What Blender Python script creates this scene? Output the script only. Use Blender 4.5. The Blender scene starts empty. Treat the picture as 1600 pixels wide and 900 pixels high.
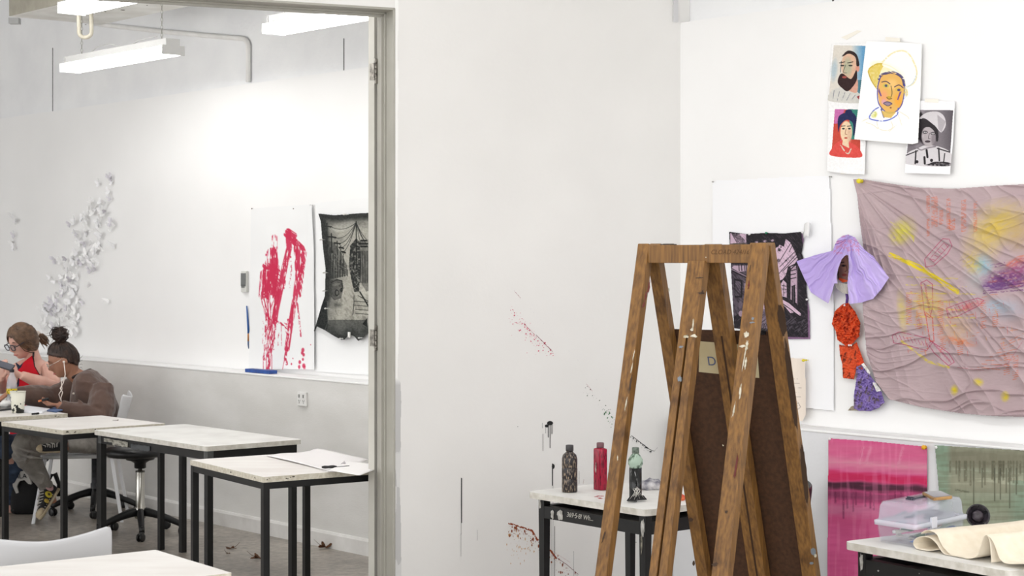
import bpy, bmesh, math, random
import numpy as np
from mathutils import Vector, Matrix

# ------------------------------------------------------------------ camera, world, exposure
FP, CXP, HYP, EYE = 2780.0, 800.0, 412.0, 1.675      # focal length in pixels (1600 wide), horizon row, eye height
scn = bpy.context.scene
COL = scn.collection
cam_d = bpy.data.cameras.new('camera'); cam = bpy.data.objects.new('camera', cam_d); COL.objects.link(cam)
cam.location = (0, 0, EYE); cam.rotation_euler = (math.pi / 2, 0, 0)
cam_d.sensor_width = 36; cam_d.lens = FP / 1600 * 36
cam_d.shift_y = (HYP - 450) / 1600
cam_d.clip_start = .1; cam_d.clip_end = 100
cam_d.dof.use_dof = True; cam_d.dof.focus_distance = 7.6; cam_d.dof.aperture_fstop = 9
scn.camera = cam
world = bpy.data.worlds.new('world'); scn.world = world; world.use_nodes = True
world.node_tree.nodes['Background'].inputs[0].default_value = (1, .995, .985, 1)
world.node_tree.nodes['Background'].inputs[1].default_value = 2.7
scn.view_settings.view_transform = 'Standard'; scn.view_settings.look = 'None'
scn.view_settings.gamma = 1; scn.view_settings.use_curve_mapping = False
scn.view_settings.exposure = -.05
LAMP_LEFT, LAMP_RIGHT = 11.5, 22.5

# ------------------------------------------------------------------ geometry of the place
# wall direction U (towards the right / nearer), N points into the long wall
U2 = Vector((.6566, -.7543)); N2 = Vector((.7543, .6566))
NLU, NLD = 6.25, 6.08       # left room: upper boarding, dado
NRU, NRD = 6.10, 5.98       # right room
C2 = Vector((.915, .4037)); M2 = Vector((-.4037, .915))   # partition direction, partition normal (away)
CW = Vector((.793, 8.38))   # corner of the partition with the right wall

def P(px, py, z): return Vector(((px - CXP) * z / FP, z, EYE - (py - HYP) * z / FP))
def onH(px, py, h):
    z = FP * (EYE - h) / (py - HYP); return P(px, py, z)
def onN(px, py, n):
    dx = (px - CXP) / FP; return P(px, py, n / (N2.x * dx + N2.y))
def onV(px, py, p0, nn):    # vertical plane through p0 (2d) with normal nn (2d)
    dx = (px - CXP) / FP; return P(px, py, (p0.x * nn.x + p0.y * nn.y) / (nn.x * dx + nn.y))
def onC(px, py, off=0): return onV(px, py, CW - M2 * off, M2)
def V3(v2, z=0): return Vector((v2.x, v2.y, z))

def lin(c):
    return tuple(((x / 255) / 12.92 if x / 255 <= .04045 else ((x / 255 + .055) / 1.055) ** 2.4) for x in c[:3])

# ------------------------------------------------------------------ materials
MATS = {}
def mat(name, c, c2=None, scale=8, rough=.6, metal=0, bump=0, bscale=None, trans=0, alpha=1, emit=0, spec=.5, detail=4, stretch=None, lo=.35, hi=.65, ior=1.45, sheen=0):
    if name in MATS: return MATS[name]
    m = bpy.data.materials.new(name); m.use_nodes = True; nt = m.node_tree; b = nt.nodes['Principled BSDF']
    b.inputs['Base Color'].default_value = (*lin(c), 1); b.inputs['Roughness'].default_value = rough
    b.inputs['Metallic'].default_value = metal; b.inputs['Transmission Weight'].default_value = trans
    b.inputs['Alpha'].default_value = alpha; b.inputs['Specular IOR Level'].default_value = spec; b.inputs['IOR'].default_value = ior
    if sheen: b.inputs['Sheen Weight'].default_value = sheen
    if emit:
        b.inputs['Emission Color'].default_value = (1, .985, .96, 1); b.inputs['Emission Strength'].default_value = emit
    tc = nt.nodes.new('ShaderNodeTexCoord'); mp = nt.nodes.new('ShaderNodeMapping')
    nt.links.new(tc.outputs['Object'], mp.inputs[0])
    if stretch: mp.inputs['Scale'].default_value = stretch
    n = nt.nodes.new('ShaderNodeTexNoise'); n.inputs['Scale'].default_value = scale; n.inputs['Detail'].default_value = detail
    nt.links.new(mp.outputs[0], n.inputs[0])
    if c2:
        r = nt.nodes.new('ShaderNodeValToRGB'); r.color_ramp.elements[0].position = lo; r.color_ramp.elements[1].position = hi
        r.color_ramp.elements[0].color = (*lin(c2), 1); r.color_ramp.elements[1].color = (*lin(c), 1)
        nt.links.new(n.outputs[0], r.inputs[0]); nt.links.new(r.outputs[0], b.inputs['Base Color'])
    if bump:
        n2 = nt.nodes.new('ShaderNodeTexNoise'); n2.inputs['Scale'].default_value = bscale or scale * 4; n2.inputs['Detail'].default_value = 3
        nt.links.new(mp.outputs[0], n2.inputs[0])
        bp = nt.nodes.new('ShaderNodeBump'); bp.inputs['Strength'].default_value = bump; bp.inputs['Distance'].default_value = .01
        nt.links.new(n2.outputs[0], bp.inputs['Height']); nt.links.new(bp.outputs[0], b.inputs['Normal'])
    MATS[name] = m; return m
def vcmat(name, rough=.8, bump=0, bscale=300, spec=.3, trans=0, translucent=0):
    if name in MATS: return MATS[name]
    m = mat(name, (255, 255, 255), rough=rough, bump=bump, bscale=bscale, spec=spec)
    nt = m.node_tree; a = nt.nodes.new('ShaderNodeAttribute'); a.attribute_name = 'Col'
    nt.links.new(a.outputs['Color'], nt.nodes['Principled BSDF'].inputs['Base Color'])
    return m

M_wall = mat('wall_paint', (236, 236, 236), (230, 230, 230), scale=1.5, rough=.55, bump=.05, bscale=60, spec=.3)
M_wallc = mat('wall_paint_partition', (228, 227, 225), (221, 220, 218), scale=1.2, rough=.6, bump=.06, bscale=50, spec=.3)
M_board = mat('board_paint', (243, 243, 243), (238, 238, 238), scale=1, rough=.5, bump=.03, bscale=40, spec=.3)
M_dado = mat('dado_paint', (222, 221, 219), (212, 211, 208), scale=2.2, rough=.6, bump=.08, bscale=50, spec=.3, stretch=(1, 1, 2.5))
M_block = mat('rendered_wall_paint', (241, 242, 243), (234, 235, 237), scale=3, rough=.7, bump=.5, bscale=14, spec=.2)
M_black = mat('black_steel', (9, 9, 10), (15, 15, 16), scale=20, rough=.45, spec=.5)
M_blackp = mat('black_plastic', (17, 18, 20), rough=.45)
M_greyst = mat('worn_black_steel', (24, 25, 27), (66, 70, 74), scale=7, rough=.35, lo=.56, hi=.72, stretch=(1, 1, 3))
M_chrome = mat('brushed_chrome', (196, 194, 188), rough=.22, metal=1)
M_whitep = mat('white_plastic', (226, 227, 230), rough=.4)
M_lampb = mat('lamp_housing', (205, 205, 204), rough=.5)

# ------------------------------------------------------------------ mesh building
def wloc(o):
    v = Vector((0, 0, 0))
    while o is not None: v += o.location; o = o.parent
    return v
class MB:
    def __init__(s): s.v = []; s.f = []; s.m = []; s.sm = []
    def add(s, vs, fs, mi=0, sm=False):
        b = len(s.v); s.v += [Vector(v) for v in vs]; s.f += [[b + i for i in f] for f in fs]
        s.m += [mi] * len(fs); s.sm += [sm] * len(fs); return s
    def hexa(s, q, mi=0):   # 8 points: bottom 4, top 4
        return s.add(q, [(3, 2, 1, 0), (4, 5, 6, 7), (0, 1, 5, 4), (1, 2, 6, 5), (2, 3, 7, 6), (3, 0, 4, 7)], mi)
    def box(s, c, ax, ay, az, mi=0):   # centre and half-axis vectors
        c = Vector(c); q = [c - ax - ay - az, c + ax - ay - az, c + ax + ay - az, c - ax + ay - az,
                            c - ax - ay + az, c + ax - ay + az, c + ax + ay + az, c - ax + ay + az]
        return s.hexa(q, mi)
    def beam(s, a, b, w, d, mi=0):     # prism from a to b, half section vectors w, d
        a = Vector(a); b = Vector(b)
        return s.hexa([a - w - d, a + w - d, a + w + d, a - w + d, b - w - d, b + w - d, b + w + d, b - w + d], mi)
    def prism(s, pts, z0, z1, mi=0):   # pts list of 2d/3d
        n = len(pts); vs = [(p[0], p[1], z0) for p in pts] + [(p[0], p[1], z1) for p in pts]
        fs = [list(range(n))[::-1], list(range(n, 2 * n))] + [(i, (i + 1) % n, n + (i + 1) % n, n + i) for i in range(n)]
        return s.add(vs, fs, mi)
    def extr(s, pts, d, mi=0, sm=False):  # closed polygon of 3d points extruded by d
        n = len(pts); vs = [Vector(p) for p in pts]; vs += [v + d for v in vs]
        s.add(vs, [list(range(n))[::-1], list(range(n, 2 * n))], mi)
        return s.add(vs, [(i, (i + 1) % n, n + (i + 1) % n, n + i) for i in range(n)], mi, sm)
    def rings(s, rs, mi=0, caps=True, sm=True):
        n = len(rs[0]); vs = [v for r in rs for v in r]
        fs = [(k * n + i, k * n + (i + 1) % n, (k + 1) * n + (i + 1) % n, (k + 1) * n + i) for k in range(len(rs) - 1) for i in range(n)]
        if caps: fs += [list(range(n))[::-1], list(range((len(rs) - 1) * n, len(rs) * n))]
        return s.add(vs, fs, mi, sm)
    def tube(s, pts, r, n=10, mi=0, flat=1.0, caps=True):
        pts = [Vector(p) for p in pts]; rr = r if isinstance(r, (list, tuple)) else [r] * len(pts)
        rs = []; up = None
        for i, p in enumerate(pts):
            t = (pts[min(i + 1, len(pts) - 1)] - pts[max(i - 1, 0)]).normalized()
            if up is None: up = Vector((0, 0, 1)) if abs(t.z) < .9 else Vector((1, 0, 0))
            a = t.cross(up); a = a.normalized() if a.length > 1e-6 else t.orthogonal().normalized()
            b = a.cross(t).normalized(); up = b
            rs.append([p + (a * math.cos(2 * math.pi * k / n) + b * flat * math.sin(2 * math.pi * k / n)) * rr[i] for k in range(n)])
        return s.rings(rs, mi, caps)
    def lathe(s, c, prof, n=24, mi=0, axis=None, caps=True):  # prof: (r,h) about axis
        c = Vector(c); ax = (axis or Vector((0, 0, 1))).normalized(); a = ax.orthogonal().normalized(); b = ax.cross(a)
        return s.rings([[c + ax * h + (a * math.cos(2 * math.pi * k / n) + b * math.sin(2 * math.pi * k / n)) * max(r, 1e-4) for k in range(n)] for r, h in prof], mi, caps)
    def ball(s, c, r, n=12, mi=0, M=None):
        c = Vector(c); rx = Vector((r, r, r)) if not hasattr(r, '__len__') else Vector(r); rs = []
        for i in range(1, n):
            th = math.pi * i / n; ring = []
            for k in range(n * 2):
                ph = math.pi * k / n; v = Vector((rx.x * math.sin(th) * math.cos(ph), rx.y * math.sin(th) * math.sin(ph), -rx.z * math.cos(th)))
                ring.append(c + (M @ v if M else v))
            rs.append(ring)
        return s.rings(rs, mi)
    def sheet(s, rows, mi=0, sm=True):
        m = len(rows[0]); vs = [v for r in rows for v in r]
        return s.add(vs, [(j * m + i, j * m + i + 1, (j + 1) * m + i + 1, (j + 1) * m + i) for j in range(len(rows) - 1) for i in range(m - 1)], mi, sm)
    def build(s, name, mats, parent=None, bevel=0, subsurf=0, solid=0, remesh=0):
        if not isinstance(mats, (list, tuple)): mats = [mats]
        if parent is not None: o0 = wloc(parent)
        else:
            xs = [v.x for v in s.v]; ys = [v.y for v in s.v]
            o0 = Vector(((min(xs) + max(xs)) / 2, (min(ys) + max(ys)) / 2, min(v.z for v in s.v)))
        me = bpy.data.meshes.new(name); me.from_pydata([v - o0 for v in s.v], [], s.f)
        for m in mats: me.materials.append(m)
        me.polygons.foreach_set('material_index', s.m); me.polygons.foreach_set('use_smooth', s.sm)
        bm = bmesh.new(); bm.from_mesh(me)
        if not solid: bmesh.ops.recalc_face_normals(bm, faces=bm.faces)
        bm.to_mesh(me); bm.free(); me.update()
        o = bpy.data.objects.new(name, me); COL.objects.link(o)
        if parent is not None: o.parent = parent
        else: o.location = o0
        if bevel:
            b = o.modifiers.new('bevel', 'BEVEL'); b.width = bevel; b.segments = 2; b.limit_method = 'ANGLE'
        if solid:
            b = o.modifiers.new('solid', 'SOLIDIFY'); b.thickness = solid; b.offset = 0
        if remesh:
            b = o.modifiers.new('remesh', 'REMESH'); b.mode = 'VOXEL'; b.voxel_size = remesh; b.use_smooth_shade = True
            b = o.modifiers.new('smooth', 'SMOOTH'); b.factor = .5; b.iterations = 4
        if subsurf:
            b = o.modifiers.new('sub', 'SUBSURF'); b.levels = subsurf; b.render_levels = subsurf
        return o
def thing(name, label, cat, loc, group=None):
    o = bpy.data.objects.new(name, None); COL.objects.link(o); o.location = loc; o.empty_display_size = .1
    return tag(o, label, cat, group)
def tag(o, label, cat, group=None):
    o['label'] = label; o['category'] = cat
    if group: o['group'] = group
    return o
def struct(o, label=None):
    o['kind'] = 'structure'
    if label: o['label'] = label
    return o
def copy_tree(o, parent=None):
    c = o.copy(); COL.objects.link(c)
    if parent is not None: c.parent = parent
    for ch in list(o.children): copy_tree(ch, c)
    return c
X3, Y3, Z3 = Vector((1, 0, 0)), Vector((0, 1, 0)), Vector((0, 0, 1))
U3, N3, C3, M3 = V3(U2), V3(N2), V3(C2), V3(M2)

def text_part(name, body, p, size, right, up, m, parent, ext=.0004, shear=0):
    cu = bpy.data.curves.new(name, 'FONT'); cu.body = body; cu.size = size; cu.extrude = ext; cu.shear = shear
    cu.align_x = 'CENTER'; cu.align_y = 'CENTER'
    to = bpy.data.objects.new(name + '_src', cu); COL.objects.link(to)
    dg = bpy.context.evaluated_depsgraph_get(); me = bpy.data.meshes.new_from_object(to.evaluated_get(dg))
    bpy.data.objects.remove(to)
    r = right.normalized(); u = (up - r * up.dot(r)).normalized(); w = r.cross(u)
    o0 = wloc(parent)
    for v in me.vertices:
        c = Vector(v.co); v.co = Vector(p) - o0 + r * c.x + u * c.y + w * c.z
    me.materials.clear(); me.materials.append(m); me.update()
    o = bpy.data.objects.new(name, me); COL.objects.link(o); o.parent = parent; return o

# ------------------------------------------------------------------ painted sheets: colours and relief per vertex
def vnoise(X, Y, sx, sy, seed, ang=0, oct=2):
    rng = np.random.RandomState(seed); T = rng.rand(256, 256); out = 0; amp = 1; tot = 0
    c, s_ = math.cos(ang), math.sin(ang); A = (X * c + Y * s_) / sx; B = (-X * s_ + Y * c) / sy
    for k in range(oct):
        a = A * 2 ** k + 13.7 * k; b = B * 2 ** k + 7.1 * k; ia = np.floor(a).astype(int); ib = np.floor(b).astype(int)
        fa = a - ia; fb = b - ib; fa = fa * fa * (3 - 2 * fa); fb = fb * fb * (3 - 2 * fb)
        g = lambda i, j: T[(ia + i) % 256, (ib + j) % 256]
        out = out + amp * ((g(0, 0) * (1 - fa) + g(1, 0) * fa) * (1 - fb) + (g(0, 1) * (1 - fa) + g(1, 1) * fa) * fb); tot += amp; amp *= .5
    return out / tot
def smoothp(pts, k=6, closed=False):
    out = []; n = len(pts)
    for i in range(n if closed else n - 1):
        if closed: p0, p1, p2, p3 = pts[i - 1], pts[i], pts[(i + 1) % n], pts[(i + 2) % n]
        else: p0, p1, p2, p3 = pts[max(i - 1, 0)], pts[i], pts[i + 1], pts[min(i + 2, n - 1)]
        for j in range(k):
            t = j / k; out.append(tuple(.5 * ((2 * p1[a]) + (-p0[a] + p2[a]) * t + (2 * p0[a] - 5 * p1[a] + 4 * p2[a] - p3[a]) * t * t + (-p0[a] + 3 * p1[a] - 3 * p2[a] + p3[a]) * t ** 3) for a in (0, 1)))
    return out if closed else out + [pts[-1]]
class Cv:
    def __init__(s, x0, y0, x1, y1, res, xf=(0, 0, 1), bg=(255, 255, 255), a=1.0):
        nx = int((x1 - x0) * res) + 1; ny = int((y1 - y0) * res) + 1
        s.X, s.Y = np.meshgrid(np.linspace(x0, x1, nx), np.linspace(y0, y1, ny)); s.xf = xf; s.res = res
        s.c = np.ones((ny, nx, 3)) * np.array(bg, float); s.a = np.ones((ny, nx)) * a; s.h = np.zeros((ny, nx)); s.seed = 1; s.smooth = False
    def T(s, pts): ox, oy, sc = s.xf; return [(ox + x / sc, oy + y / sc) for x, y in pts]
    def noise(s, sx, sy=None, ang=0, oct=2):
        s.seed += 1; return vnoise(s.X, s.Y, sx, sy or sx, s.seed, ang, oct)
    def inpoly(s, pts):
        pts = s.T(pts); r = np.zeros(s.X.shape, bool); j = len(pts) - 1
        for i in range(len(pts)):
            xi, yi = pts[i]; xj, yj = pts[j]
            if yi != yj: r ^= ((yi > s.Y) != (yj > s.Y)) & (s.X < (xj - xi) * (s.Y - yi) / (yj - yi) + xi)
            j = i
        return r
    def mix(s, k, col, alpha_only=False):
        k = np.clip(k, 0, 1); s.c = s.c * (1 - k[..., None]) + np.array(col, float) * k[..., None]
    def poly(s, pts, col, al=1.0, tex=None):
        if s.smooth and len(pts) >= 5: pts = smoothp(pts, 5, True)
        k = s.inpoly(pts) * al
        if tex is not None: k = k * tex
        s.mix(k, col); return s
    def dist(s, pts):
        pts = s.T(pts); d = np.full(s.X.shape, 1e9)
        for (ax, ay), (bx, by) in zip(pts[:-1], pts[1:]):
            vx, vy = bx - ax, by - ay; L = vx * vx + vy * vy + 1e-9
            t = np.clip(((s.X - ax) * vx + (s.Y - ay) * vy) / L, 0, 1)
            d = np.minimum(d, np.hypot(s.X - ax - t * vx, s.Y - ay - t * vy))
        return d
    def line(s, pts, w, col, al=1.0, dry=0, soft=.5, opaque=False):   # w in photo pixels
        if s.smooth and len(pts) >= 3: pts = smoothp(pts, 4)
        d = s.dist(pts); k = np.clip((w / 2 - d) / soft + .5, 0, 1) * al
        if dry:
            a, b = pts[0], pts[-1]; ang = math.atan2(b[1] - a[1], b[0] - a[0])
            k = k * np.clip((s.noise(max(w * 1.2, 3), 1.1, ang) - dry) * 8, 0, 1)
        s.mix(k, col)
        if opaque: s.a = np.maximum(s.a, k > .45)
        return s
    def ell(s, x, y, rx, ry, col, al=1.0, ang=0, soft=.15, opaque=False, tex=None):
        (cx, cy), sc = s.T([(x, y)])[0], s.xf[2]; rx /= sc; ry /= sc; c, q = math.cos(ang), math.sin(ang)
        A = (s.X - cx) * c + (s.Y - cy) * q; B = -(s.X - cx) * q + (s.Y - cy) * c
        k = np.clip((1 - np.hypot(A / rx, B / ry)) / soft, 0, 1) * al
        if tex is not None: k = k * tex
        s.mix(k, col)
        if opaque: s.a = np.maximum(s.a, k > .4)
        return k
    def grain(s, amt, sx=3, sy=None, ang=0):
        s.c = s.c + ((s.noise(sx, sy, ang) - .5) * 2 * amt)[..., None]; return s
    def build(s, name, m, proj, off=.001, parent=None, solid=0):   # proj(dx array, off array) -> depth along the ray
        ny, nx = s.X.shape; dx = (s.X - CXP) / FP; z = proj(dx, off + s.h)
        vx = dx * z; vz = EYE - (s.Y - HYP) * z / FP
        keep = s.a > .5; fm = keep[:-1, :-1] & keep[1:, :-1] & keep[:-1, 1:] & keep[1:, 1:]
        idx = np.arange(ny * nx).reshape(ny, nx); q = np.stack([idx[:-1, :-1], idx[1:, :-1], idx[1:, 1:], idx[:-1, 1:]], -1)[fm]
        used = np.unique(q); remap = np.zeros(ny * nx, int); remap[used] = np.arange(len(used)); q = remap[q]
        co = np.stack([vx.ravel(), z.ravel(), vz.ravel()], -1)[used]
        o0 = np.array(wloc(parent)) if parent is not None else np.array([co[:, 0].mean(), co[:, 1].mean(), co[:, 2].min()])
        me = bpy.data.meshes.new(name); me.vertices.add(len(co)); me.vertices.foreach_set('co', (co - o0).ravel())
        me.loops.add(q.size); me.loops.foreach_set('vertex_index', q.ravel().astype(np.int32))
        me.polygons.add(len(q)); me.polygons.foreach_set('loop_start', (np.arange(len(q)) * 4).astype(np.int32))
        me.polygons.foreach_set('use_smooth', np.ones(len(q), bool))
        me.update(calc_edges=True)
        cc = np.clip(s.c.reshape(-1, 3)[used] / 255, 0, 1); cc = np.where(cc <= .04045, cc / 12.92, ((cc + .055) / 1.055) ** 2.4)
        at = me.color_attributes.new('Col', 'FLOAT_COLOR', 'POINT'); at.data.foreach_set('color', np.concatenate([cc, np.ones((len(cc), 1))], 1).ravel())
        me.materials.append(m); o = bpy.data.objects.new(name, me); COL.objects.link(o)
        if parent is not None: o.parent = parent
        else: o.location = o0
        if solid:
            b = o.modifiers.new('solid', 'SOLIDIFY'); b.thickness = solid; b.offset = -1
        return o
def pN(n): return lambda dx, off: (n - off) / (N2.x * dx + N2.y)
def pV(p0, nn):
    k = p0.x * nn.x + p0.y * nn.y; return lambda dx, off: (k - off) / (nn.x * dx + nn.y)
pC = pV(CW, M2)
M_paper = vcmat('drawn_paper', rough=.75, bump=.04, bscale=40)
M_cloth = vcmat('painted_cloth', rough=.9, bump=.25, bscale=500)
M_paint = vcmat('dried_paint', rough=.5)
# ------------------------------------------------------------------ room shell
fm = mat('concrete_floor', (172, 165, 156), (128, 121, 113), scale=2.4, rough=.34, bump=.1, bscale=90, detail=8, lo=.3, hi=.7)
nt = fm.node_tree
n3 = nt.nodes.new('ShaderNodeTexNoise'); n3.inputs['Scale'].default_value = 28; n3.inputs['Detail'].default_value = 8
mx = nt.nodes.new('ShaderNodeMix'); mx.data_type = 'RGBA'; mx.blend_type = 'OVERLAY'; mx.inputs[0].default_value = .8
ramp = [n for n in nt.nodes if n.type == 'VALTORGB'][0]
nt.links.new([n for n in nt.nodes if n.type == 'MAPPING'][0].outputs[0], n3.inputs[0])
nt.links.new(ramp.outputs[0], mx.inputs[6]); nt.links.new(n3.outputs[0], mx.inputs[7]); nt.links.new(mx.outputs[2], nt.nodes['Principled BSDF'].inputs['Base Color'])
def quadfloor(z0, z1): return [N2 * -3 + U2 * -16, N2 * 6.6 + U2 * -16, N2 * 6.6 + U2 * 3, N2 * -3 + U2 * 3]
struct(MB().prism(quadfloor(0, 0), -.12, 0).build('floor', fm))
struct(MB().prism(quadfloor(0, 0), 3.9, 4.0).build('ceiling', mat('ceiling_paint', (235, 235, 235), (228, 228, 228), scale=2, rough=.8)))

def ubar(mb, u0, u1, n0, n1, z0, z1, mi=0):
    q = [U2 * u0 + N2 * n0, U2 * u1 + N2 * n0, U2 * u1 + N2 * n1, U2 * u0 + N2 * n1]
    return mb.prism(q, z0, z1, mi)
def uof(p): return p.x * U2.x + p.y * U2.y
UC = uof(CW)                       # where the partition meets the wall
LEDL, TOPL, LEDR, TOPR = .99, 2.835, .965, 2.81
UL0 = -16
# left room long wall: block wall above, boarding, dado
mb = MB(); ubar(mb, UL0, UC - .04, NLU + .05, NLU + .35, 0, 3.9)
wl = struct(mb.build('wall_left', M_block))
mb = MB(); ubar(mb, UL0, UC - .04, NLU, NLU + .05, LEDL, TOPL)
b1 = mb.build('wall_board', M_board, wl)
mb = MB(); ubar(mb, UL0, UC - .10, NLD, NLU + .05, 0, LEDL - .012)
mb.build('dado', M_dado, wl)
mb = MB(); ubar(mb, UL0, UC - .10, NLD - .004, NLU, LEDL - .012, LEDL)
struct(mb.build('trim_1', M_board, bevel=.004), 'white painted ledge capping the dado of the long wall')
mb = MB()
pr = [(0, 0), (0, .085), (.006, .094), (.012, .098), (.018, .098)]
a = [U2 * UL0 + N2 * (NLD - .018)]; 
q0 = [V3(U2 * UL0 + N2 * (NLD - .018 + d), z) for d, z in [(0, 0), (0, .082), (.008, .094), (.018, .097), (.018, 0)]]
mb.extr(q0, U3 * (UC - .12 - UL0))
struct(mb.build('baseboard_left', mat('skirting_paint', (226, 225, 223), (205, 203, 200), scale=5, rough=.5, bump=.1)))
# vertical panel joints of the block wall
sm_ = mat('joint_grey', (95, 95, 95), rough=.9)  # plain dark grey for the joint lines
for k, (x, y0, y1) in enumerate([(82.5, 75, 178), (537.5, 60, 111)]):
    a, b = onN(x, y0, NLU + .05), onN(x, y1, NLU + .05)
    MB().box((a + b) / 2 - N3 * .001, U3 * .003, N3 * .0015, Z3 * ((a.z - b.z) / 2)).build('joint', sm_, wl)
# right room long wall
UR1 = 3
mb = MB(); ubar(mb, UC - .02, UR1, NRU + .05, NRU + .35, 0, 3.9)
wr = struct(mb.build('wall_right', M_block))
mb = MB(); ubar(mb, UC - .005, UR1, NRU, NRU + .05, LEDR, TOPR)
mb.build('wall_board', M_board, wr)
_e = onN(1052, 700, NRD); UD = uof(_e)
mb = MB(); ubar(mb, UD, UR1, NRD, NRU + .05, 0, LEDR - .012)
mb.build('dado', mat('dado_paint_right', (226, 227, 230), (217, 218, 221), scale=2, rough=.6, bump=.08, bscale=50, spec=.3), wr)
mb = MB(); ubar(mb, UD, UR1, NRD - .004, NRU, LEDR - .012, LEDR)
struct(mb.build('trim_2', M_board, bevel=.004), 'white painted ledge capping the dado of the right wall')
a = onN(1302, 6, NRU + .05)
MB().box(V3(Vector((a.x, a.y)), 3.2) , U3 * .004, N3 * .004, Z3 * (3.2 - a.z)).build('joint', sm_, wr)
# partition
OPN0, OPN1, HEAD = 1.428, 3.6, 2.796     # distances along the partition from its corner, opening height
TH = .20
def cpt(t, off=0): return CW - C2 * t + M2 * off
def cbar(mb, t0, t1, o0, o1, z0, z1, mi=0): return mb.prism([cpt(t0, o0), cpt(t0, o1), cpt(t1, o1), cpt(t1, o0)], z0, z1, mi)
mb = MB(); cbar(mb, -.05, OPN0, 0, TH, 0, 3.9); cbar(mb, OPN0, OPN1, 0, TH, HEAD, 3.9); cbar(mb, OPN1, 7, 0, TH, 0, 3.9)
wc = struct(mb.build('wall_center', M_wallc))
# corner strip above the boarding
a = onN(1071, 20, NRU)
MB().beam(V3(cpt(.03, -.006), TOPR), V3(cpt(.03, -.006), 3.9), C3 * .012, M3 * .006).build('corner_strip', mat('strip_paint', (205, 205, 207), rough=.6), wc)
# door frame and open leaf
M_frame = mat('greige_door_frame_paint', (166, 164, 155), (158, 156, 147), scale=6, rough=.4, bump=.03)
M_leaf = mat('pale_door_paint', (196, 194, 186), (188, 186, 178), scale=6, rough=.45)
dr = thing('door_1', 'wide doorway through the partition with a greige steel frame', 'door', V3(cpt(OPN0, TH / 2))); dr['kind'] = 'structure'
mb = MB(); e = .012
for (o0, o1, w) in [(-.004, .085, .022), (.085, .10, .030), (.10, .118, .040), (.118, .135, .030), (.135, TH + .006, .022)]:
    cbar(mb, OPN0 - .001, OPN0 + w - .012, o0, o1, 0, HEAD)
    cbar(mb, OPN0, OPN1, o0, o1, HEAD - w + .012, HEAD + .001)
    cbar(mb, OPN1 - w + .012, OPN1, o0, o1, 0, HEAD)
fr = mb.build('door_frame', M_frame, dr, bevel=.002)
# white paint band and grey streak beside the frame
pl = Cv(612, 0, 634, 905, 1.6, a=0)
ed = 622 + 4 * (vnoise(pl.X, pl.Y, 400, 45, 3) - .4) + np.where(pl.Y > 590, 4, 0) * np.clip((pl.Y - 590) / 8, 0, 1)
zone = (pl.X > 616.5) & (pl.X < ed)
pl.a = zone * 1.0
gy = np.clip((pl.Y - 590) / 12, 0, 1) * .85
pl.c[:] = (238, 238, 236); pl.mix(gy, (178, 178, 178)); pl.mix(np.clip((pl.Y - 700) / 10, 0, 1) * (vnoise(pl.X, pl.Y, 9, 60, 9) > .55) * .8, (215, 215, 214))
pl.build('paint_edge', M_paint, pC, .0012, wc)
# leaf, folded back behind the partition
hp = P(585, 412, 8.02); hp2 = Vector((hp.x, hp.y)); ed_ = Vector((-.72, .69)); ld = Vector((.69, .72))
lw = .95
lq = [hp2, hp2 + ed_ * .042, hp2 + ed_ * .042 + ld * lw, hp2 + ld * lw]
leaf = MB().prism(lq, .01, 2.803).build('door_leaf', M_leaf, dr, bevel=.002)
for (y0, y1) in [(92, 132), (508, 548)]:
    zt, zb = P(588, y0, 8.0).z, P(588, y1, 8.0).z
    kp = P(587.5, (y0 + y1) / 2, 7.985); 
    mb = MB(); L = zt - zb
    for j in range(5): mb.lathe((kp.x, kp.y, zb + L * (j / 5 + .01)), [(.0065, 0), (.0072, .002), (.0072, L / 5 - .004), (.0065, L / 5 - .002)], 12)
    mb.box(kp + V3(Vector((-.018, .005))), V3(ed_) * .014, V3(ld) * .0015, Z3 * (L * .33))
    mb.box(kp + C3 * .016 + M3 * .0, C3 * .014, M3 * .0015, Z3 * (L * .45))
    h = mb.build('hinge', mat('hinge_steel', (150, 146, 138), (84, 80, 74), scale=60, rough=.35, metal=.6), dr)
    mb = MB()
    for dz in (-.3, 0, .3): mb.ball(kp + C3 * .018 - M3 * .003 + Z3 * L * dz, .003, 6); mb.ball(kp + V3(ed_) * .016 - V3(ld) * .005 + Z3 * L * dz, .003, 6)
    mb.build('screw', mat('dark_screw', (50, 46, 42), rough=.4, metal=.7), h)

# side walls that close the rooms out of view
struct(MB().prism([N2 * -3 + U2 * -16, N2 * 6.6 + U2 * -16, N2 * 6.6 + U2 * -16.2, N2 * -3 + U2 * -16.2], 0, 3.9).build('wall_far', M_wall))

# ceiling bulkhead in the left room
hb = 3.3
A, B = onH(16, 26, hb), onH(158, 38.5, hb)
d1 = U3 * 6
bk = MB(); q = [A, B, B + d1, A + d1]
bk.prism([(v.x, v.y) for v in q], hb, 3.898, 0)
bb = bk.build('trim_3', [mat('bulkhead_paint', (226, 226, 222), (208, 206, 200), scale=5, rough=.6)], None); struct(bb, 'boxed-in beam below the ceiling of the left room')
fa = (B - A).normalized()
MB().box((A + A + d1) / 2 - fa * .004 + Z3 * .3, U3 * 3, fa * .004, Z3 * .297).build('face_board', mat('beam_face', (160, 156, 143), (146, 142, 130), scale=12, rough=.7), bb)
MB().box(P(23, 33, 12.3), X3 * .035, Y3 * .03, Z3 * .02).build('bracket', mat('grey_bracket', (185, 186, 186), rough=.6), bb)
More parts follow.
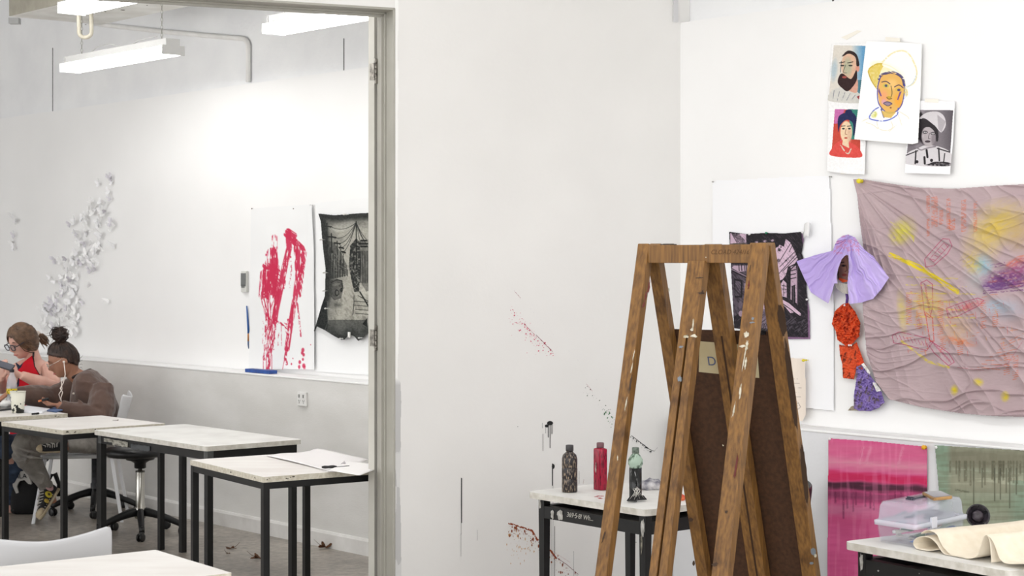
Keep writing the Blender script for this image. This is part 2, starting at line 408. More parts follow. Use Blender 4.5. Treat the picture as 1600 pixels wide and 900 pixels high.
# small dark chips on the underside
mb = MB()
for (x, y, r) in [(192, 15.5, .016), (165, 18, .007), (134, 38, .006), (230, 8, .006)]: mb.lathe(onH(x, y, hb) - Z3 * .001, [(r, 0), (r * .6, -.002)], 8)
mb.build('chip', mat('chip_dark', (92, 84, 76), rough=.9), bb)

# ------------------------------------------------------------------ pendant lamps
M_diff_l = mat('lit_diffuser', (255, 255, 255), emit=LAMP_LEFT, rough=.5)
M_diff_r = mat('lit_diffuser_right', (255, 255, 255), emit=LAMP_RIGHT, rough=.5)
def chain(mb, a, b, r=.006):
    n = max(2, int((b - a).length / .022))
    for i in range(n):
        c = a.lerp(b, (i + .5) / n); ax = X3 if i % 2 else Y3
        mb.tube([c + (ax * math.cos(t) * r + Z3 * math.sin(t) * .013) for t in [k * math.pi / 4 for k in range(9)]], .0016, 5, caps=False)
def fixture(label, p, L=1.28, md=None, d=U3, cabs=True, group='linear pendant lamps', zc=3.88, chains=(.12, .9), cname='lamp_housing_paint'):
    nn = V3(Vector((-d.y, d.x))); t = thing('pendant_lamp', label, 'lamp', p + d * L / 2, group)
    c = p + d * L / 2
    MB().hexa([c - d * L / 2 - nn * .066, c + d * L / 2 - nn * .066, c + d * L / 2 + nn * .066, c - d * L / 2 + nn * .066,
               c - d * L / 2 - nn * .070 + Z3 * .048, c + d * L / 2 - nn * .070 + Z3 * .048, c + d * L / 2 + nn * .070 + Z3 * .048, c - d * L / 2 + nn * .070 + Z3 * .048]).build('diffuser', md or M_diff_l, t, bevel=.006)
    MB().box(c + Z3 * .0505, d * (L / 2), nn * .073, Z3 * .002).build('tray', M_lampb, t)  # plate added to keep the diffuser's glow off the housing
    MB().box(c + Z3 * .074, d * (L / 2 - .01), nn * .042, Z3 * .022).build('housing', M_lampb, t, bevel=.002)
    for sgn in (-1, 1):
        MB().box(c + d * sgn * (L / 2 + .003) + Z3 * .026, d * .004, nn * .075, Z3 * .028).box(c + d * sgn * (L / 2 - .004) + Z3 * .07, d * .004, nn * .046, Z3 * .024).build('end_cap', M_lampb, t)
    for f in chains:
        mb = MB(); a = p + d * L * f + Z3 * .092; chain(mb, a, Vector((a.x, a.y, zc))); mb.build('chain', mat('chain_steel', (150, 148, 140), rough=.35, metal=.8), t)
    if cabs:
        mb = MB(); a = p + d * L * .2 + Z3 * .095
        mb.tube([a, a + d * .1 + Z3 * .035, a + d * .25 + Z3 * .04, a + d * .42 + Z3 * .005], .0025, 6)
        mb.tube([p + d * L * .6 + Z3 * .095, p + d * L * .68 + Z3 * .03 + Z3 * .09, p + d * L * .86 + Z3 * .125], .0025, 6)
        mb.build('cable', mat('grey_cable', (190, 190, 188), rough=.5), t)
    return t
hl = 2.9
pA = onH(110, 113, hl); fixture('slim lit pendant lamp hanging by two chains above the paper butterflies', pA, zc=3.29)
pB = onH(428, 53.5, hl); fixture('lit pendant lamp cut off by the door frame, near the doorway head', pB, zc=3.88, chains=(.08, .9))
pC_ = onH(112, 22, hl); fixture('lit pendant lamp cut by the top picture edge, before the boxed beam', pC_, zc=3.88)
# more of the same lamps, above the rooms
for (u, n, l_) in [(-9.6, 2.6, 'far'), (-8.2, 3.4, 'nearer'), (-11.4, 4.6, 'middle')]:
    fixture('lit pendant lamp outside the left picture edge, the %s one' % l_, V3(U2 * u + N2 * n, hl), cabs=False)
for (u, n, l_) in [(-4.7, 4.0, 'row nearest the wall, by the partition'), (-2.6, 4.0, 'row nearest the wall, middle one'), (-.6, 4.0, 'row nearest the wall, right one'), (-2.2, 1.2, 'second row')]:
    fixture('lit pendant lamp over the right room, ' + l_, V3(U2 * u + N2 * n, 3.05), md=M_diff_r, cabs=False, group='pendant lamps of the right room')

for (u, n, l_) in [(-10.2, 4.9, 'far'), (-8.5, 4.9, 'middle'), (-7.2, 4.4, 'nearest')]:  # unseen lamps, added to brighten the upper block wall
    fixture('added unseen pendant lamp brightening the upper wall of the left room, the %s one' % l_, V3(U2 * u + N2 * n, 3.42), cabs=False)
# conduit on the block wall
nw = NLU + .05 - .018
pts = [onN(x, y, nw) for x, y in [(140, 36), (165, 39), (250, 49), (340, 57), (376, 60)]]
pts += [onN(x, y, nw) for x, y in [(382, 61), (386, 65), (388, 71), (388, 100), (388, 128)]]
t = tag(MB().tube(pts, .016, 12).build('conduit_pipe', mat('conduit_paint', (240, 239, 237), (228, 227, 224), scale=6, rough=.5)), 'white painted conduit running along the upper wall and turning down', 'pipe')
# pipe loop under the beam
loop = []
cl = P(133, 37, 11.2); 
for k in range(25):
    a = k * 2 * math.pi / 24; x = math.cos(a); z = math.sin(a)
    loop.append(cl + X3 * .040 * x + Z3 * (.035 * z + (.052 if z > 0 else -.052)))
t = thing('pipe_loop', 'cream oval lifting ring hanging beneath the boxed beam', 'ring', cl - Z3 * .1)
M_cream = mat('cream_enamel', (224, 219, 203), (206, 200, 182), scale=14, rough=.3)
MB().tube(loop, .013, 10, caps=False).build('ring', M_cream, t)
MB().tube([cl + X3 * .0 + Z3 * .075, cl + Z3 * .13, cl + Z3 * .2, Vector((cl.x, cl.y, 3.299))], [.017, .02, .018, .014], 10).build('shank', M_cream, t)
# ------------------------------------------------------------------ tables
M_top = mat('white_table_laminate', (232, 230, 227), (222, 218, 214), scale=3, rough=.45, bump=.03, bscale=30, stretch=(1, 3, 1))
M_top2 = mat('scuffed_white_table_top', (228, 228, 225), (214, 213, 210), scale=6, rough=.5, bump=.05, lo=.3, hi=.6)
M_edge = mat('chipboard_edge', (214, 209, 196), (194, 187, 170), scale=60, rough=.8, bump=.2)
M_edge2 = mat('worn_rounded_edge', (214, 211, 204), (190, 186, 176), scale=30, rough=.7)
M_scuff = mat('white_scuff', (190, 188, 180), rough=.8)
M_dark = mat('dark_speck', (52, 45, 38), rough=.9)
def rquad(q, r, k=4):
    out = []
    n = len(q)
    for i in range(n):
        p, a, b = q[i], (q[i - 1] - q[i]).normalized(), (q[(i + 1) % n] - q[i]).normalized()
        if r < 1e-4: out.append(p); continue
        s0, s1 = p + a * r, p + b * r
        for j in range(k + 1):
            t = j / k; out.append(s0 * (1 - t) ** 2 + p * 2 * t * (1 - t) + s1 * t * t)
    return out
def table(label, Nc, ea, la, eb, lb, kind='A', group=None, h=.74, specks=(), cat='table'):
    """Nc near corner (2d) of the top; ea, eb edge directions; la, lb lengths"""
    ea = ea.normalized(); eb = eb.normalized()
    q = [Nc, Nc + eb * lb, Nc + eb * lb + ea * la, Nc + ea * la]
    if (q[1] - q[0]).cross(q[2] - q[1]) < 0: q = q[::-1]
    cen = (q[0] + q[2]) / 2; t = thing('studio_table', label, 'table', V3(cen), group)
    th = .025; rad = {'A': .0, 'B': .03, 'C': .035}[kind]
    top = MB(); pts = rquad(q, rad); n = len(pts)
    vs = [(p.x, p.y, h - th) for p in pts] + [(p.x, p.y, h) for p in pts]
    top.add(vs, [list(range(n))[::-1]], 1); top.add(vs, [list(range(n, 2 * n))], 0)
    top.add(vs, [(i, (i + 1) % n, n + (i + 1) % n, n + i) for i in range(n)], 1)
    top.build('table_top', [M_top if kind == 'A' else M_top2, M_edge if kind == 'A' else M_edge2], t, bevel=.002 if kind == 'A' else .007)
    lg = {'A': .015, 'B': .0165, 'C': .0175}[kind]; ins = {'A': .002, 'B': .022, 'C': .035}[kind] + lg
    z1 = h - th; rh = {'A': .03, 'B': .048, 'C': .05}[kind]; drop = {'A': 0, 'B': 0, 'C': .03}[kind]
    cs = [Nc + ea * sa + eb * sb for sa, sb in [(ins, ins), (ins, lb - ins), (la - ins, lb - ins), (la - ins, ins)]]
    A3, B3 = V3(ea), V3(eb)
    for c in cs:
        mb = MB()
        if kind == 'C': mb.hexa([V3(c) + A3 * a * lg * k + B3 * b * lg * k + Z3 * z for z, k in ((0, .72), (z1, 1)) for a, b in ((-1, -1), (1, -1), (1, 1), (-1, 1))])
        else: mb.beam(V3(c), V3(c, z1), A3 * lg, B3 * lg)
        mb.build('leg', M_black, t)
    mb = MB(); zc = z1 - drop - rh / 2
    for i in range(4):
        a, b = V3(cs[i], zc), V3(cs[(i + 1) % 4], zc); d = (b - a).normalized(); w = V3(Vector((-d.y, d.x)))
        mb.beam(a + d * lg, b - d * lg, w * (lg - .001), Z3 * rh / 2)
    mb.build('frame', M_black, t)
    if kind == 'B':
        for i in (0, 3): MB().box(V3(cs[i], zc) - B3 * (lg + .0005) * 0 - B3 * 0, A3 * (lg + .0015), B3 * (lg + .0015), Z3 * rh * .48).build('corner_plate', mat('bare_steel_patch', (96, 98, 98), (60, 62, 63), scale=25, rough=.4), t)
    if kind == 'C':
        for f0, f1 in ((.3, 1.0),):
            mb = MB(); q2 = [Nc + ea * (ins) + eb * (lb * f0), Nc + ea * ins + eb * (lb - ins), Nc + ea * (la - ins) + eb * (lb - ins), Nc + ea * (la - ins) + eb * (lb * f0)]
            if (q2[1] - q2[0]).cross(q2[2] - q2[1]) < 0: q2 = q2[::-1]
            mb.prism(q2, zc - rh / 2 + .004, zc - rh / 2 + .012); mb.build('shelf', M_black, t)
    if specks:
        rr = random.Random(len(specks) * 7 + int(la * 100))
        for (side, f, zz, w) in specks:
            if side == 'a': p = V3(Nc + ea * la * f, h - zz); d = A3; o = -B3
            elif side == 'b': p = V3(Nc + eb * lb * f, h - zz); d = B3; o = -A3
            for k in range(2):
                pp = p + d * rr.uniform(-w, w) * .7 + Z3 * rr.uniform(-.004, .004)
                aa = d * rr.uniform(.002, w * .45); bb = Z3 * rr.uniform(.0015, .004)
                MB().extr([pp + aa * math.cos(q) * rr.uniform(.5, 1.2) + bb * math.sin(q) * rr.uniform(.5, 1.2) for q in [j * .7 for j in range(9)]], o * .0012).build('chip', M_dark, t)
    t['_'] = 0; del t['_']
    return t, cs, q
v2 = lambda v: Vector((v.x, v.y))
def T(px, py, h=.74): return v2(onH(px, py, h))
GL = 'white studio tables in the left room'
perp = N2
# table under the cups and the bottle
R0 = T(106, 646); t0 = table('white table in front of the two seated people, with paper cup and bottle on it', R0, -U2, .93, -N2, .72, 'A', specks=[('b', .1, .014, .02), ('b', .45, .012, .015), ('b', .75, .015, .008)])
# its top continues left; chipped table before it
N1 = T(98, 672.5); L1 = T(2, 659); Rr1 = T(258, 661.5)
table('chipped white table with black frame standing over the grey-trousered legs', N1, L1 - N1, (L1 - N1).length, Rr1 - N1, (Rr1 - N1).length, 'A',
      specks=[('b', .06, .012, .022), ('b', .12, .014, .012), ('a', .12, .012, .02), ('a', .5, .014, .03), ('b', .3, .01, .02)])
N_2 = T(322, 698); L_2 = T(145, 672); R_2 = T(473, 686.5)
tb2, cs2, q2 = table('long white table with rounded corners, black stool under it', N_2, L_2 - N_2, (L_2 - N_2).length, R_2 - N_2, (R_2 - N_2).length, 'B')
# plastered scuffs on its long rail
ea2 = V3((L_2 - N_2).normalized()); eb2 = V3((R_2 - N_2).normalized())
mb = MB(); L2len = (L_2 - N_2).length; rr = random.Random(4)
for (f0, f1, zc, hh) in [(.83, .92, .692, .010), (.70, .84, .684, .016), (.50, .67, .680, .015)]:
    pts = []; m = 14
    up = [V3(N_2 + (L_2 - N_2) * (f0 + (f1 - f0) * k / m), zc + hh * (.75 + .35 * rr.random())) for k in range(m + 1)]
    dn = [V3(N_2 + (L_2 - N_2) * (f0 + (f1 - f0) * k / m), zc - hh * (.6 + .5 * rr.random())) for k in range(m, -1, -1)]
    mb.extr([p + eb2 * .0215 - eb2 * .0 for p in up + dn], -eb2 * .004, 0 if f0 > .6 else 1)
mb.build('plaster_smear', [mat('plaster_smear', (172, 170, 160), (104, 102, 96), scale=30, rough=.9, stretch=(1, 1, 3), lo=.3, hi=.6), M_greyst], tb2)
N_3 = T(411.5, 745.5); L_3 = T(297, 718.5)
R3d = (T(492, 705.5) - L_3)
tb3, _, q3 = table('white table at the doorway with loose paper sheets and a knife on it', N_3, L_3 - N_3, (L_3 - N_3).length, R3d, .63, 'A',
      specks=[('a', .1, .012, .012), ('a', .42, .012, .006), ('b', .04, .010, .012), ('b', .17, .012, .02), ('b', .22, .008, .02)])
F_4 = T(243, 859); R_4 = T(362, 895)
table('nearest white table, cut by the lower left corner of the picture', R_4, F_4 - R_4, (F_4 - R_4).length, T(0, 885) - F_4, 1.0, 'A')
# right room tables
N5 = T(1008, 797); L5 = T(823, 768)
GR = 'paint-stained tables with low rails in the right room'
tb5, cs5, q5 = table('paint-stained white table with three paint bottles, behind the easel', N5, L5 - N5, (L5 - N5).length, N2, .6, 'C')
N6 = T(1577, 893); L6 = T(1317, 846)
e6 = (L6 - N6).normalized(); p6 = Vector((-e6.y, e6.x)); p6 = p6 if p6.x > 0 else -p6
tb6, cs6, q6 = table('white table with plastic art box and folded canvas at the lower right', N6, L6 - N6, (L6 - N6).length, p6, .55, 'C')
# paint marks of these tables
def smear(parent, p, ax, nrm, w, hgt, seed, m, name='paint_smear'):
    rr = random.Random(seed); k = 16; pts = []
    for i in range(k):
        a = 2 * math.pi * i / k; r = .7 + .5 * rr.random(); pts.append(p + ax * math.cos(a) * w * r + Z3 * math.sin(a) * hgt * r)
    return MB().extr(pts, nrm * .0012).build(name, m, parent)
M_wp = mat('dried_white_paint', (205, 204, 200), (150, 148, 142), scale=40, rough=.8, bump=.3)
e5 = V3((L5 - N5).normalized())
k5 = cs5[3]; kN = cs5[0]
nf5 = -N3
zr = .74 - .025 - .03 - .025
for i, (f, w, hh, dz) in enumerate([(.80, .018, .022, 0), (.88, .010, .020, -.004)]):
    p = V3(kN + (k5 - kN) * f, zr + dz) + nf5 * .0185; smear(tb5, p, e5, nf5, w, hh, i, M_wp)
smear(tb5, V3(k5, .69) + nf5 * .018 + e5 * .008, e5, nf5, .007, .02, 5, M_wp)
smear(tb5, V3(kN, .665) + nf5 * .018 - e5 * .004, e5, nf5, .010, .035, 6, M_wp)
smear(tb5, V3(kN, .60) + nf5 * .0175 + e5 * .003, e5, nf5, .006, .04, 7, mat('dried_grey_paint', (140, 136, 122), (70, 68, 62), scale=60, rough=.8))
e6v = V3(e6); nf6 = -V3(p6)
smear(tb6, V3(cs6[3], .675) + nf6 * .018, e6v, nf6, .008, .03, 8, M_wp)
for i in range(12):
    rr = random.Random(40 + i); f = rr.uniform(.25, .95)
    smear(tb6, V3(cs6[0] + (cs6[3] - cs6[0]) * f, zr + rr.uniform(-.018, .018)) + nf6 * .0178, e6v, nf6, rr.uniform(.001, .005), rr.uniform(.001, .003), i, M_wp)
mw = mat('chalk_writing', (188, 186, 178), rough=.9)
p = V3(kN + (k5 - kN) * .60, zr + .006) + nf5 * .019
text_part('chalk_writing', "369\u00b75\u00b78! Wh...", p, .028, -e5, Z3, mw, tb5, shear=.2)
# red drips on its top
rr = random.Random(3)
for (x, y) in [(932, 776), (937, 778), (940, 775), (948, 779), (939, 779), (935, 775)]:
    p = onH(x, y, .7405); MB().prism([(p.x + math.cos(a) * rr.uniform(.003, .011), p.y + math.sin(a) * rr.uniform(.003, .012)) for a in [k * .7 for k in range(9)]], .7403, .7412).build('red_paint_drip', mat('red_drip', (170, 24, 52), rough=.4), tb5)
# dark marks on the chipped tables' tops
# ------------------------------------------------------------------ easel
TH_ = math.radians(34); r2 = Vector((math.cos(TH_), -math.sin(TH_))); s2 = Vector((math.sin(TH_), math.cos(TH_)))
rE, sE = V3(r2), V3(s2); EC = Vector((.6376, 5.85)); EH = 1.738
M_wood = mat('aged_easel_wood', (136, 97, 48), (92, 63, 32), scale=9, rough=.55, bump=.12, bscale=40, stretch=(13, 13, .8), detail=6, lo=.3, hi=.68)
nt = M_wood.node_tree; bs = nt.nodes['Principled BSDF']; rp = [n for n in nt.nodes if n.type == 'VALTORGB'][0]; mpn = [n for n in nt.nodes if n.type == 'MAPPING'][0]
tcn = [n for n in nt.nodes if n.type == 'TEX_COORD'][0]
n4 = nt.nodes.new('ShaderNodeTexNoise'); n4.inputs['Scale'].default_value = 11; n4.inputs['Detail'].default_value = 7; nt.links.new(tcn.outputs['Object'], n4.inputs[0])
r4 = nt.nodes.new('ShaderNodeValToRGB'); r4.color_ramp.elements[0].position = .56; r4.color_ramp.elements[1].position = .72
r4.color_ramp.elements[0].color = (1, 1, 1, 1); r4.color_ramp.elements[1].color = (.42, .36, .32, 1)
mx4 = nt.nodes.new('ShaderNodeMix'); mx4.data_type = 'RGBA'; mx4.blend_type = 'MULTIPLY'; mx4.inputs[0].default_value = .85
nt.links.new(n4.outputs[0], r4.inputs[0]); nt.links.new(rp.outputs[0], mx4.inputs[6]); nt.links.new(r4.outputs[0], mx4.inputs[7]); nt.links.new(mx4.outputs[2], bs.inputs['Base Color'])
easel = thing('easel', 'tall paint-stained wooden double-sided easel with three slats on each side', 'easel', V3(EC))
AF, AR = .45, .55
def ept(rho, h, side, off=0):    # point on front (-1) or rear (+1) frame at rail coordinate rho and height h
    t = (EH - h) / EH; a = AF if side < 0 else AR
    return V3(EC + r2 * rho + s2 * side * (a * t + .012 + off), h)
slopeF = (ept(0, 0, -1) - ept(0, EH, -1)).normalized(); slopeR = (ept(0, 0, 1) - ept(0, EH, 1)).normalized()
nF = rE.cross(slopeF).normalized(); nF = nF if nF.dot(sE) < 0 else -nF
nR = rE.cross(slopeR).normalized(); nR = nR if nR.dot(sE) > 0 else -nR
def leg(rho0, rho1, side, w, th=.019, groove=False):
    nn = nF if side < 0 else nR; mb = MB()
    def seg(ha, hb, dr0, dr1, ww):
        za = lambda h: rho0 + (rho1 - rho0) * (EH - h) / EH
        mb.beam(ept(za(ha) + dr0, ha, side), ept(za(hb) + dr1, hb, side), rE * ww, nn * th)
    if groove:
        seg(EH - .058 if side < 0 else EH - .004, 1.44, 0, 0, w); hw = (w - .004) / 2
        seg(1.44, .02, -hw - .004 + .0, -hw - .004, hw); seg(1.44, .02, hw + .004, hw + .004, hw)
        mb.beam(ept(rho0, 1.44, side) - nn * th * .5, ept(rho1, .02, side) - nn * th * .5, rE * w * .9, nn * th * .4, 1)
    else: seg(EH, .012, 0, 0, w)
    o = mb.build('leg', [M_wood, mat('groove_dark', (58, 38, 22), rough=.8)], easel, bevel=0 if groove else .0025)
    return o
xL, xR = -.2394, .229
lf = leg(xL + .02, xL + .02, -1, .021); lm = leg(-.012, -.012, -1, .031, groove=True); lr_ = leg(xR - .026, xR - .026, -1, .028)
rf = leg(xL + .035, xL + .035, 1, .021); rm = leg(.012, .012, 1, .031, groove=True); rrg = leg(xR - .02, xR - .02, 1, .026)
rail = MB().box(V3(EC + r2 * (-.008), EH - .031) - sE * .022, rE * .191, sE * .014, Z3 * .030).build('top_rail', M_wood, easel, bevel=.002)
MB().box(V3(EC + r2 * (-.005), EH - .03) + sE * .03, rE * .19, sE * .012, Z3 * .025).build('top_rail', M_wood, easel, bevel=.002)
for hz in (.42,):
    MB().beam(ept(xL + .03, hz, 1, .03), ept(xR - .02, hz, 1, .03), sE * .02, Z3 * .014).build('canvas_ledge', M_wood, easel, bevel=.002)
for sd in (-1, 1):
    MB().beam(ept(xL + .03, .16, sd, -.028), ept(xR - .02, .16, sd, -.028), sE * .008, Z3 * .022).build('lower_rail', M_wood, easel, bevel=.002)
for rho in (-.14, .12):
    MB().box(V3(EC + r2 * rho, EH + .001) + sE * .0, rE * .02, sE * .02, Z3 * .0015).lathe(V3(EC + r2 * rho, EH + .001) - rE * .02, [(.003, 0), (.003, .04)], 8, axis=rE).build('hinge', mat('rusty_hinge', (78, 70, 64), rough=.5, metal=.7), easel)
text_part('pencil_writing', 'CLOAD 424/16', V3(EC + r2 * .106, EH - .026) - sE * .0365, .0215, rE, Z3, mat('pencil_mark', (88, 62, 38), rough=.9), easel, ext=.0002, shear=.25)
# paint marks on the easel legs
kf = (ept(0, 1, -1) - V3(Vector((0, 0)), 0))
plF = v2(nF); d0 = ept(0, EH, -1) + nF * .0195; dn = ept(0, .0, -1) + nF * .0195
def onPl(px, py, p0, nn):
    d = Vector(((px - CXP) / FP, 1, -(py - HYP) / FP)); o = Vector((0, 0, EYE)); return o + d * ((p0 - o).dot(nn) / d.dot(nn))
def blot(parent, pts, p0, nn, m, name='paint_blot', thick=.0008):
    return MB().extr([onPl(x, y, p0, nn) for x, y in pts], nn * thick).build(name, m, parent)
def ragged(cx, cy, rx, ry, ang, seed, n=18, amp=.45):
    rr = random.Random(seed); out = []; c, s_ = math.cos(ang), math.sin(ang)
    for i in range(n):
        a = 2 * math.pi * i / n; k = 1 - amp + 2 * amp * rr.random() * .8; x, y = rx * k * math.cos(a), ry * k * math.sin(a); out.append((cx + x * c - y * s_, cy + x * s_ + y * c))
    return out
M_ew = mat('pale_paint_on_wood', (205, 200, 184), (170, 162, 138), scale=80, rough=.7)
M_ed = mat('dark_stain_on_wood', (62, 44, 30), rough=.7); M_er = mat('dark_red_paint_on_wood', (92, 34, 26), rough=.6)
M_eb = mat('blue_grey_paint_on_wood', (116, 124, 132), rough=.6)
for i, (cx, cy, rx, ry, ang, m) in enumerate([
    (1166, 523, 3.5, 5, .1, M_ew), (1167, 540, 2.2, 9, .15, M_ew), (1160, 541, 5, 2, 0, M_ew), (1165, 568, 1.6, 10, .15, M_ew), (1163, 560, 1, 20, .15, M_ew),
    (1157, 610, 1.5, 12, .13, M_ew), (1175, 504, 4, 1.3, -.1, M_eb), (1176, 498, 2.5, 3, 0, M_eb), (1147, 640, 1.4, 12, .2, M_ew), (1170, 445, 1.7, 7, .1, M_er),
    (1083, 507, 1.3, 8, .1, M_ew), (1081, 515, 2.3, 2.5, 0, M_ew), (1072, 526, 4, 2.8, .05, M_ew), (1084, 525, 6, 2.6, .0, M_ew), (1062, 592, 3.6, 4.6, 0, M_eb), (1064, 542, 3, 2, 0, M_eb),
    (1092, 434, 7, .9, -.05, M_ed), (1095, 458, 6, 1.6, .0, M_ed), (1098, 457, 2, 3, 0, M_ed),
    (1009, 462, 1.6, 9, .2, M_er), (1014, 448, 1.6, 10, .15, M_er), (1006, 476, 2, 5, .3, M_er), (990, 556, .8, 8, .2, M_ew), (987, 575, .9, 9, .2, M_ew), (978, 632, 1, 10, .2, M_ew), (985, 600, 1.6, 14, .16, M_ed),
    (943, 840, 1.3, 9, .3, M_ed), (965, 716, .8, 4, 0, M_ew), (1117, 882, 5, 4, 0, M_ed), (1150, 730, 2, 20, .15, M_er), (1135, 800, 2, 3, 0, M_ed), (1172, 420, .8, 6, .1, M_ed), (1130, 696, 1.6, .9, .8, M_ew), (1103, 402, 1, .6, 0, M_ew)]):
    blot(easel, ragged(cx, cy, rx, ry, ang, i), d0, nF, m)
dR = ept(0, EH, 1) - nR * .0195; nRi = -nR
for i, (cx, cy, rx, ry, ang, m) in enumerate([(1045, 453, 1, 3, 0, M_ew), (1222, 500, 6, 26, -.14, M_ed), (1236, 600, 5, 70, -.12, M_ed), (1257, 740, 4, 50, -.1, M_ed), (1271, 862, 4, 6, -.2, M_eb), (1274, 868, 2, 3, 0, M_ew), (1268, 880, 3, 2, 0, M_eb), (1079, 812, 4, 3, 0, M_ed), (1084, 880, 2, 4, 0, M_ed)]):
    blot(easel, ragged(cx, cy, rx, ry, ang, 70 + i, n=44, amp=.14), dR, nRi, m)
# drawing board leaning on the rear frame
offb = .034
M_mason = mat('brown_hardboard', (78, 50, 30), (62, 40, 23), scale=70, rough=.75, bump=.15, bscale=250)
def bpt(rho, h, o=0): return ept(rho, h, 1, offb + o)
hbot = .436
bd = MB().hexa([bpt(-.196, hbot), bpt(.214, hbot), bpt(.214, hbot, .006), bpt(-.196, hbot, .006), bpt(-.196, 1.452), bpt(.214, 1.452), bpt(.214, 1.452, .006), bpt(-.196, 1.452, .006)]).build('drawing_board', M_mason)
tag(bd, 'brown hardboard drawing panel leaning inside the easel', 'board')
pb = bpt(0, 1.4); nbd = -nR
cd = MB().extr([onPl(x, y, pb + nbd * .002, nbd) for x, y in [(1093, 533), (1183, 540.5), (1186.5, 590.5), (1092, 581)]], nbd * .0008).build('paper_card', mat('tan_card', (196, 184, 150), (184, 170, 134), scale=10, rough=.8))
tag(cd, 'tan card lettered D taped to the brown drawing panel', 'card')
text_part('letter', 'D', onPl(1112, 565, pb + nbd * .0036, nbd), .046, rE, -slopeR, mat('blue_marker', (88, 96, 124), rough=.8), cd, ext=.0003)
# binder clip on the board top
def binder_clip(name_label, p, right, up, s=1.0, wire=M_chrome, group=None):
    right = right.normalized(); up = up.normalized(); out = right.cross(up)
    t = thing('binder_clip', name_label, 'clip', p, group)
    w = .016 * s
    MB().extr([p - right * w - out * .009 * s, p - right * w + out * .009 * s, p - right * w + up * .018 * s], right * 2 * w).build('body', mat('black_clip_steel', (22, 22, 24), rough=.3, metal=.3), t)
    for sg in (-1, 1):
        b = p + up * .016 * s
        pts = [p - right * w * .55 + out * sg * .006 * s + up * .004, b - right * w * .25 + up * .012 * s + out * sg * .006, b + up * .028 * s + out * sg * .012 * s - right * w * .3,
               b + up * .034 * s + out * sg * .013 * s, b + up * .028 * s + out * sg * .012 * s + right * w * .3, b + right * w * .25 + up * .012 * s + out * sg * .006, p + right * w * .55 + out * sg * .006 * s + up * .004]
        MB().tube(pts, .0012 * s, 6).build('wire_handle', wire, t)
    return t
tp = bpt(.135, 1.452); binder_clip('small black binder clip gripping the top edge of the brown drawing panel', tp - Z3 * .012 , rE, Z3 + rE * .3, .8, wire=mat('black_wire', (30, 30, 32), rough=.3, metal=.5))

# ------------------------------------------------------------------ chairs and stools
def splat(rows, d): pass
def white_chair(label, c, fwd, name='plastic_chair', col=M_whitep, sh=.45, bh=.80, seatw=.21, group=None, sd=.21, tap=.12):
    f = V3(fwd.normalized()); r = V3(Vector((fwd.y, -fwd.x)).normalized()); base = V3(c)
    t = thing(name, label, 'chair', base, group)
    rows = []
    for i in range(9):
        v = i / 8; row = []
        for j in range(9):
            u = j / 8 * 2 - 1; w = seatw * (1.02 - .10 * (1 - v)); x = sd * (2 * v - 1)
            rnd = 1 - .10 * abs(u) ** 4 * (v > .9)
            row.append(base + r * u * w + f * (x * rnd) + Z3 * (sh - .018 * (1 - u * u) * math.sin(math.pi * v) - .03 * max(0, v - .85) / .15 * .6))
        rows.append(row)
    MB().sheet(rows).build('seat', col, t, solid=.014, subsurf=1)
    mb = MB()
    rim = [base + r * seatw * u + f * x + Z3 * (sh - .022) for x, u in [(-sd + .01, -.9), (sd - .03, -1), (sd - .005, -.6), (sd + .002, 0), (sd - .005, .6), (sd - .03, 1), (-sd + .01, .9)]]
    rs = []
    mb.tube(rim, .016, 8, flat=.9); mb.build('seat_rim', mat('grey_white_plastic', (206, 207, 208), rough=.45), t)
    rows = []
    for i in range(9):
        v = i / 8; row = []
        for j in range(11):
            u = j / 10 * 2 - 1; w = seatw * (1.04 - .12 + tap * v + (.12 if tap < 0 else 0))
            z = sh + .02 + (bh - sh - .02) * v - .035 * max(0, v - .75) / .25 * abs(u) ** 1.5 * (-1)
            row.append(base + r * u * w - f * (sd - .015 + .09 * v - .045 * (u * u)) + Z3 * z)
        rows.append(row)
    MB().sheet(rows).build('backrest', col, t, solid=.010, subsurf=1)
    for a, b in ((1, 1), (1, -1), (-1, 1), (-1, -1)):
        p0 = base + f * (sd - .04) * a + r * .17 * b + Z3 * (sh - .03); p1 = base + f * (sd + .03) * a + r * .21 * b
        MB().beam(p1, p0, r * .013, f * .011).build('leg', col, t, bevel=.003)
    return t
chW = white_chair('white plastic chair under the person in the brown sweatshirt', Vector((-2.83, 11.70)), Vector((-1, -.12)), sd=.25)
# near chair back
nb = P(60, 835, 6.15); 
chN = white_chair('nearest white moulded chair, only its curved backrest showing above the table', Vector((-1.655, 6.02)), Vector((-.35, .60)), col=mat('pale_grey_plastic', (204, 205, 208), rough=.45), sh=.45, bh=.775, seatw=.25, tap=-.10)

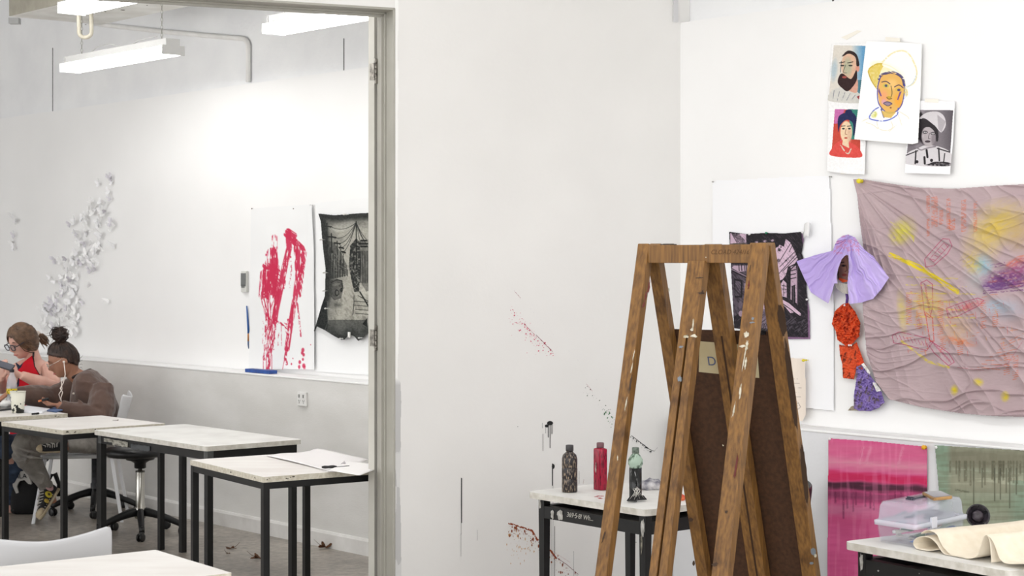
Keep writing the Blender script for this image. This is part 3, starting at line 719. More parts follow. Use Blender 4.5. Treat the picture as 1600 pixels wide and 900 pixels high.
M_castor = mat('castor_black', (20, 20, 21), rough=.35)
def star_base(mb_t, c, R=.27, rot=0, h=.085, n=5, partname='base_leg'):
    for k in range(n):
        a = rot + k * 2 * math.pi / n; d = Vector((math.cos(a), math.sin(a), 0)); w = Vector((-d.y, d.x, 0))
        rs = []
        for i in range(9):
            f = i / 8; rr_ = .02 + (R - .02) * f; z = h - .02 + .080 * (1 - f ** 1.5); hh = .024 - .008 * f; ww = .022 - .006 * f
            cc = c + d * rr_ + Z3 * z
            rs.append([cc + w * x * ww + Z3 * y * hh for x, y in [(-1, -1), (1, -1), (1, .4), (.6, 1), (-.6, 1), (-1, .4)]])
        lg_ = MB().rings(rs, sm=True).build(partname, M_blackp, mb_t)
        e_ = c + d * R
        mb = MB()
        rs_ = random.Random(k + int(R * 100)); b = a + rs_.uniform(0, 6.28); ax = Vector((math.cos(b), math.sin(b), 0)); of = Vector((-ax.y, ax.x, 0)) * .012
        for sg in (-1, 1): mb.lathe(e_ + Z3 * .026 + of + ax * (.012 * sg) - ax * .008, [(.014, 0), (.024, .002), (.026, .006), (.026, .010), (.024, .014), (.014, .016)], 18, axis=ax)
        mb.ball(e_ + Z3 * .045 + of * .5, (.018, .018, .016), 8); mb.lathe(e_ + Z3 * .05, [(.008, 0), (.008, .04)], 8)
        mb.build('castor', M_castor, lg_)
stc = onH(219, 836, 0); stc = Vector((stc.x, stc.y, 0))
st = thing('gas_lift_stool', 'black swivel stool with chrome column beneath the long white table', 'stool', stc)
star_base(st, stc, .27, math.radians(-76))
MB().lathe(stc, [(.02, .10), (.032, .105), (.034, .17), (.028, .175), (.027, .385), (.0275, .395)], 24).build('column', M_chrome, st)
MB().lathe(stc, [(.013, .39), (.013, .46)], 16).lathe(stc, [(.029, .388), (.029, .398)], 24).build('gas_piston', mat('piston_steel', (110, 108, 104), rough=.25, metal=1), st)
mb = MB(); mb.lathe(stc, [(.028, .412), (.036, .416), (.036, .445), (.06, .46), (.085, .465), (.09, .475), (.09, .482)], 20); mb.build('seat_plate', M_blackp, st)
MB().lathe(stc + X3 * -.03, [(.10, .482), (.165, .486), (.185, .50), (.188, .52), (.175, .538), (.10, .546), (.002, .548)], 36).build('seat', mat('black_vinyl', (26, 27, 29), rough=.35, bump=.08, bscale=80), st)
# office chair base behind the white chair
oc = Vector((-2.80, 11.95, 0))
s3 = thing('swivel_stool', 'black star-based swivel stool against the wall behind the white chair', 'stool', oc)
star_base(s3, oc, .29, math.radians(-80))
MB().lathe(oc, [(.02, .07), (.03, .08), (.03, .2), (.024, .205), (.024, .40)], 20).build('column', mat('grey_column', (74, 75, 78), (50, 50, 52), scale=30, rough=.4), s3)
MB().lathe(oc, [(.13, .40), (.16, .405), (.165, .42), (.15, .435), (.01, .44)], 30).build('seat', M_blackp, s3)
# chair base of the first person
o4 = Vector((-3.50, 12.15, 0))
s4 = thing('swivel_chair', 'black swivel chair under the person in the red halter top', 'chair', o4)
star_base(s4, o4, .30, math.radians(20))
MB().lathe(o4, [(.02, .07), (.03, .08), (.03, .2), (.024, .205), (.024, .41)], 20).build('column', M_blackp, s4)
MB().lathe(o4, [(.13, .41), (.20, .415), (.21, .43), (.20, .452), (.01, .458)], 30).build('seat', M_blackp, s4)
# dark chair behind the easel
q = onH(1085, 872, .45)
bc = Vector((1.13, 6.45)); 
def tube_chair(label, c, fwd):
    f = V3(fwd.normalized()); r = V3(Vector((fwd.y, -fwd.x)).normalized()); base = V3(c); t = thing('stacking_chair', label, 'chair', base)
    pts = []; m = 24
    o1 = [(.19 * math.copysign(abs(math.cos(a)) ** .6, math.cos(a)), .19 * math.copysign(abs(math.sin(a)) ** .6, math.sin(a))) for a in [k * 2 * math.pi / m for k in range(m)]]
    mb = MB(); mb.rings([[base + r * x * k + f * y * k + Z3 * z for x, y in o1] for z, k in [(.436, .92), (.446, 1), (.456, .99), (.462, .93)]]); mb.build('seat', mat('grey_seat_pad', (112, 114, 120), (98, 100, 106), scale=60, rough=.85), t)
    mb = MB(); mb.rings([[base + r * x * k + f * y * k + Z3 * z for x, y in o1] for z, k in [(.405, .96), (.412, 1.03), (.434, 1.04), (.438, .98)]]); mb.build('seat_rim', M_blackp, t)
    for a in (-1, 1):
        for b in (-1, 1):
            MB().tube([base + r * .16 * a + f * .15 * b + Z3 * .41, base + r * .20 * a + f * .20 * b + Z3 * .012], .011, 10).build('leg', M_black, t)
        MB().tube([base + r * .16 * a - f * .17 + Z3 * .42, base + r * .165 * a - f * .23 + Z3 * .55, base + r * .16 * a - f * .25 + Z3 * .72], .010, 10).build('back_post', M_black, t)
    rows = [[base + r * u * .19 - f * (.255 + .02 * (v) - .03 * u * u) + Z3 * (.60 + .17 * v) for u in [x / 5 - 1 for x in range(11)]] for v in [0, .25, .5, .75, 1]]
    MB().sheet(rows).build('backrest', M_blackp, t, solid=.012, subsurf=1)
    return t
tube_chair('dark chair with grey seat pad, half hidden behind the easel', Vector((.96, 7.36)), Vector((-.93, .12)))
# ------------------------------------------------------------------ art on the walls
XA = (360, 300, 3.461)
RED = (196, 42, 78)
# --- red figure on long paper
c = Cv(386, 318, 491, 581, 1.8, XA, bg=(236, 237, 238), a=0)
pl_ = c.inpoly([(110, 90), (240, 78), (440, 66), (452, 300), (456, 960), (98, 960), (106, 500)]); c.a = pl_ * 1.0
c.h = .006 + .010 * c.noise(40, 90) + .006 * np.clip((c.X - 480) / 8, 0, 1)
c.grain(2.0, 30)
def reds(pts, w, dry=.35, al=.92, col=RED): c.line(pts, w, col, al, dry=dry, soft=1)
reds([(238, 245), (240, 300), (232, 350)], 9, .4); reds([(225, 330), (232, 420), (226, 520)], 17, .38); reds([(190, 400), (250, 410), (262, 480)], 10, .42)
for k in range(9): reds([(185 + 9 * k, 400 + (k % 3) * 16), (172 + 10 * k, 540 + (k % 4) * 12)], 3.6, .30)
reds([(180, 440), (172, 560)], 11, .35); reds([(210, 380), (205, 560)], 12, .33); reds([(245, 370), (235, 560)], 9, .36)
reds([(168, 555), (185, 620), (205, 700)], 6, .42); reds([(200, 560), (208, 700)], 10, .5); reds([(262, 520), (225, 660), (205, 760)], 9, .40)
reds([(312, 212), (345, 235)], 9, .3); reds([(312, 215), (318, 300), (290, 420), (272, 520), (246, 640), (238, 700)], 9, .22); reds([(300, 230), (330, 260), (350, 280)], 7, .3)
reds([(330, 240), (390, 300), (402, 330), (388, 440), (372, 560)], 6, .33); reds([(345, 260), (362, 300), (370, 400), (362, 470), (352, 560), (338, 640), (322, 740), (306, 850)], 8, .28)
reds([(380, 290), (392, 380), (372, 470)], 5, .35); reds([(352, 300), (360, 420)], 6, .4); reds([(318, 330), (300, 430), (290, 520)], 3, .45)
reds([(325, 340), (330, 420), (318, 520)], 2, .5); reds([(340, 600), (325, 700)], 4, .45); reds([(362, 600), (372, 690), (381, 780)], 2.2, .32)
reds([(245, 700), (268, 712), (300, 718), (310, 770)], 5, .45); reds([(312, 690), (318, 730)], 3, .4)
reds([(236, 690), (232, 760), (222, 830), (208, 890), (205, 960)], 6, .36); reds([(215, 700), (208, 800), (186, 900)], 7, .52); reds([(195, 640), (190, 760), (180, 900)], 3, .55)
reds([(245, 700), (232, 850)], 3, .5); reds([(178, 700), (176, 820)], 1.5, .5); reds([(262, 740), (258, 830)], 1.2, .5); reds([(275, 720), (276, 830)], .8, .35)
for x, y0, y1 in [(178, 900, 970), (194, 900, 985), (209, 880, 975), (224, 880, 985)]: reds([(x, y0), (x, y1)], .9, .1)
reds([(305, 850), (296, 900), (304, 930)], 4, .35); reds([(300, 860), (282, 960)], .8, .1)
for x, y, w in [(392, 855, 3), (388, 870, 2.4), (396, 880, 2.4), (434, 826, .8), (375, 920, 2.6), (392, 905, 2), (372, 945, 2.4), (397, 940, 3.2), (404, 945, 1.2), (330, 930, 1.5), (298, 905, 2), (305, 920, 1.6), (338, 900, 1), (193, 340, 1.6), (200, 325, 1)]:
    c.ell(x, y, w * 3.4, w * 5, RED, .85, soft=.4)
for x, y0, y1 in [(371, 950, 985), (398, 940, 985), (404, 950, 985)]: reds([(x, y0), (x, y1)], .8, .05)
pa = c.build('drawing_paper', M_paper, pN(NLU), .003)
tag(pa, 'tall white paper with bold red painted figure strokes, pinned on the left room wall', 'painting')
def pins(parent, pts, n, col, off=.012, r=.006, name='push_pin', nm=None):
    for (x, y) in pts:
        p = onN(x, y, n - off); mb = MB(); mb.lathe(p + N3 * (off * .9), [(.0015, 0), (.0015, off * .4), (r * .8, off * .5), (r * .55, off * .8), (r, off * 1.1), (r * .8, off * 1.35)], 12, axis=-N3)
        mb.build(name, mat(nm or 'pin_%d_%d_%d' % col, col, rough=.3), parent)
pins(pa, [(394, 326), (459, 326), (486, 320.5)], NLU, (96, 78, 72), r=.004)
# second sheet behind the street drawing
c = Cv(488, 308, 600, 589, 1, (0, 0, 1), bg=(238, 239, 240), a=1); c.a = c.inpoly([(492, 317), (600, 305), (600, 588), (493, 581)]) * 1.0; c.h = .002 + .004 * c.noise(60)
tag(c.build('backing_paper', M_paper, pN(NLU), .001), 'large blank white paper behind the grey street drawing', 'paper')
# --- black and white street drawing on cloth
c = Cv(488, 328, 606, 536, 2.2, XA, bg=(176, 174, 165), a=0)
out = [(474, 116), (500, 118), (560, 125), (620, 120), (700, 114), (860, 108), (860, 770), (740, 765), (712, 795), (690, 806), (668, 780), (642, 772), (618, 798), (598, 800), (560, 780), (510, 748), (468, 728), (456, 756), (450, 752), (470, 690), (490, 620), (510, 560), (512, 480), (514, 420), (502, 320), (494, 240), (488, 160)]
c.a = c.inpoly(out) * 1.0
c.mix(.5 * c.noise(8), (128, 126, 118)); c.mix(np.clip((c.noise(14, 6, .6) - .5) * 4, 0, .8), (196, 194, 184))
dk = (26, 28, 28)
sky = c.inpoly([(520, 130), (860, 130), (860, 300), (640, 400), (560, 300)]); c.mix(sky * .6, (170, 168, 158))
c.ell(600, 190, 90, 30, (206, 204, 194), .8, -.2, .5); c.ell(650, 160, 60, 22, (200, 198, 188), .7, .1, .6)
for x, y, r_ in [(540, 170, 30), (690, 170, 26), (600, 260, 30)]: c.ell(x, y, r_, 14, (120, 120, 114), .5, .3, .6)
# road
c.poly([(632, 450), (655, 455), (740, 620), (740, 700), (540, 690), (560, 620), (610, 560)], (168, 166, 156), .9); c.mix(c.inpoly([(632, 450), (655, 455), (740, 700), (540, 690)]) * np.clip((c.noise(3, 8, -.4) - .5) * 3, 0, .5), (120, 118, 110))
# buildings left / right
c.poly([(500, 250), (560, 275), (600, 330), (632, 400), (632, 450), (560, 470), (505, 480)], (66, 66, 64), .85, tex=.5 + .5 * c.noise(2, 12))
for k in range(9): c.line([(528 + k * 13, 285 + k * 17), (528 + k * 13, 470 - k * 2)], 1.3, dk, .9)
for k in range(6): c.line([(510, 300 + k * 28), (625, 395 + k * 10)], .8, (180, 178, 168), .6, dry=.45)
for x, y, w, h2 in [(535, 320, 8, 28), (552, 350, 6, 22), (528, 400, 8, 30), (548, 420, 6, 18), (566, 380, 5, 22), (540, 460, 6, 12)]: c.ell(x, y, w, h2, (160, 158, 150), .8); c.ell(x + 3, y, w * .5, h2 * .8, dk, .9)
c.poly([(648, 290), (680, 250), (700, 270), (705, 400), (695, 540), (670, 540), (655, 480), (640, 400)], dk, .9, tex=np.clip(c.noise(2.2) * 1.7, 0, 1))
c.poly([(700, 260), (860, 250), (860, 480), (735, 540), (700, 480)], (70, 70, 68), .85, tex=.4 + .6 * c.noise(3, 9))
for k in range(6): c.line([(706 + k * 9, 320), (702 + k * 10, 490)], 1.2, dk, .9)
c.poly([(540, 480), (575, 468), (605, 480), (612, 520), (600, 575), (560, 585), (540, 560)], (58, 58, 56), .9, tex=.45 + .55 * c.noise(3))
c.line([(545, 490), (575, 475), (603, 480), (606, 520)], 1.4, dk); c.ell(575, 545, 13, 20, dk, .9); c.ell(577, 545, 7, 12, (120, 118, 112), .9); c.ell(600, 530, 7, 14, dk, .9)
c.ell(570, 500, 24, 8, (150, 148, 140), .7, -.2)
c.ell(575, 610, 40, 24, dk, .7, .2, .7, tex=c.noise(4))
# poles and wires
for x, y0, y1, w in [(522, 170, 470, 1.6), (546, 225, 330, 1.8), (577, 265, 340, 1.4), (597, 290, 420, 1.2), (610, 320, 440, 1), (680, 158, 420, 1.6)]: c.line([(x, y0), (x + 2, y1)], w, dk)
for x, y, w in [(522, 186, 24), (548, 244, 22), (578, 278, 16), (600, 302, 12), (612, 325, 9)]: c.line([(x - w, y - 3), (x + w, y + 2)], 2.2, dk); c.line([(x - w * .8, y), (x - w * .8, y + 6)], 1, dk); c.line([(x + w * .8, y), (x + w * .8, y + 8)], 1, dk)
def wire(a, b, sag): c.line([(a[0] + (b[0] - a[0]) * t, a[1] + (b[1] - a[1]) * t + sag * 4 * t * (1 - t)) for t in [k / 10 for k in range(11)]], .8, dk, .9)
for e, s_ in [((548, 238), 40), ((578, 275), 36), ((600, 300), 30), ((548, 190), 22), ((612, 325), 24)]: wire((680, 165), e, s_)
for e in [(722, 262), (735, 255), (745, 300), (710, 300)]: wire((680, 165), e, 10)
for y, w in [(280, 26), (262, 14), (295, 16)]: c.line([(722 - w, y), (722 + w, y)], 2.4, dk)
c.line([(700, 540), (760, 640)], 2, dk)
for k in range(4): c.line([(668 + k * 3, 590 + k * 22), (745, 596 + k * 22)], 1, dk, .9); 
c.line([(668, 560), (668, 600), (662, 665)], 1, dk); c.line([(690, 560), (745, 590)], 1, dk)
# dark border
dd = c.dist(out + [out[0]]); c.mix(np.clip((13 - dd) / 7, 0, 1) * .95, (30, 32, 32)); c.mix(np.clip((30 - dd) / 20, 0, 1) * .5, (60, 62, 60))
c.poly([(502, 560), (520, 600), (530, 740), (450, 760)], (34, 37, 37), .95); c.mix(c.inpoly([(530, 690), (740, 690), (740, 800), (520, 760)]) * .7 * (c.Y > 500), (64, 66, 64))
c.line([(524, 590), (528, 700), (510, 750)], 1, (90, 92, 90), .7); c.poly([(713, 715), (740, 680), (740, 730)], dk, 1)
c.grain(16, 1.6)
c.h = .010 + .03 * np.clip((c.Y - 480) / 50, 0, 1) * c.noise(16, 30) + .008 * c.noise(18)
pb_ = c.build('street_drawing', M_cloth, pN(NLU), .008, solid=.002)
tag(pb_, 'dark grey street drawing with power lines on ragged cloth, left room wall', 'drawing')
pins(pb_, [(539, 335), (502, 374.5), (507, 426), (506.5, 454.5), (510, 482), (533, 529), (562.5, 528)], NLU - .03, (225, 225, 222), off=.03, r=.005)
MB().box(onN(545.5, 523, NLU - .045), U3 * .010, N3 * .003, Z3 * .016).build('white_tag', mat('white_tag', (236, 236, 232), rough=.6), pb_)

# --- long white paper in the right room and the pink street drawing
c = Cv(1110, 270, 1306, 646, .6, (0, 0, 1), bg=(242, 243, 246), a=1); c.a = c.inpoly([(1112, 282), (1230, 276), (1297, 273.5), (1304, 500), (1304, 643), (1112, 622)]) * 1.0
c.h = .002 + .006 * c.noise(60, 120) + .012 * np.clip((c.Y - 560) / 80, 0, 1) * c.noise(50)
pp = c.build('white_paper', M_paper, pN(NRU), .002)
tag(pp, 'tall blank white paper pinned behind the purple-edged street drawing', 'paper')
pins(pp, [(1297, 276), (1114, 284)], NRU, (170, 168, 165), r=.004)
XC = (1100, 270, 2.307)
c = Cv(1136, 356, 1270, 532, 2.2, XC, bg=(34, 30, 36), a=0)
out = [(90, 212), (150, 220), (225, 216), (290, 218), (352, 212), (360, 240), (352, 290), (372, 350), (368, 420), (380, 500), (382, 600), (300, 600), (290, 590), (108, 560), (104, 480), (96, 330)]
c.a = c.inpoly(out) * 1.0; pk = (212, 184, 204); bk_ = (26, 23, 28)
c.xf = (1130, 340, 4.478); hatch = c.noise(1.6, 7, .9); hat2 = c.noise(1.4, 6, -.7)
c.poly([(50, 110), (160, 115), (163, 200), (50, 200)], pk, .9)
for k in range(9): c.line([(60 + 6 * k, 112), (110 + 9 * k, 200)], 1.0, bk_, .85, dry=.25)
c.poly([(358, 225), (395, 190), (425, 205), (438, 150), (470, 175), (500, 235), (522, 290), (500, 322), (452, 345), (440, 400), (415, 432), (398, 440), (380, 340)], pk, .97)
for x, y, r_ in [(378, 195, 14), (392, 225, 14), (404, 205, 8), (385, 300, 15), (372, 320, 12), (300, 170, 16), (345, 175, 12), (440, 300, 8)]: c.ell(x, y, r_, r_ * .9, bk_, .95, 0, .3, tex=np.clip(c.noise(1.6) * 1.8, 0, 1))
for x, y in [(292, 165), (232, 172), (345, 160)]: c.ell(x, y, 14, 10, pk, .7, 0, .4, tex=c.noise(1.5) * 1.6)
for a, b in [((478, 170), (398, 300)), ((540, 200), (395, 345)), ((548, 215), (390, 392)), ((552, 240), (420, 372)), ((500, 160), (462, 240))]: c.line([a, b], 1.0, bk_, .95)
c.poly([(470, 345), (508, 330), (518, 420), (516, 600), (468, 570)], (196, 168, 188), .95)
for r_ in range(3):
    for q_ in range(3): c.line([(473 + 13 * q_, 372 + 28 * r_ - 3 * q_), (480 + 13 * q_, 370 + 28 * r_ - 3 * q_)], 1.6, bk_, .9)
c.poly([(478, 480), (503, 468), (507, 612), (478, 600)], bk_, .97); c.line([(490, 480), (490, 600)], .8, (150, 128, 146), .7)
c.line([(440, 395), (500, 335), (512, 330)], 1.6, bk_); c.line([(470, 350), (468, 570)], 1.2, bk_); c.line([(518, 335), (520, 610)], 1.6, (90, 76, 90), .9)
c.poly([(404, 455), (420, 432), (444, 455), (446, 560), (405, 548)], pk, .9); c.line([(402, 460), (420, 432), (446, 458), (448, 560)], 1.2, bk_)
for r_ in range(3): c.line([(412, 475 + 24 * r_), (440, 480 + 24 * r_)], 1.2, bk_, .8, dry=.3); c.line([(424, 465), (424, 545)], .8, bk_, .8)
c.poly([(410, 568), (450, 590), (545, 672), (540, 688), (500, 662), (470, 668), (440, 632), (414, 604)], pk, .97); c.line([(412, 600), (470, 640), (530, 690)], 1.3, bk_); c.line([(410, 568), (460, 596)], 1.1, bk_)
c.poly([(240, 540), (300, 540), (330, 620), (420, 640), (430, 700), (330, 775), (230, 775)], (150, 132, 150), .85, tex=np.clip(hatch * 1.5, 0, 1)); c.poly([(255, 560), (292, 560), (300, 640), (250, 650)], pk, .7)
c.poly([(55, 326), (175, 330), (182, 560), (150, 640), (66, 700)], (92, 82, 94), .85, tex=np.clip(hat2 * 1.5, 0, 1)); c.poly([(75, 335), (176, 335), (176, 372), (110, 380), (60, 352)], pk, .75)
for x in (110, 128, 150, 162): c.line([(x, 335), (x + 2, 372)], 1.4, bk_, .9)
c.poly([(76, 425), (134, 438), (134, 560), (80, 560)], bk_, .9); c.poly([(84, 440), (124, 450), (122, 548), (86, 546)], (120, 108, 122), .8, tex=hat2 * 1.3); c.line([(60, 372), (180, 432)], 1.4, bk_); c.line([(60, 362), (180, 420)], .9, pk, .7)
c.poly([(148, 460), (166, 462), (164, 525), (150, 520)], (180, 156, 174), .8); c.ell(124, 672, 18, 22, (176, 152, 170), .8); c.ell(120, 610, 14, 28, (110, 98, 112), .7)
c.mix(c.inpoly([(60, 690), (600, 700), (605, 850), (60, 780)]) * np.clip((hatch - .55) * 3, 0, .5), (110, 100, 112)); c.mix(np.clip((hat2 - .62) * 5, 0, .35) * (c.X > 1160), (96, 86, 98))
dd = c.dist([(560, 110), (580, 300), (600, 500), (606, 850), (440, 845)]); c.mix(np.clip((3.2 - dd) / 1.5, 0, 1) * .8, (150, 110, 150)); c.grain(9, 1.3)
c.h = .006 * c.noise(30)
pd = c.build('street_drawing', M_paper, pN(NRU), .012, solid=.001)
tag(pd, 'black and pale pink street drawing pinned on tall white paper behind the easel', 'drawing')
pins(pd, [(1197.5, 364)], NRU - .01, (30, 130, 90), r=.005); pins(pd, [(1254, 363), (1171, 366), (1261, 468)], NRU - .01, (225, 225, 225), r=.005)
ph = thing('paper_scrap', 'small curled white scrap pinned at the drawing corner', 'paper', onN(1262, 360, NRU - .03))
rows = [[onN(1255 + 9 * u + 2 * v, 372 - 22 * v - 3 * math.sin(u * 3), NRU - .02 - .02 * math.sin(u * 2.5)) for u in [k / 6 for k in range(7)]] for v in [k / 5 for k in range(6)]]
MB().sheet(rows).build('curl', mat('white_scrap', (232, 232, 232), rough=.7), ph, solid=.001)
# note on the ledge
c = Cv(1225, 555, 1262, 664, 1, (0, 0, 1), bg=(238, 226, 214)); c.a = c.inpoly([(1225, 558), (1258, 560), (1260, 620), (1259, 650), (1254, 659), (1225, 655)]) * 1.0
for k in range(7): c.line([(1236, 592 + k * 7), (1246 + (k * 3) % 7, 592 + k * 7)], .7, (170, 156, 146), .7, dry=.3)
c.line([(1247, 629), (1251, 636), (1246, 640), (1243, 634), (1247, 629)], .9, (140, 126, 118), .8); c.h = .004 + .03 * np.clip((c.X - 1244) / 16, 0, 1) ** 2
pn = c.build('note_paper', M_paper, pN(NRU), .012); tag(pn, 'cream note sheet with a yellow pin beside the right edge of the easel', 'paper')
pins(pn, [(1257, 563)], NRU - .04, (226, 210, 40), off=.03, r=.006, nm='yellow_pin')

# --- portraits
XP = (1270, 40, 3.6)
def sheetc(x0, y0, x1, y1, outl, bg, res=2.6): 
    cc = Cv(x0, y0, x1, y1, res, XP, bg=bg, a=0); cc.a = cc.inpoly(outl) * 1.0; cc.smooth = True; return cc
c = sheetc(1292, 60, 1360, 172, [(105, 100), (300, 96), (286, 440), (275, 462), (86, 460), (84, 420)], (240, 240, 240))
body = [(118, 110), (297, 114), (276, 436), (88, 424)]
c.poly(body, (216, 210, 200)); c.mix(c.inpoly(body) * np.clip((c.X - 1330) / 18, 0, 1), (104, 160, 200)); c.mix(c.inpoly(body) * (c.Y > 125) * np.clip((c.X - 1325) / 20, 0, 1) * .7, (40, 92, 100))
c.ell(120, 250, 24, 80, (150, 178, 196), .6, .1, .6)
c.poly([(92, 424), (104, 370), (160, 345), (230, 360), (276, 400), (274, 436)], (206, 204, 198)); c.poly([(246, 400), (276, 385), (274, 434)], (150, 60, 64))
for k in range(5): c.line([(120 + 30 * k, 365 + 6 * k), (112 + 26 * k, 420)], 1, (90, 96, 110), .7, dry=.3)
c.poly([(175, 330), (245, 290), (250, 372), (215, 372), (180, 350)], (210, 160, 140)); c.ell(205, 225, 48, 82, (214, 176, 150)); c.ell(196, 232, 30, 66, (150, 176, 150), .55, 0, .5)
c.ell(252, 240, 12, 22, (214, 150, 130)); c.poly([(165, 170), (200, 140), (245, 160), (262, 220), (246, 226), (240, 180), (205, 158), (172, 172)], (48, 34, 34))
c.poly([(150, 280), (170, 270), (215, 300), (245, 250), (246, 310), (200, 368), (165, 352), (140, 320)], (50, 32, 32)); c.ell(178, 290, 14, 7, (160, 80, 72))
for x in (166, 212): c.ell(x, 225, 12, 5, (60, 54, 52)); c.line([(x - 16, 210), (x + 14, 204)], 1.2, (44, 34, 34))
c.line([(184, 222), (172, 262), (190, 266)], 1, (70, 96, 84)); c.line([(160, 200), (156, 262)], .9, (46, 60, 60)); c.grain(7, 2); c.h = .004 * c.noise(30)
t_ = c.build('portrait_print', M_paper, pN(NRU), .003, solid=.0006); tag(t_, 'small print of a dark-bearded man in a white robe, upper left of the portrait group', 'print')
c = sheetc(1290, 160, 1354, 275, [(88, 446), (300, 448), (298, 650), (292, 838), (200, 836), (78, 820)], (240, 240, 241))
body = [(124, 470), (268, 472), (266, 742), (104, 732)]
c.poly(body, (196, 74, 60)); c.poly([(124, 470), (180, 470), (150, 550), (120, 552)], (196, 110, 170)); c.poly([(200, 470), (268, 472), (266, 640), (215, 640)], (56, 130, 118)); c.poly([(104, 700), (160, 640), (160, 735)], (206, 90, 140), .8)
c.poly([(108, 690), (150, 650), (220, 660), (266, 700), (266, 742), (104, 732)], (214, 78, 72)); c.poly([(170, 640), (200, 640), (205, 690), (165, 670)], (226, 200, 170)); c.ell(188, 598, 36, 66, (232, 206, 172)); c.ell(206, 610, 18, 56, (214, 176, 150), .7, 0, .5)
c.poly([(144, 600), (142, 520), (175, 492), (225, 490), (250, 530), (246, 580), (228, 620), (225, 550), (190, 530), (155, 560)], (34, 40, 82)); c.ell(202, 486, 22, 16, (34, 40, 82))
for x in (172, 206): c.ell(x, 580, 9, 5, (36, 50, 50)); c.line([(x - 12, 566), (x + 10, 564)], 1, (30, 34, 40))
c.ell(186, 632, 10, 5, (180, 60, 50)); c.line([(188, 580), (182, 608), (192, 612)], .9, (150, 90, 70)); c.line([(146, 655), (175, 700), (200, 720), (216, 690)], 2, (200, 220, 200), .9, dry=.35); c.grain(8, 2); c.h = .004 * c.noise(30) + .012 * np.clip((c.Y - 240) / 30, 0, 1)
t_ = c.build('portrait_print', M_paper, pN(NRU), .010, solid=.0006); tag(t_, 'small colourful print of a dark-haired woman in red, lower left of the portrait group', 'print')
c = sheetc(1335, 58, 1446, 232, [(300, 86), (440, 90), (614, 102), (606, 380), (592, 660), (560, 668), (400, 655), (232, 640), (262, 400)], (247, 247, 246))
Yl = (222, 196, 80)
c.ell(420, 250, 112, 46, (233, 214, 120), .55, .35, .35, tex=.4 + .6 * c.noise(4)); c.poly([(312, 260), (330, 230), (370, 215), (400, 215), (380, 262), (370, 300), (358, 352), (330, 310)], (214, 186, 70), .85, tex=.6 + .5 * c.noise(3))
c.line([(385, 212), (440, 160), (490, 142), (530, 150), (560, 190), (584, 250), (580, 300), (560, 330), (520, 345)], 2.4, (232, 218, 160), .8, dry=.25); c.line([(584, 270), (560, 325), (522, 350)], 2, (190, 204, 216), .7, dry=.3)
c.line([(312, 258), (322, 238), (365, 215), (420, 222), (470, 250), (510, 290), (520, 330)], 1.8, (200, 172, 60), .9, dry=.2); c.line([(312, 262), (330, 310), (360, 355)], 1.6, (190, 160, 60), .9, dry=.2)
c.poly([(390, 215), (520, 160), (575, 250), (560, 320), (520, 340), (505, 290), (450, 250)], (250, 248, 240), .8)
c.poly([(372, 300), (392, 272), (450, 264), (500, 290), (515, 340), (512, 400), (498, 450), (470, 480), (440, 490), (410, 485), (380, 455), (368, 400), (366, 340)], (226, 178, 98)); 
c.ell(400, 400, 28, 50, (236, 158, 120), .7, 0, .6); c.ell(480, 420, 30, 50, (238, 166, 60), .8, 0, .6); c.ell(445, 330, 40, 40, (240, 200, 130), .7, 0, .6); c.ell(400, 430, 20, 20, (216, 160, 196), .7, 0, .6)
c.line([(372, 300), (390, 276), (450, 264), (500, 290), (515, 340)], 4, (58, 56, 110), .85, dry=.3); c.line([(380, 290), (366, 340), (364, 400), (374, 445), (408, 484), (440, 492), (475, 478), (502, 440), (514, 380), (515, 330)], 1.6, (60, 58, 150), .9)
c.ell(412, 338, 20, 12, (200, 190, 90), .9); c.ell(412, 338, 9, 8, (70, 70, 110), .9); c.ell(484, 360, 22, 12, (214, 180, 80), .9); c.ell(484, 362, 10, 8, (70, 60, 110), .9)
c.line([(388, 318), (412, 314), (434, 328)], 1.4, (60, 50, 80)); c.line([(460, 345), (485, 334), (508, 350)], 1.4, (60, 50, 80)); c.line([(440, 340), (446, 380), (436, 410)], 1.2, (96, 90, 60)); c.ell(428, 405, 15, 9, (190, 160, 50), .8); c.line([(416, 404), (428, 414), (444, 410)], 1.2, (110, 70, 60))
c.ell(422, 438, 25, 12, (150, 132, 150)); c.line([(398, 436), (420, 428), (446, 440)], 1.1, (60, 52, 90)); c.line([(398, 438), (422, 452), (446, 440)], 1, (70, 60, 90)); c.ell(438, 462, 6, 5, (120, 60, 50), .8)
c.poly([(372, 350), (388, 395), (382, 400), (368, 370)], (90, 60, 150), .8); c.poly([(500, 370), (480, 420), (474, 416), (488, 372)], (90, 60, 150), .8)
c.line([(370, 460), (340, 480), (318, 520), (360, 534), (400, 536), (440, 525), (475, 500), (480, 465)], 1.8, (70, 90, 190), .9, dry=.2); c.line([(385, 470), (400, 515)], 2.4, (60, 56, 120), .8); c.ell(345, 500, 22, 24, (200, 200, 90), .8, .4, .4, tex=c.noise(2.5) * 1.5); c.poly([(385, 480), (470, 485), (440, 520), (400, 515)], (216, 180, 90), .9)
c.ell(522, 372, 14, 34, (220, 196, 96), .7, -.2, .4, tex=c.noise(2) * 1.6); c.line([(520, 340), (526, 390), (508, 420)], 1, (190, 200, 230), .7)
for pts in [[(480, 480), (530, 510), (540, 524)], [(318, 520), (272, 540)], [(360, 540), (372, 580), (420, 590), (450, 570), (440, 540)], [(300, 545), (340, 560), (365, 580)], [(430, 595), (470, 560)], [(480, 500), (500, 560)]]: c.line(pts, 1.4, (226, 220, 200), .8, dry=.2)
c.h = .004 + .016 * np.clip((c.Y - 150) / 70, 0, 1) ** 1.5 + .003 * c.noise(40)
t_ = c.build('portrait_drawing', M_paper, pN(NRU), .014, solid=.0008); tag(t_, 'largest portrait drawing, yellow face under a white hat, centre of the group', 'drawing')
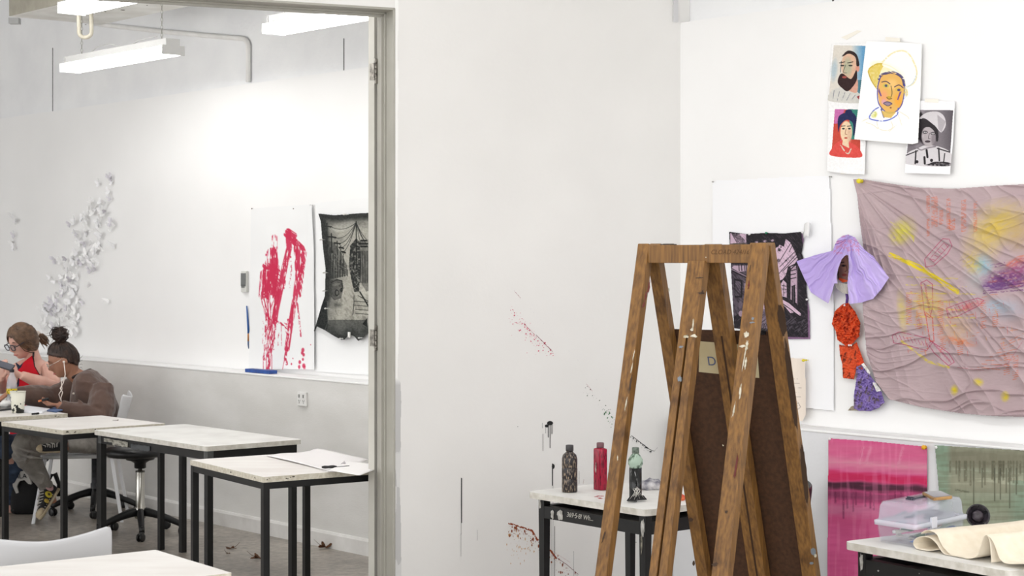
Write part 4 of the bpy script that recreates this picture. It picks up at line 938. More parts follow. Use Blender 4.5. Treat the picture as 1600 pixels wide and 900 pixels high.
c = sheetc(1411, 155, 1496, 276, [(548, 420), (800, 424), (790, 640), (772, 838), (515, 830), (530, 640)], (240, 240, 243), 2.8)
body = [(556, 474), (790, 476), (768, 790), (522, 778)]
c.poly(body, (118, 112, 118)); g = c.inpoly(body); c.mix(g * np.clip((c.noise(22) - .5) * 3, 0, .7), (170, 164, 170)); c.mix(g * np.clip((c.X - 1470) / 18, 0, 1) * .8, (84, 78, 84)); c.ell(570, 520, 26, 60, (180, 174, 180), .7, .3, .6)
c.poly([(524, 778), (530, 720), (590, 690), (640, 672), (720, 684), (778, 720), (768, 790)], (206, 202, 206)); c.ell(646, 596, 64, 84, (52, 46, 52)); c.ell(652, 622, 44, 64, (176, 168, 172)); c.ell(684, 640, 24, 50, (120, 112, 118), .7, 0, .5); c.ell(600, 560, 22, 80, (48, 44, 48), .9, .1)
c.poly([(580, 558), (600, 520), (640, 490), (700, 484), (738, 510), (748, 560), (724, 600), (700, 580), (670, 550), (620, 520)], (206, 202, 206)); c.poly([(582, 560), (604, 524), (660, 545), (700, 580), (706, 640), (694, 650), (686, 600), (650, 570), (610, 590), (600, 640), (584, 620)], (46, 42, 46)); c.poly([(700, 500), (748, 540), (724, 600), (706, 580)], (160, 154, 160), .7)
for x, y in ((632, 600), (676, 606)): c.ell(x, y, 15, 9, (40, 36, 40)); c.ell(x, y, 9, 5, (226, 224, 226)); c.ell(x, y - 1, 4, 4, (40, 36, 40))
c.ell(646, 652, 17, 7, (70, 60, 66)); c.line([(656, 606), (650, 634), (660, 636)], .9, (90, 84, 90)); c.ell(620, 622, 8, 12, (200, 194, 198), .6, 0, .5)
c.line([(590, 690), (610, 700), (640, 690), (690, 680)], 2, (120, 114, 120), .8); kk = (34, 30, 34)
for pts, w in [([(640, 700), (645, 740)], 3.2), ([(708, 690), (712, 760)], 2.2), ([(580, 705), (576, 776)], 2.2), ([(524, 730), (590, 704)], 1.6), ([(700, 690), (770, 712)], 1.8), ([(628, 740), (630, 776)], 3.2), ([(742, 720), (736, 770)], 1.6)]: c.line(pts, w, kk)
for x, y in ((668, 758), (586, 766)): c.ell(x, y, 9, 10, kk)
c.poly([(650, 778), (690, 765), (766, 770), (768, 790), (640, 786)], kk, .9, tex=c.noise(3) * 1.7); c.grain(4, 1.5); c.h = .003 + .010 * np.clip((c.Y - 220) / 40, 0, 1)
t_ = c.build('photo_print', M_paper, pN(NRU), .012, solid=.0006); tag(t_, 'black and white photo of a woman in a pale hat, right of the portraits', 'print')
tape = mat('masking_tape', (236, 232, 222), rough=.7)
def tape_strip(pts, label, n=NRU, off=.017):
    o = MB().extr([onN(1270 + x / 3.6, 40 + y / 3.6, n - off) for x, y in pts], -N3 * .0008).build('tape_strip', tape); tag(o, label, 'tape')
tape_strip([(160, 66), (250, 26), (276, 30), (190, 80)], 'strip of pale tape above the bearded man print', off=.001)
tape_strip([(410, 64), (488, 70), (492, 92), (408, 88)], 'pale tape at the top of the largest portrait drawing', off=.016)
tape_strip([(632, 410), (708, 414), (706, 434), (630, 430)], 'pale tape at the top of the black and white photo', off=.016)
tape_strip([(156, 812), (186, 816), (186, 836), (158, 834)], 'pale tape at the foot of the red woman print', off=.020)

# --- dyed cloth
XF = (1300, 260, 2.197)
c = Cv(1330, 270, 1612, 656, 1.5, XF, bg=(178, 158, 162), a=0)
out = [(72, 44), (98, 42), (180, 56), (300, 72), (420, 76), (560, 66), (700, 58), (700, 862), (560, 858), (440, 848), (300, 826), (196, 800), (150, 740), (118, 640), (104, 480), (110, 300), (96, 200), (86, 100)]
c.a = c.inpoly(out) * 1.0
c.mix(c.noise(40) * .5, (188, 170, 172)); c.mix(c.noise(14, 30, .5) * .25, (170, 150, 156))
def wash(x, y, rx, ry, col, al, ang=0): c.ell(x, y, rx, ry, col, al, ang, .8, tex=.4 + .8 * c.noise(7, 3, ang))
wash(580, 190, 120, 90, (200, 176, 96), .8, -.3); wash(520, 260, 90, 80, (206, 184, 110), .7, -.6); wash(250, 220, 50, 60, (196, 190, 80), .55, .2); wash(500, 380, 60, 90, (170, 172, 176), .7); wash(600, 490, 90, 50, (160, 166, 180), .7); wash(520, 330, 34, 50, (160, 176, 190), .6)
wash(640, 230, 60, 80, (190, 160, 90), .5); wash(240, 500, 20, 90, (206, 190, 80), .6, -.1); wash(350, 480, 110, 100, (200, 150, 100), .3); wash(430, 560, 70, 60, (205, 160, 90), .35)
OR = (206, 92, 48)
for x, y0, y1, w in [(352, 104, 210, 5), (330, 100, 160, 2.6), (400, 110, 215, 3), (375, 150, 200, 3), (452, 115, 225, 4), (492, 120, 225, 2.6), (412, 180, 220, 5), (330, 180, 240, 2)]:
    for k in range(int((y1 - y0) / 5)): c.line([(x - w * 2, y0 + k * 5 + 4), (x + w * 2, y0 + k * 5)], 1.0, OR, .75, dry=.35)
c.line([(200, 303), (300, 345), (430, 430)], 7, (222, 200, 30), .85, dry=.28); c.line([(215, 312), (330, 370)], 3, (222, 200, 30), .7, dry=.35); c.line([(240, 600), (330, 670), (400, 690)], 4, (214, 196, 70), .7, dry=.35)
for k in range(8): c.line([(200 + k * 12, 190 + k * 3), (280, 240 + k * 3)], 1.4, (200, 190, 70), .5, dry=.45)
for k in range(7): c.line([(255, 380 + 27 * k), (430 + (k % 3) * 30, 385 + 27 * k)], 2.2, (206, 190, 70), .6, dry=.42)
MG = (164, 62, 96)
def loopy(pts, w=1.1, col=MG): c.line(pts + [pts[0]], w, col, .85, dry=.2)
loopy([(318, 318), (380, 248), (402, 250), (412, 272), (396, 300), (350, 340), (322, 346)]); loopy([(335, 318), (384, 262), (402, 272), (350, 328)], .8)
for k in range(5): c.line([(340 + k * 12, 318 - k * 13), (354 + k * 11, 322 - k * 11)], 1, MG, .7)
loopy([(305, 400), (325, 390), (345, 405), (346, 480), (336, 520), (318, 510)]); loopy([(392, 488), (440, 470), (500, 452), (522, 460), (500, 480), (430, 515), (400, 520)]); loopy([(206, 580), (230, 568), (330, 590), (345, 605), (325, 632), (250, 612), (212, 606)])
loopy([(340, 600), (400, 640), (420, 672), (400, 684), (350, 640), (332, 612)]); loopy([(320, 500), (345, 520), (350, 600), (336, 600)], 1.3, (190, 70, 60)); 
for (x0, y0, x1, y1) in [(400, 500, 500, 465), (222, 585, 325, 610), (320, 410, 335, 500), (350, 610, 405, 668)]:
    for k in range(9): t = k / 8; c.line([(x0 + (x1 - x0) * t - 4, y0 + (y1 - y0) * t - 8), (x0 + (x1 - x0) * t + 4, y0 + (y1 - y0) * t + 8)], .9, MG, .7, dry=.2)
for x, y0, y1 in [(264, 430, 545), (300, 440, 560), (372, 460, 580), (440, 600, 650), (380, 590, 640), (520, 460, 560), (560, 470, 560), (600, 640, 720), (630, 650, 740)]:
    for k in range(int((y1 - y0) / 7)): c.line([(x - 9, y0 + k * 7 + 5), (x + 9, y0 + k * 7)], 1.2, OR, .65, dry=.38)
for k in range(8): c.line([(500 + 14 * k, 690 - 12 * k), (600 + 8 * k, 700 - 18 * k)], 1.2, OR, .5, dry=.42)
c.line([(430, 690), (520, 700), (600, 680), (655, 600)], 1.2, (170, 100, 110), .6, dry=.3)
for k in range(26): 
    rr = random.Random(k); x = 515 + rr.random() * 130; y = 330 + rr.random() * 100 - max(0, (x - 600)) * .3; c.line([(x, y), (x + 30 + rr.random() * 40, y - 12 + rr.random() * 10)], 2.4, (120, 72, 120) if k % 3 else (190, 90, 70), .6, dry=.4)
for k in range(4): c.line([(520, 436 - k * 8), (700, 420 - k * 12)], 2.5, (104, 60, 112), .6, dry=.4)
c.line([(600, 340), (640, 310), (700, 300)], 3, (200, 120, 100), .6, dry=.35)
wash(420, 768, 16, 22, (214, 194, 40), .9); wash(503, 740, 22, 16, (214, 194, 40), .9, .3); wash(594, 790, 18, 22, (214, 194, 40), .9)
def cw(x, y, rx, ry, col, al, ang=0, sx=4, sy=2): c.ell(x, y, rx, ry, col, al, ang, .7, tex=np.clip(c.noise(sx, sy, ang) * 2.2 - .35, 0, 1))
cw(600, 385, 100, 42, (112, 66, 122), .95, -.12); cw(640, 350, 60, 40, (150, 80, 120), .8, -.3); cw(560, 410, 60, 20, (96, 62, 120), .8, -.05); cw(630, 330, 50, 18, (206, 110, 90), .6, -.4)
cw(520, 340, 40, 40, (150, 186, 200), .8); cw(560, 480, 50, 30, (160, 186, 206), .7); cw(480, 330, 40, 50, (206, 186, 80), .6, -.6); cw(560, 210, 90, 46, (206, 178, 70), .6, -.5, 9, 3); cw(230, 230, 40, 50, (206, 200, 60), .6, .5, 6, 2)
cw(430, 600, 80, 16, (216, 110, 60), .6, .2); cw(330, 470, 60, 60, (214, 196, 70), .45, 0, 9, 2); cw(470, 480, 70, 16, (206, 84, 84), .5, -.3)
for k in range(60):
    rr = random.Random(k + 300); x = 250 + rr.random() * 380; y = 440 + rr.random() * 200; L_ = 10 + rr.random() * 16; v_ = k % 3
    c.line([(x, y), (x + (2 if v_ else L_), y + (L_ if v_ else -3))], .9, [(206, 104, 60), (196, 84, 80), (214, 150, 80)][v_], .6, dry=.3)
# relief: creases that fan out from the pin and folds across
XX, YY = (c.X - 1333), (c.Y - 280); ang = np.arctan2(YY, XX + 1); rad = np.hypot(XX, YY)
rg = lambda q, p=4: (1 - np.abs(2 * q - 1)) ** p
wx, wy = (c.noise(70) - .5) * 40, (c.noise(70) - .5) * 40
def wn(sx, sy, a, sd): return vnoise(c.X + wx, c.Y + wy, sx, sy, sd, a, 1)
f1 = rg(vnoise(ang * 100 + wx * .1, rad, 7, 300, 11, 0, 1)); f2 = rg(wn(150, 20, .62, 31), 5); f3 = rg(wn(110, 13, -.12, 32), 5); f4 = rg(wn(60, 16, .9, 33), 5)
g2 = np.clip((wn(90, 90, 0, 34) - .35) * 3, 0, 1); f2 = f2 * g2; f4 = f4 * (1 - g2)
low = np.clip((c.Y - 430) / 160, 0, 1)
c.h = .012 + .012 * f1 * np.clip(rad / 90, 0, 1) + .011 * f2 * (.4 + .6 * (1 - low)) + .013 * f3 * (.25 + .9 * low) + .010 * f4 + .012 * c.noise(60) + .0012 * c.noise(5, 3) + .010 * rg(wn(70, 8, .12, 41), 4) * np.exp(-np.clip(c.X - 1340, 0, 999) / 60) * np.clip((c.Y - 420) / 60, 0, 1)
c.h *= np.clip(rad / 30, .25, 1)
c.h += .02 * np.clip((c.X - 1334 - 4) / 8, 0, 1) * 0
cl_ = c.build('dyed_cloth', M_cloth, pN(NRU), .010, solid=.0012)
tag(cl_, 'large creased mauve cloth with yellow, orange and purple marks, pinned by one corner', 'cloth')
pins(cl_, [(1343.5, 283)], NRU - .016, (214, 196, 40), off=.03, r=.011, nm='yellow_pin')

# --- pink and green paintings on the dado
XG = (1280, 660, 3.75)
c = Cv(1290, 680, 1452, 960, 1.4, XG, bg=(206, 84, 134), a=0)
c.a = c.inpoly([(52, 92), (300, 108), (632, 142), (632, 400), (640, 1100), (44, 1100), (50, 500)]) * 1.0
yy = (c.Y - 660) * 3.75 - (c.X - 1296) * 3.75 * .06; nz = c.noise(26, 5); 
def band(y0, y1, soft, col, al): k = np.clip((yy + (nz - .5) * 30 - y0) / soft, 0, 1) * np.clip((y1 - yy - (nz - .5) * 30) / soft, 0, 1); c.mix(k * al, col)
band(90, 200, 40, (208, 104, 142), .8); band(170, 290, 60, (212, 146, 164), .85); band(280, 350, 24, (196, 40, 86), .9); band(335, 395, 22, (74, 40, 56), .95); band(385, 460, 30, (128, 58, 92), .8); band(450, 560, 40, (212, 124, 162), .8); band(560, 1200, 60, (206, 88, 140), .8)
for x, y1 in [(142, 560), (165, 500), (200, 520), (215, 480), (300, 500), (320, 510), (270, 490), (95, 470), (400, 500), (480, 510), (520, 480), (445, 470)]: c.line([(x, 410), (x, y1)], 2.6, (110, 44, 78), .55, dry=.2, soft=2)
for x in (260, 300, 490): c.line([(x, 150), (x - 25, 240)], 5, (216, 150, 172), .5, dry=.3, soft=3)
c.mix(np.clip((c.noise(5, 60) - .5) * 2, 0, .35), (222, 128, 166)); c.grain(6, 20, 4); c.h = .004 + .006 * c.noise(60, 120)
t_ = c.build('pink_painting', M_paper, pN(NRD), .003, solid=.0008); tag(t_, 'pink watercolour with a dark horizontal band, pinned on the lower wall', 'painting')
pins(t_, [(1444, 699)], NRD, (226, 168, 30), r=.010, off=.02, nm='orange_pin'); pins(t_, [(1297, 686)], NRD, (230, 226, 226), r=.006)
c = Cv(1456, 690, 1640, 960, 1.3, XG, bg=(150, 156, 136), a=0)
c.a = c.inpoly([(676, 132), (900, 146), (1360, 172), (1360, 1100), (716, 1100), (700, 400)]) * 1.0
yy = (c.Y - 660) * 3.75 - (c.X - 1460) * 3.75 * .04; nz = c.noise(20, 5)
band(120, 280, 50, (124, 122, 104), .9); band(270, 420, 60, (176, 176, 154), .85); band(420, 520, 50, (142, 154, 130), .7); band(520, 1200, 60, (168, 176, 156), .7)
c.mix(np.clip((1487 - c.X) / 8, 0, 1) * .7, (128, 158, 136)); c.mix(np.clip((c.X - 1572) / 16, 0, 1) * .6 * (yy > 320), (130, 156, 136))
for k in range(30):
    rr = random.Random(k + 5); x = 760 + rr.random() * 560; c.line([(x, 230), (x, 280 + rr.random() * 90)], 2.6, (88, 86, 70), .6, dry=.2, soft=2)
for x, y1 in [(905, 490), (955, 380), (1028, 460), (1062, 450), (1096, 410), (1116, 500), (1155, 420), (1240, 480)]: c.line([(x, 270), (x, y1)], 1.8, (82, 84, 70), .75, soft=1)
c.mix(np.clip((c.noise(60, 4) - .5) * 3, 0, .35), (112, 112, 94)); c.line([(800, 395), (880, 410)], 3, (92, 96, 78), .6, dry=.3); c.grain(6, 4, 14); c.h = .004 + .006 * c.noise(60, 120)
t_ = c.build('green_painting', M_paper, pN(NRD), .003, solid=.0008); tag(t_, 'grey-green watercolour with dark drips, at the right edge of the lower wall', 'painting')
pins(t_, [(1463, 699)], NRD, (230, 230, 230), r=.007)

# --- paint marks on the partition
XH = (780, 400, 1.8)
def wmarks(x0, y0, x1, y1, fn, res=2.4):
    c = Cv(x0, y0, x1, y1, res, XH, a=0); fn(c); c.build('paint_splatter', M_paint, pC, .0012, wc)
def dots(c, pts, n, spread, rmin, rmax, col, seed, drop=0):
    rr = random.Random(seed)
    for k in range(n):
        t = rr.random() * (len(pts) - 1); i = int(t); f = t - i; x = pts[i][0] + (pts[i + 1][0] - pts[i][0]) * f; y = pts[i][1] + (pts[i + 1][1] - pts[i][1]) * f
        g = abs(rr.gauss(0, 1)); x += rr.gauss(0, spread * .35) - g * spread * .3; y += g * spread; r = rmin + (rmax - rmin) * rr.random() ** 2
        c.ell(x, y, r, r * (1 + drop * rr.random()), col, 1, 0, .3, opaque=True)
def m1(c):
    dots(c, [(38, 140), (90, 215), (155, 270)], 90, 14, 1.2, 3.2, (196, 96, 116), 1); dots(c, [(60, 165), (120, 235)], 60, 22, 1, 2.2, (214, 150, 160), 2)
    c.line([(42, 98), (60, 118)], 1, (140, 60, 76), 1, opaque=True); c.line([(104, 222), (150, 268)], 1.4, (120, 24, 44), 1, dry=.15, opaque=True); c.line([(70, 190), (100, 222)], .9, (150, 50, 70), 1, opaque=True)
    c.c = np.where((c.noise(2) > .85)[..., None], 230, c.c)
wmarks(795, 450, 872, 556, m1)
def m2(c):
    dots(c, [(245, 360), (290, 410), (330, 450)], 50, 10, .9, 2.6, (60, 78, 62), 3); dots(c, [(300, 430), (340, 470)], 30, 12, 1, 2.4, (70, 120, 80), 4); dots(c, [(370, 505), (430, 548)], 60, 5, .9, 2.6, (40, 42, 42), 5)
    c.line([(372, 505), (425, 545), (436, 549)], 1.3, (38, 38, 40), 1, opaque=True); c.line([(436, 549), (446, 538)], .8, (70, 70, 70), 1, opaque=True); c.line([(246, 360), (262, 380)], .9, (160, 80, 96), 1, opaque=True)
wmarks(910, 596, 1034, 712, m2)
def m3(c):
    c.ell(143, 470, 10, 7, (28, 28, 28), 1, 0, .2, opaque=True); c.ell(134, 478, 7, 5, (28, 28, 28), 1, 0, .2, opaque=True)
    for x, y0, y1, w in [(138, 470, 510, 1.6), (143, 470, 540, 1.3), (148, 472, 500, 1.5), (131, 478, 498, 1), (123, 500, 548, 1), (121, 470, 484, 1)]: c.line([(x, y0), (x, y1)], w, (28, 28, 28), 1, opaque=True)
    for x, y0, y1, w in [(150, 585, 645, 2.6), (151, 600, 1000, .9), (146, 740, 1000, .9), (156, 760, 1000, 1.3), (210, 830, 900, .7)]: c.line([(x, y0), (x, y1)], w * .8, (44, 44, 46), 1, opaque=True)
    c.ell(152, 592, 5, 8, (30, 30, 30), 1, 0, .2, opaque=True); c.line([(225, 605), (225, 640)], .8, (60, 60, 60), 1, opaque=True); c.line([(238, 628), (236, 640)], .8, (120, 60, 60), 1, opaque=True)
wmarks(845, 652, 916, 905, m3)
def m4(c):
    dots(c, [(30, 755), (90, 775), (140, 825), (220, 895)], 160, 16, .9, 3, (132, 72, 48), 6, drop=1.5); dots(c, [(40, 770), (100, 810)], 80, 28, .8, 2, (196, 160, 120), 7, drop=2)
    c.line([(28, 752), (60, 762), (92, 772), (108, 800), (140, 822), (160, 850)], 3.4, (142, 70, 44), 1, dry=.32, opaque=True); c.line([(150, 840), (190, 868), (222, 895)], 1.2, (110, 50, 60), 1, dry=.1, opaque=True); c.line([(150, 830), (200, 862)], .8, (176, 120, 130), 1, opaque=True)
wmarks(790, 812, 910, 905, m4)
def m5(c):
    c.c[:] = (70, 70, 72); c.line([(-106, 625), (-106, 750)], 2.0, (36, 36, 38), 1, opaque=True); c.line([(-107, 740), (-108, 845)], .8, (90, 90, 90), 1, opaque=True); c.line([(-62, 770), (-62, 800)], .5, (80, 80, 80), 1, opaque=True)
wmarks(712, 742, 752, 872, m5)
def m6(c):
    for a, b in [((-262, 100), (-262, 118)), ((-262, 240), (-256, 255))]: pass
    c.line([(42, 98), (170, 240), (300, 375), (335, 420)], .8, (196, 196, 198), 1, dry=.25, opaque=True); c.line([(0, 725), (70, 620), (160, 450)], .7, (204, 204, 206), 1, dry=.25, opaque=True); c.line([(40, 90), (96, 0)], .6, (208, 208, 210), 1, dry=.3, opaque=True)
    for x, y, r_ in [(52, 480, 2), (-10, 420, 1.4), (385, 805, 1.6), (388, 815, 2), (-50, 190, 1.4)]: c.ell(x, y, r_, r_ * 1.3, (80, 80, 80), 1, 0, .3, opaque=True)
wmarks(750, 380, 1000, 850, m6, 1.8)
# tall brushed streak lines on the right side of the easel gap
# ------------------------------------------------------------------ small things, left room
def onP(px, py, h, px2=None): return onH(px, py, h)
# paper butterflies
M_bf = [mat('butterfly_paper', (248, 248, 248), rough=.7), mat('butterfly_offwhite_paper', (242, 242, 244), rough=.7), mat('butterfly_grey_paper', (228, 226, 232), rough=.7)]  # near-white paper tones, given to the meshes in turn
def butterfly_mesh(seed, op):
    rr = random.Random(seed); mb = MB(); fold = math.radians(op)
    for sg in (-1, 1):
        up = [(0, .004), (.010, .018), (.024, .033), (.034, .036), (.038, .028), (.034, .014), (.026, .004), (.018, .000)]
        lo_ = [(.018, .000), (.026, -.006), (.028, -.016), (.022, -.026), (.012, -.026), (.004, -.014), (0, -.008)]
        pts = [(0, .004)] + up[1:] + lo_[1:]
        vs = [Vector((sg * x * math.cos(fold), x * math.sin(fold) + .6 * x * x, z)) for x, z in pts] + [Vector((0, 0, 0))]
        n = len(pts); mb.add(vs, [(i, i + 1, n) if sg > 0 else (i + 1, i, n) for i in range(n - 1)])
    mb.beam(Vector((0, 0, -.012)), Vector((0, 0, .010)), X3 * .0012, Y3 * .0012)
    me = bpy.data.meshes.new('paper_butterfly'); me.from_pydata(mb.v, [], mb.f); return me
bms = [butterfly_mesh(k, o) for k, o in enumerate([20, 40, 58, 72])]
for i, me in enumerate(bms): me.materials.append(M_bf[i % 3])
bpts = [(650, 100), (660, 130), (640, 190), (650, 230), (550, 240), (590, 250), (560, 270), (620, 300), (500, 330), (545, 310), (440, 360), (600, 340), (640, 360), (580, 375), (510, 370), (655, 395), (540, 410), (510, 430), (590, 430), (450, 430), (465, 470), (500, 490), (540, 490), (580, 510), (560, 540), (520, 570), (500, 590), (430, 550), (390, 580), (360, 600), (440, 600), (540, 600), (560, 640), (465, 620), (400, 640), (430, 680), (390, 700), (320, 710), (420, 700), (370, 730), (450, 740), (400, 760), (370, 790), (440, 790), (460, 820), (410, 820), (320, 830), (290, 850), (350, 880), (400, 880), (260, 880)]
low_ = [(75, 490), (90, 485), (100, 500), (85, 510), (110, 495), (120, 510), (70, 515), (105, 482), (96, 478), (66, 500), (124, 498), (114, 520), (80, 478), (118, 485), (72, 480), (92, 520)]
rr = random.Random(11); allb = [(x / 3.75, 250 + y / 3.75) for x, y in bpts] + low_
allb += [(x + rr.uniform(-9, 9), y + rr.uniform(-7, 7)) for x, y in allb[4:]]
nbf = 0
def put_bf(x, y, label, group=None, s=1.0, k=None):
    global nbf
    r_ = random.Random(nbf + 77); o = bpy.data.objects.new('paper_butterfly', bms[k if k is not None else r_.randrange(4)]); COL.objects.link(o)
    o.location = onN(x, y, NLU - .006 - r_.random() * .02)
    rz = math.atan2(U2.y, U2.x); M = Matrix.Rotation(rz + math.pi, 4, 'Z') @ Matrix.Rotation(r_.uniform(-.5, .5), 4, 'X') @ Matrix.Rotation(r_.uniform(-.9, .9), 4, 'Y') @ Matrix.Rotation(r_.uniform(-.3, .3), 4, 'Z')
    o.rotation_euler = M.to_euler(); sc = s * r_.uniform(.75, 1.2); o.scale = (sc, sc, sc); nbf += 1
    tag(o, label, 'butterfly', group); return o
for x, y in allb: put_bf(x, y, 'white cut-paper butterfly in the dense swarm rising up the left room wall', 'paper butterflies of the dense swarm')
put_bf(177, 381, 'paper butterfly set apart, right edge of the swarm at mid height', s=1.1)
put_bf(141, 446, 'paper butterfly alone below the swarm, casting a narrow shadow', s=.9, k=3)
put_bf(169, 468, 'lowest lone paper butterfly to the right of the swarm', s=.9, k=3)
put_bf(155, 287, 'paper butterfly at the top left of the swarm', s=1.1, k=1); put_bf(174, 277, 'topmost paper butterfly of the swarm', s=.9, k=2)
for i, (x, y, l) in enumerate([(19, 335, 'upper large one'), (25, 344, 'upper small one'), (23, 368, 'middle one'), (18, 378, 'lower left one'), (23, 387, 'lowest one')]):
    put_bf(x, y, 'paper butterfly near the left picture edge, %s of five' % l, 'paper butterflies at the left edge', s=1.0)
# wall panel, brush, outlet, tape
p = onN(382.5, 440, NLU - .01)
t = thing('wall_thermostat', 'small grey wall controller with a pale frame, left of the red painting', 'controller', p - Z3 * .07)
MB().box(p, U3 * .031, N3 * .010, Z3 * .068).build('case', mat('pale_case', (206, 206, 202), rough=.5), t, bevel=.003)
MB().box(p + Z3 * .012 - N3 * .0115, U3 * .027, N3 * .002, Z3 * .042).build('screen', mat('grey_screen', (104, 106, 106), rough=.25), t)
MB().box(p - Z3 * .030 - N3 * .0115 - U3 * .004, U3 * .018, N3 * .002, Z3 * .010).build('keypad', mat('keypad', (140, 142, 140), (90, 92, 92), scale=200, rough=.6), t)
a, b, c_ = onN(385.5, 478, NLU - .008), onN(388.5, 521, NLU - .008), onN(388.5, 545, NLU - .008)
t = thing('paint_brush', 'blue-handled brush fixed upright to the wall left of the red painting', 'brush', c_)
MB().tube([a, a.lerp(b, .5), b], [.004, .006, .008], 10).build('handle', mat('blue_handle', (44, 92, 160), rough=.4), t)
MB().tube([b, b.lerp(c_, .5)], [.008, .0085], 10).build('ferrule', mat('brown_ferrule', (176, 120, 70), rough=.4), t)
MB().tube([b.lerp(c_, .5), b.lerp(c_, .8), c_], [.0085, .007, .002], 10).build('bristles', mat('blue_grey_bristles', (96, 112, 140), rough=.8), t)
p = onN(472.5, 623.5, NLD - .008)
t = thing('wall_outlet', 'white double power point on the grey lower wall', 'outlet', p - Z3 * .045)
MB().box(p, U3 * .046, N3 * .008, Z3 * .042).build('plate', mat('outlet_white', (226, 226, 224), rough=.4), t, bevel=.003)
for sx in (-.022, .022):
    MB().box(p + U3 * sx + Z3 * .018 - N3 * .010, U3 * .006, N3 * .003, Z3 * .010).build('switch', mat('switch_grey', (150, 150, 148), rough=.4), t)
    for ax, az, rot in ((-.007, -.010, .5), (.007, -.010, -.5), (0, -.022, 0)):
        q = p + U3 * (sx + ax) + Z3 * az - N3 * .0082; MB().box(q, (U3 * math.cos(rot) + Z3 * math.sin(rot)) * .0014, N3 * .0006, (Z3 * math.cos(rot) - U3 * math.sin(rot)) * .005).build('slot', M_dark, t)
p0, p1 = onN(389, 581, NLD + .05), onN(427, 583.5, NLD + .05)
d = (p1 - p0); d.z = 0; L = d.length; d = d.normalized()
MB_ = MB().box(Vector(((p0.x + p1.x) / 2, (p0.y + p1.y) / 2, LEDL + .012)) , d * L / 2, N3 * .03, Z3 * .011)
tag(MB_.build('blue_book', [mat('blue_cover', (44, 84, 160), (34, 66, 130), scale=30, rough=.5)], bevel=.002), 'flat blue book lying on the ledge under the red painting', 'book')
# fallen leaves
M_leaf_d = mat('dead_oak_leaf', (104, 66, 36), (66, 40, 24), scale=60, rough=.8)
def leaf_obj(px, py, s, seed, lab, stand=.3):
    rr = random.Random(seed); b = onH(px, py, 0); mb = MB(); a0 = rr.uniform(0, 6.28)
    n = 26; pts = []
    for k in range(n):
        a = 2 * math.pi * k / n; r = s * (.35 + .65 * (abs(math.sin(2.5 * a + .4)) ** 1.3)) * (1.1 if abs(a - math.pi) < 1.6 else .8)
        pts.append(Vector((r * math.cos(a + a0), r * .62 * math.sin(a + a0), .004 + stand * s * (.5 + .5 * math.cos(3 * a + seed)) * (r / s))) + b)
    c0 = b + Z3 * .006; vs = pts + [c0 + Z3 * .0]
    mb.add(vs, [(i, (i + 1) % n, n) for i in range(n)]); o = mb.build('oak_leaf', M_leaf_d, solid=.0012)
    t = o; d = Vector((math.cos(a0), math.sin(a0), .5)).normalized(); MB().tube([c0, c0 + d * s * .9, c0 + d * s * 1.5 + Z3 * .01], [.0016, .0012, .0008], 5).build('stalk', M_leaf_d, o)
    tag(o, lab, 'leaf')
leaf_obj(362, 858, .038, 2, 'small dry leaf on the floor left of the table leg', .35)
leaf_obj(404, 874, .060, 5, 'larger curled brown leaf on the floor beside the doorway table leg', .5)
leaf_obj(508, 857, .052, 9, 'brown leaf standing curled by the skirting near the door frame', .9)
leaf_obj(356, 866, .016, 12, 'tiny leaf fragment on the floor between the black table legs', .2)
# things on the doorway table
h3 = .7405
def flat_sheet(pts, h, name, m, label, cat='paper', curl=None, solid=.0006):
    q = [onH(x, y, h) for x, y in pts]; n = 12; rows = []
    for j in range(n + 1):
        v = j / n; row = []
        for i in range(n + 1):
            u = i / n; p = (q[0] * (1 - u) + q[1] * u) * (1 - v) + (q[3] * (1 - u) + q[2] * u) * v
            if curl: p = p + Z3 * curl(u, v)
            row.append(p)
        rows.append(row)
    o = MB().sheet(rows).build(name, m, solid=solid); return tag(o, label, cat)
M_sh = mat('loose_paper', (240, 238, 238), rough=.7); M_sh2 = mat('loose_paper_grey', (232, 229, 230), rough=.7)
flat_sheet([(416, 713), (497, 703.5), (576, 719), (520, 738)], h3 + .001, 'paper_sheet', M_sh2, 'large loose paper sheet lying under the craft knife on the doorway table', curl=lambda u, v: .003 + .003 * math.sin(u * 7 + v * 4) + .004 * (u > .9) )
flat_sheet([(513, 737), (545, 722), (600, 728), (562, 744)], h3 + .004, 'paper_sheet', M_sh, 'second paper sheet hanging over the front edge of the doorway table', curl=lambda u, v: .003 * (1 - v) + .003 + (-.012 * max(0, v - .6) * u))
ka, kb, kc = onH(503, 730, h3 + .012), onH(526, 729, h3 + .012), onH(546, 727.5, h3 + .012)
t = thing('craft_knife', 'black-handled craft knife on the loose papers by the door frame', 'knife', ka - Z3 * .01)
mb = MB(); mb.tube([ka, ka.lerp(kb, .2), ka.lerp(kb, .45), ka.lerp(kb, .6), ka.lerp(kb, .8), kb], [.006, .010, .008, .010, .010, .005], 10, flat=.7); mb.build('handle', M_blackp, t)
MB().beam(kb - Z3 * .001, kc, Y3 * .004, Z3 * .0012).build('blade', mat('knife_steel', (120, 120, 122), rough=.3, metal=.8), t)
MB().add([onH(532, 725, h3 + .006), onH(541, 725, h3 + .006), onH(538, 720, h3 + .03)], [(0, 1, 2)]).build('paper_flap', M_sh2, t, solid=.0006)
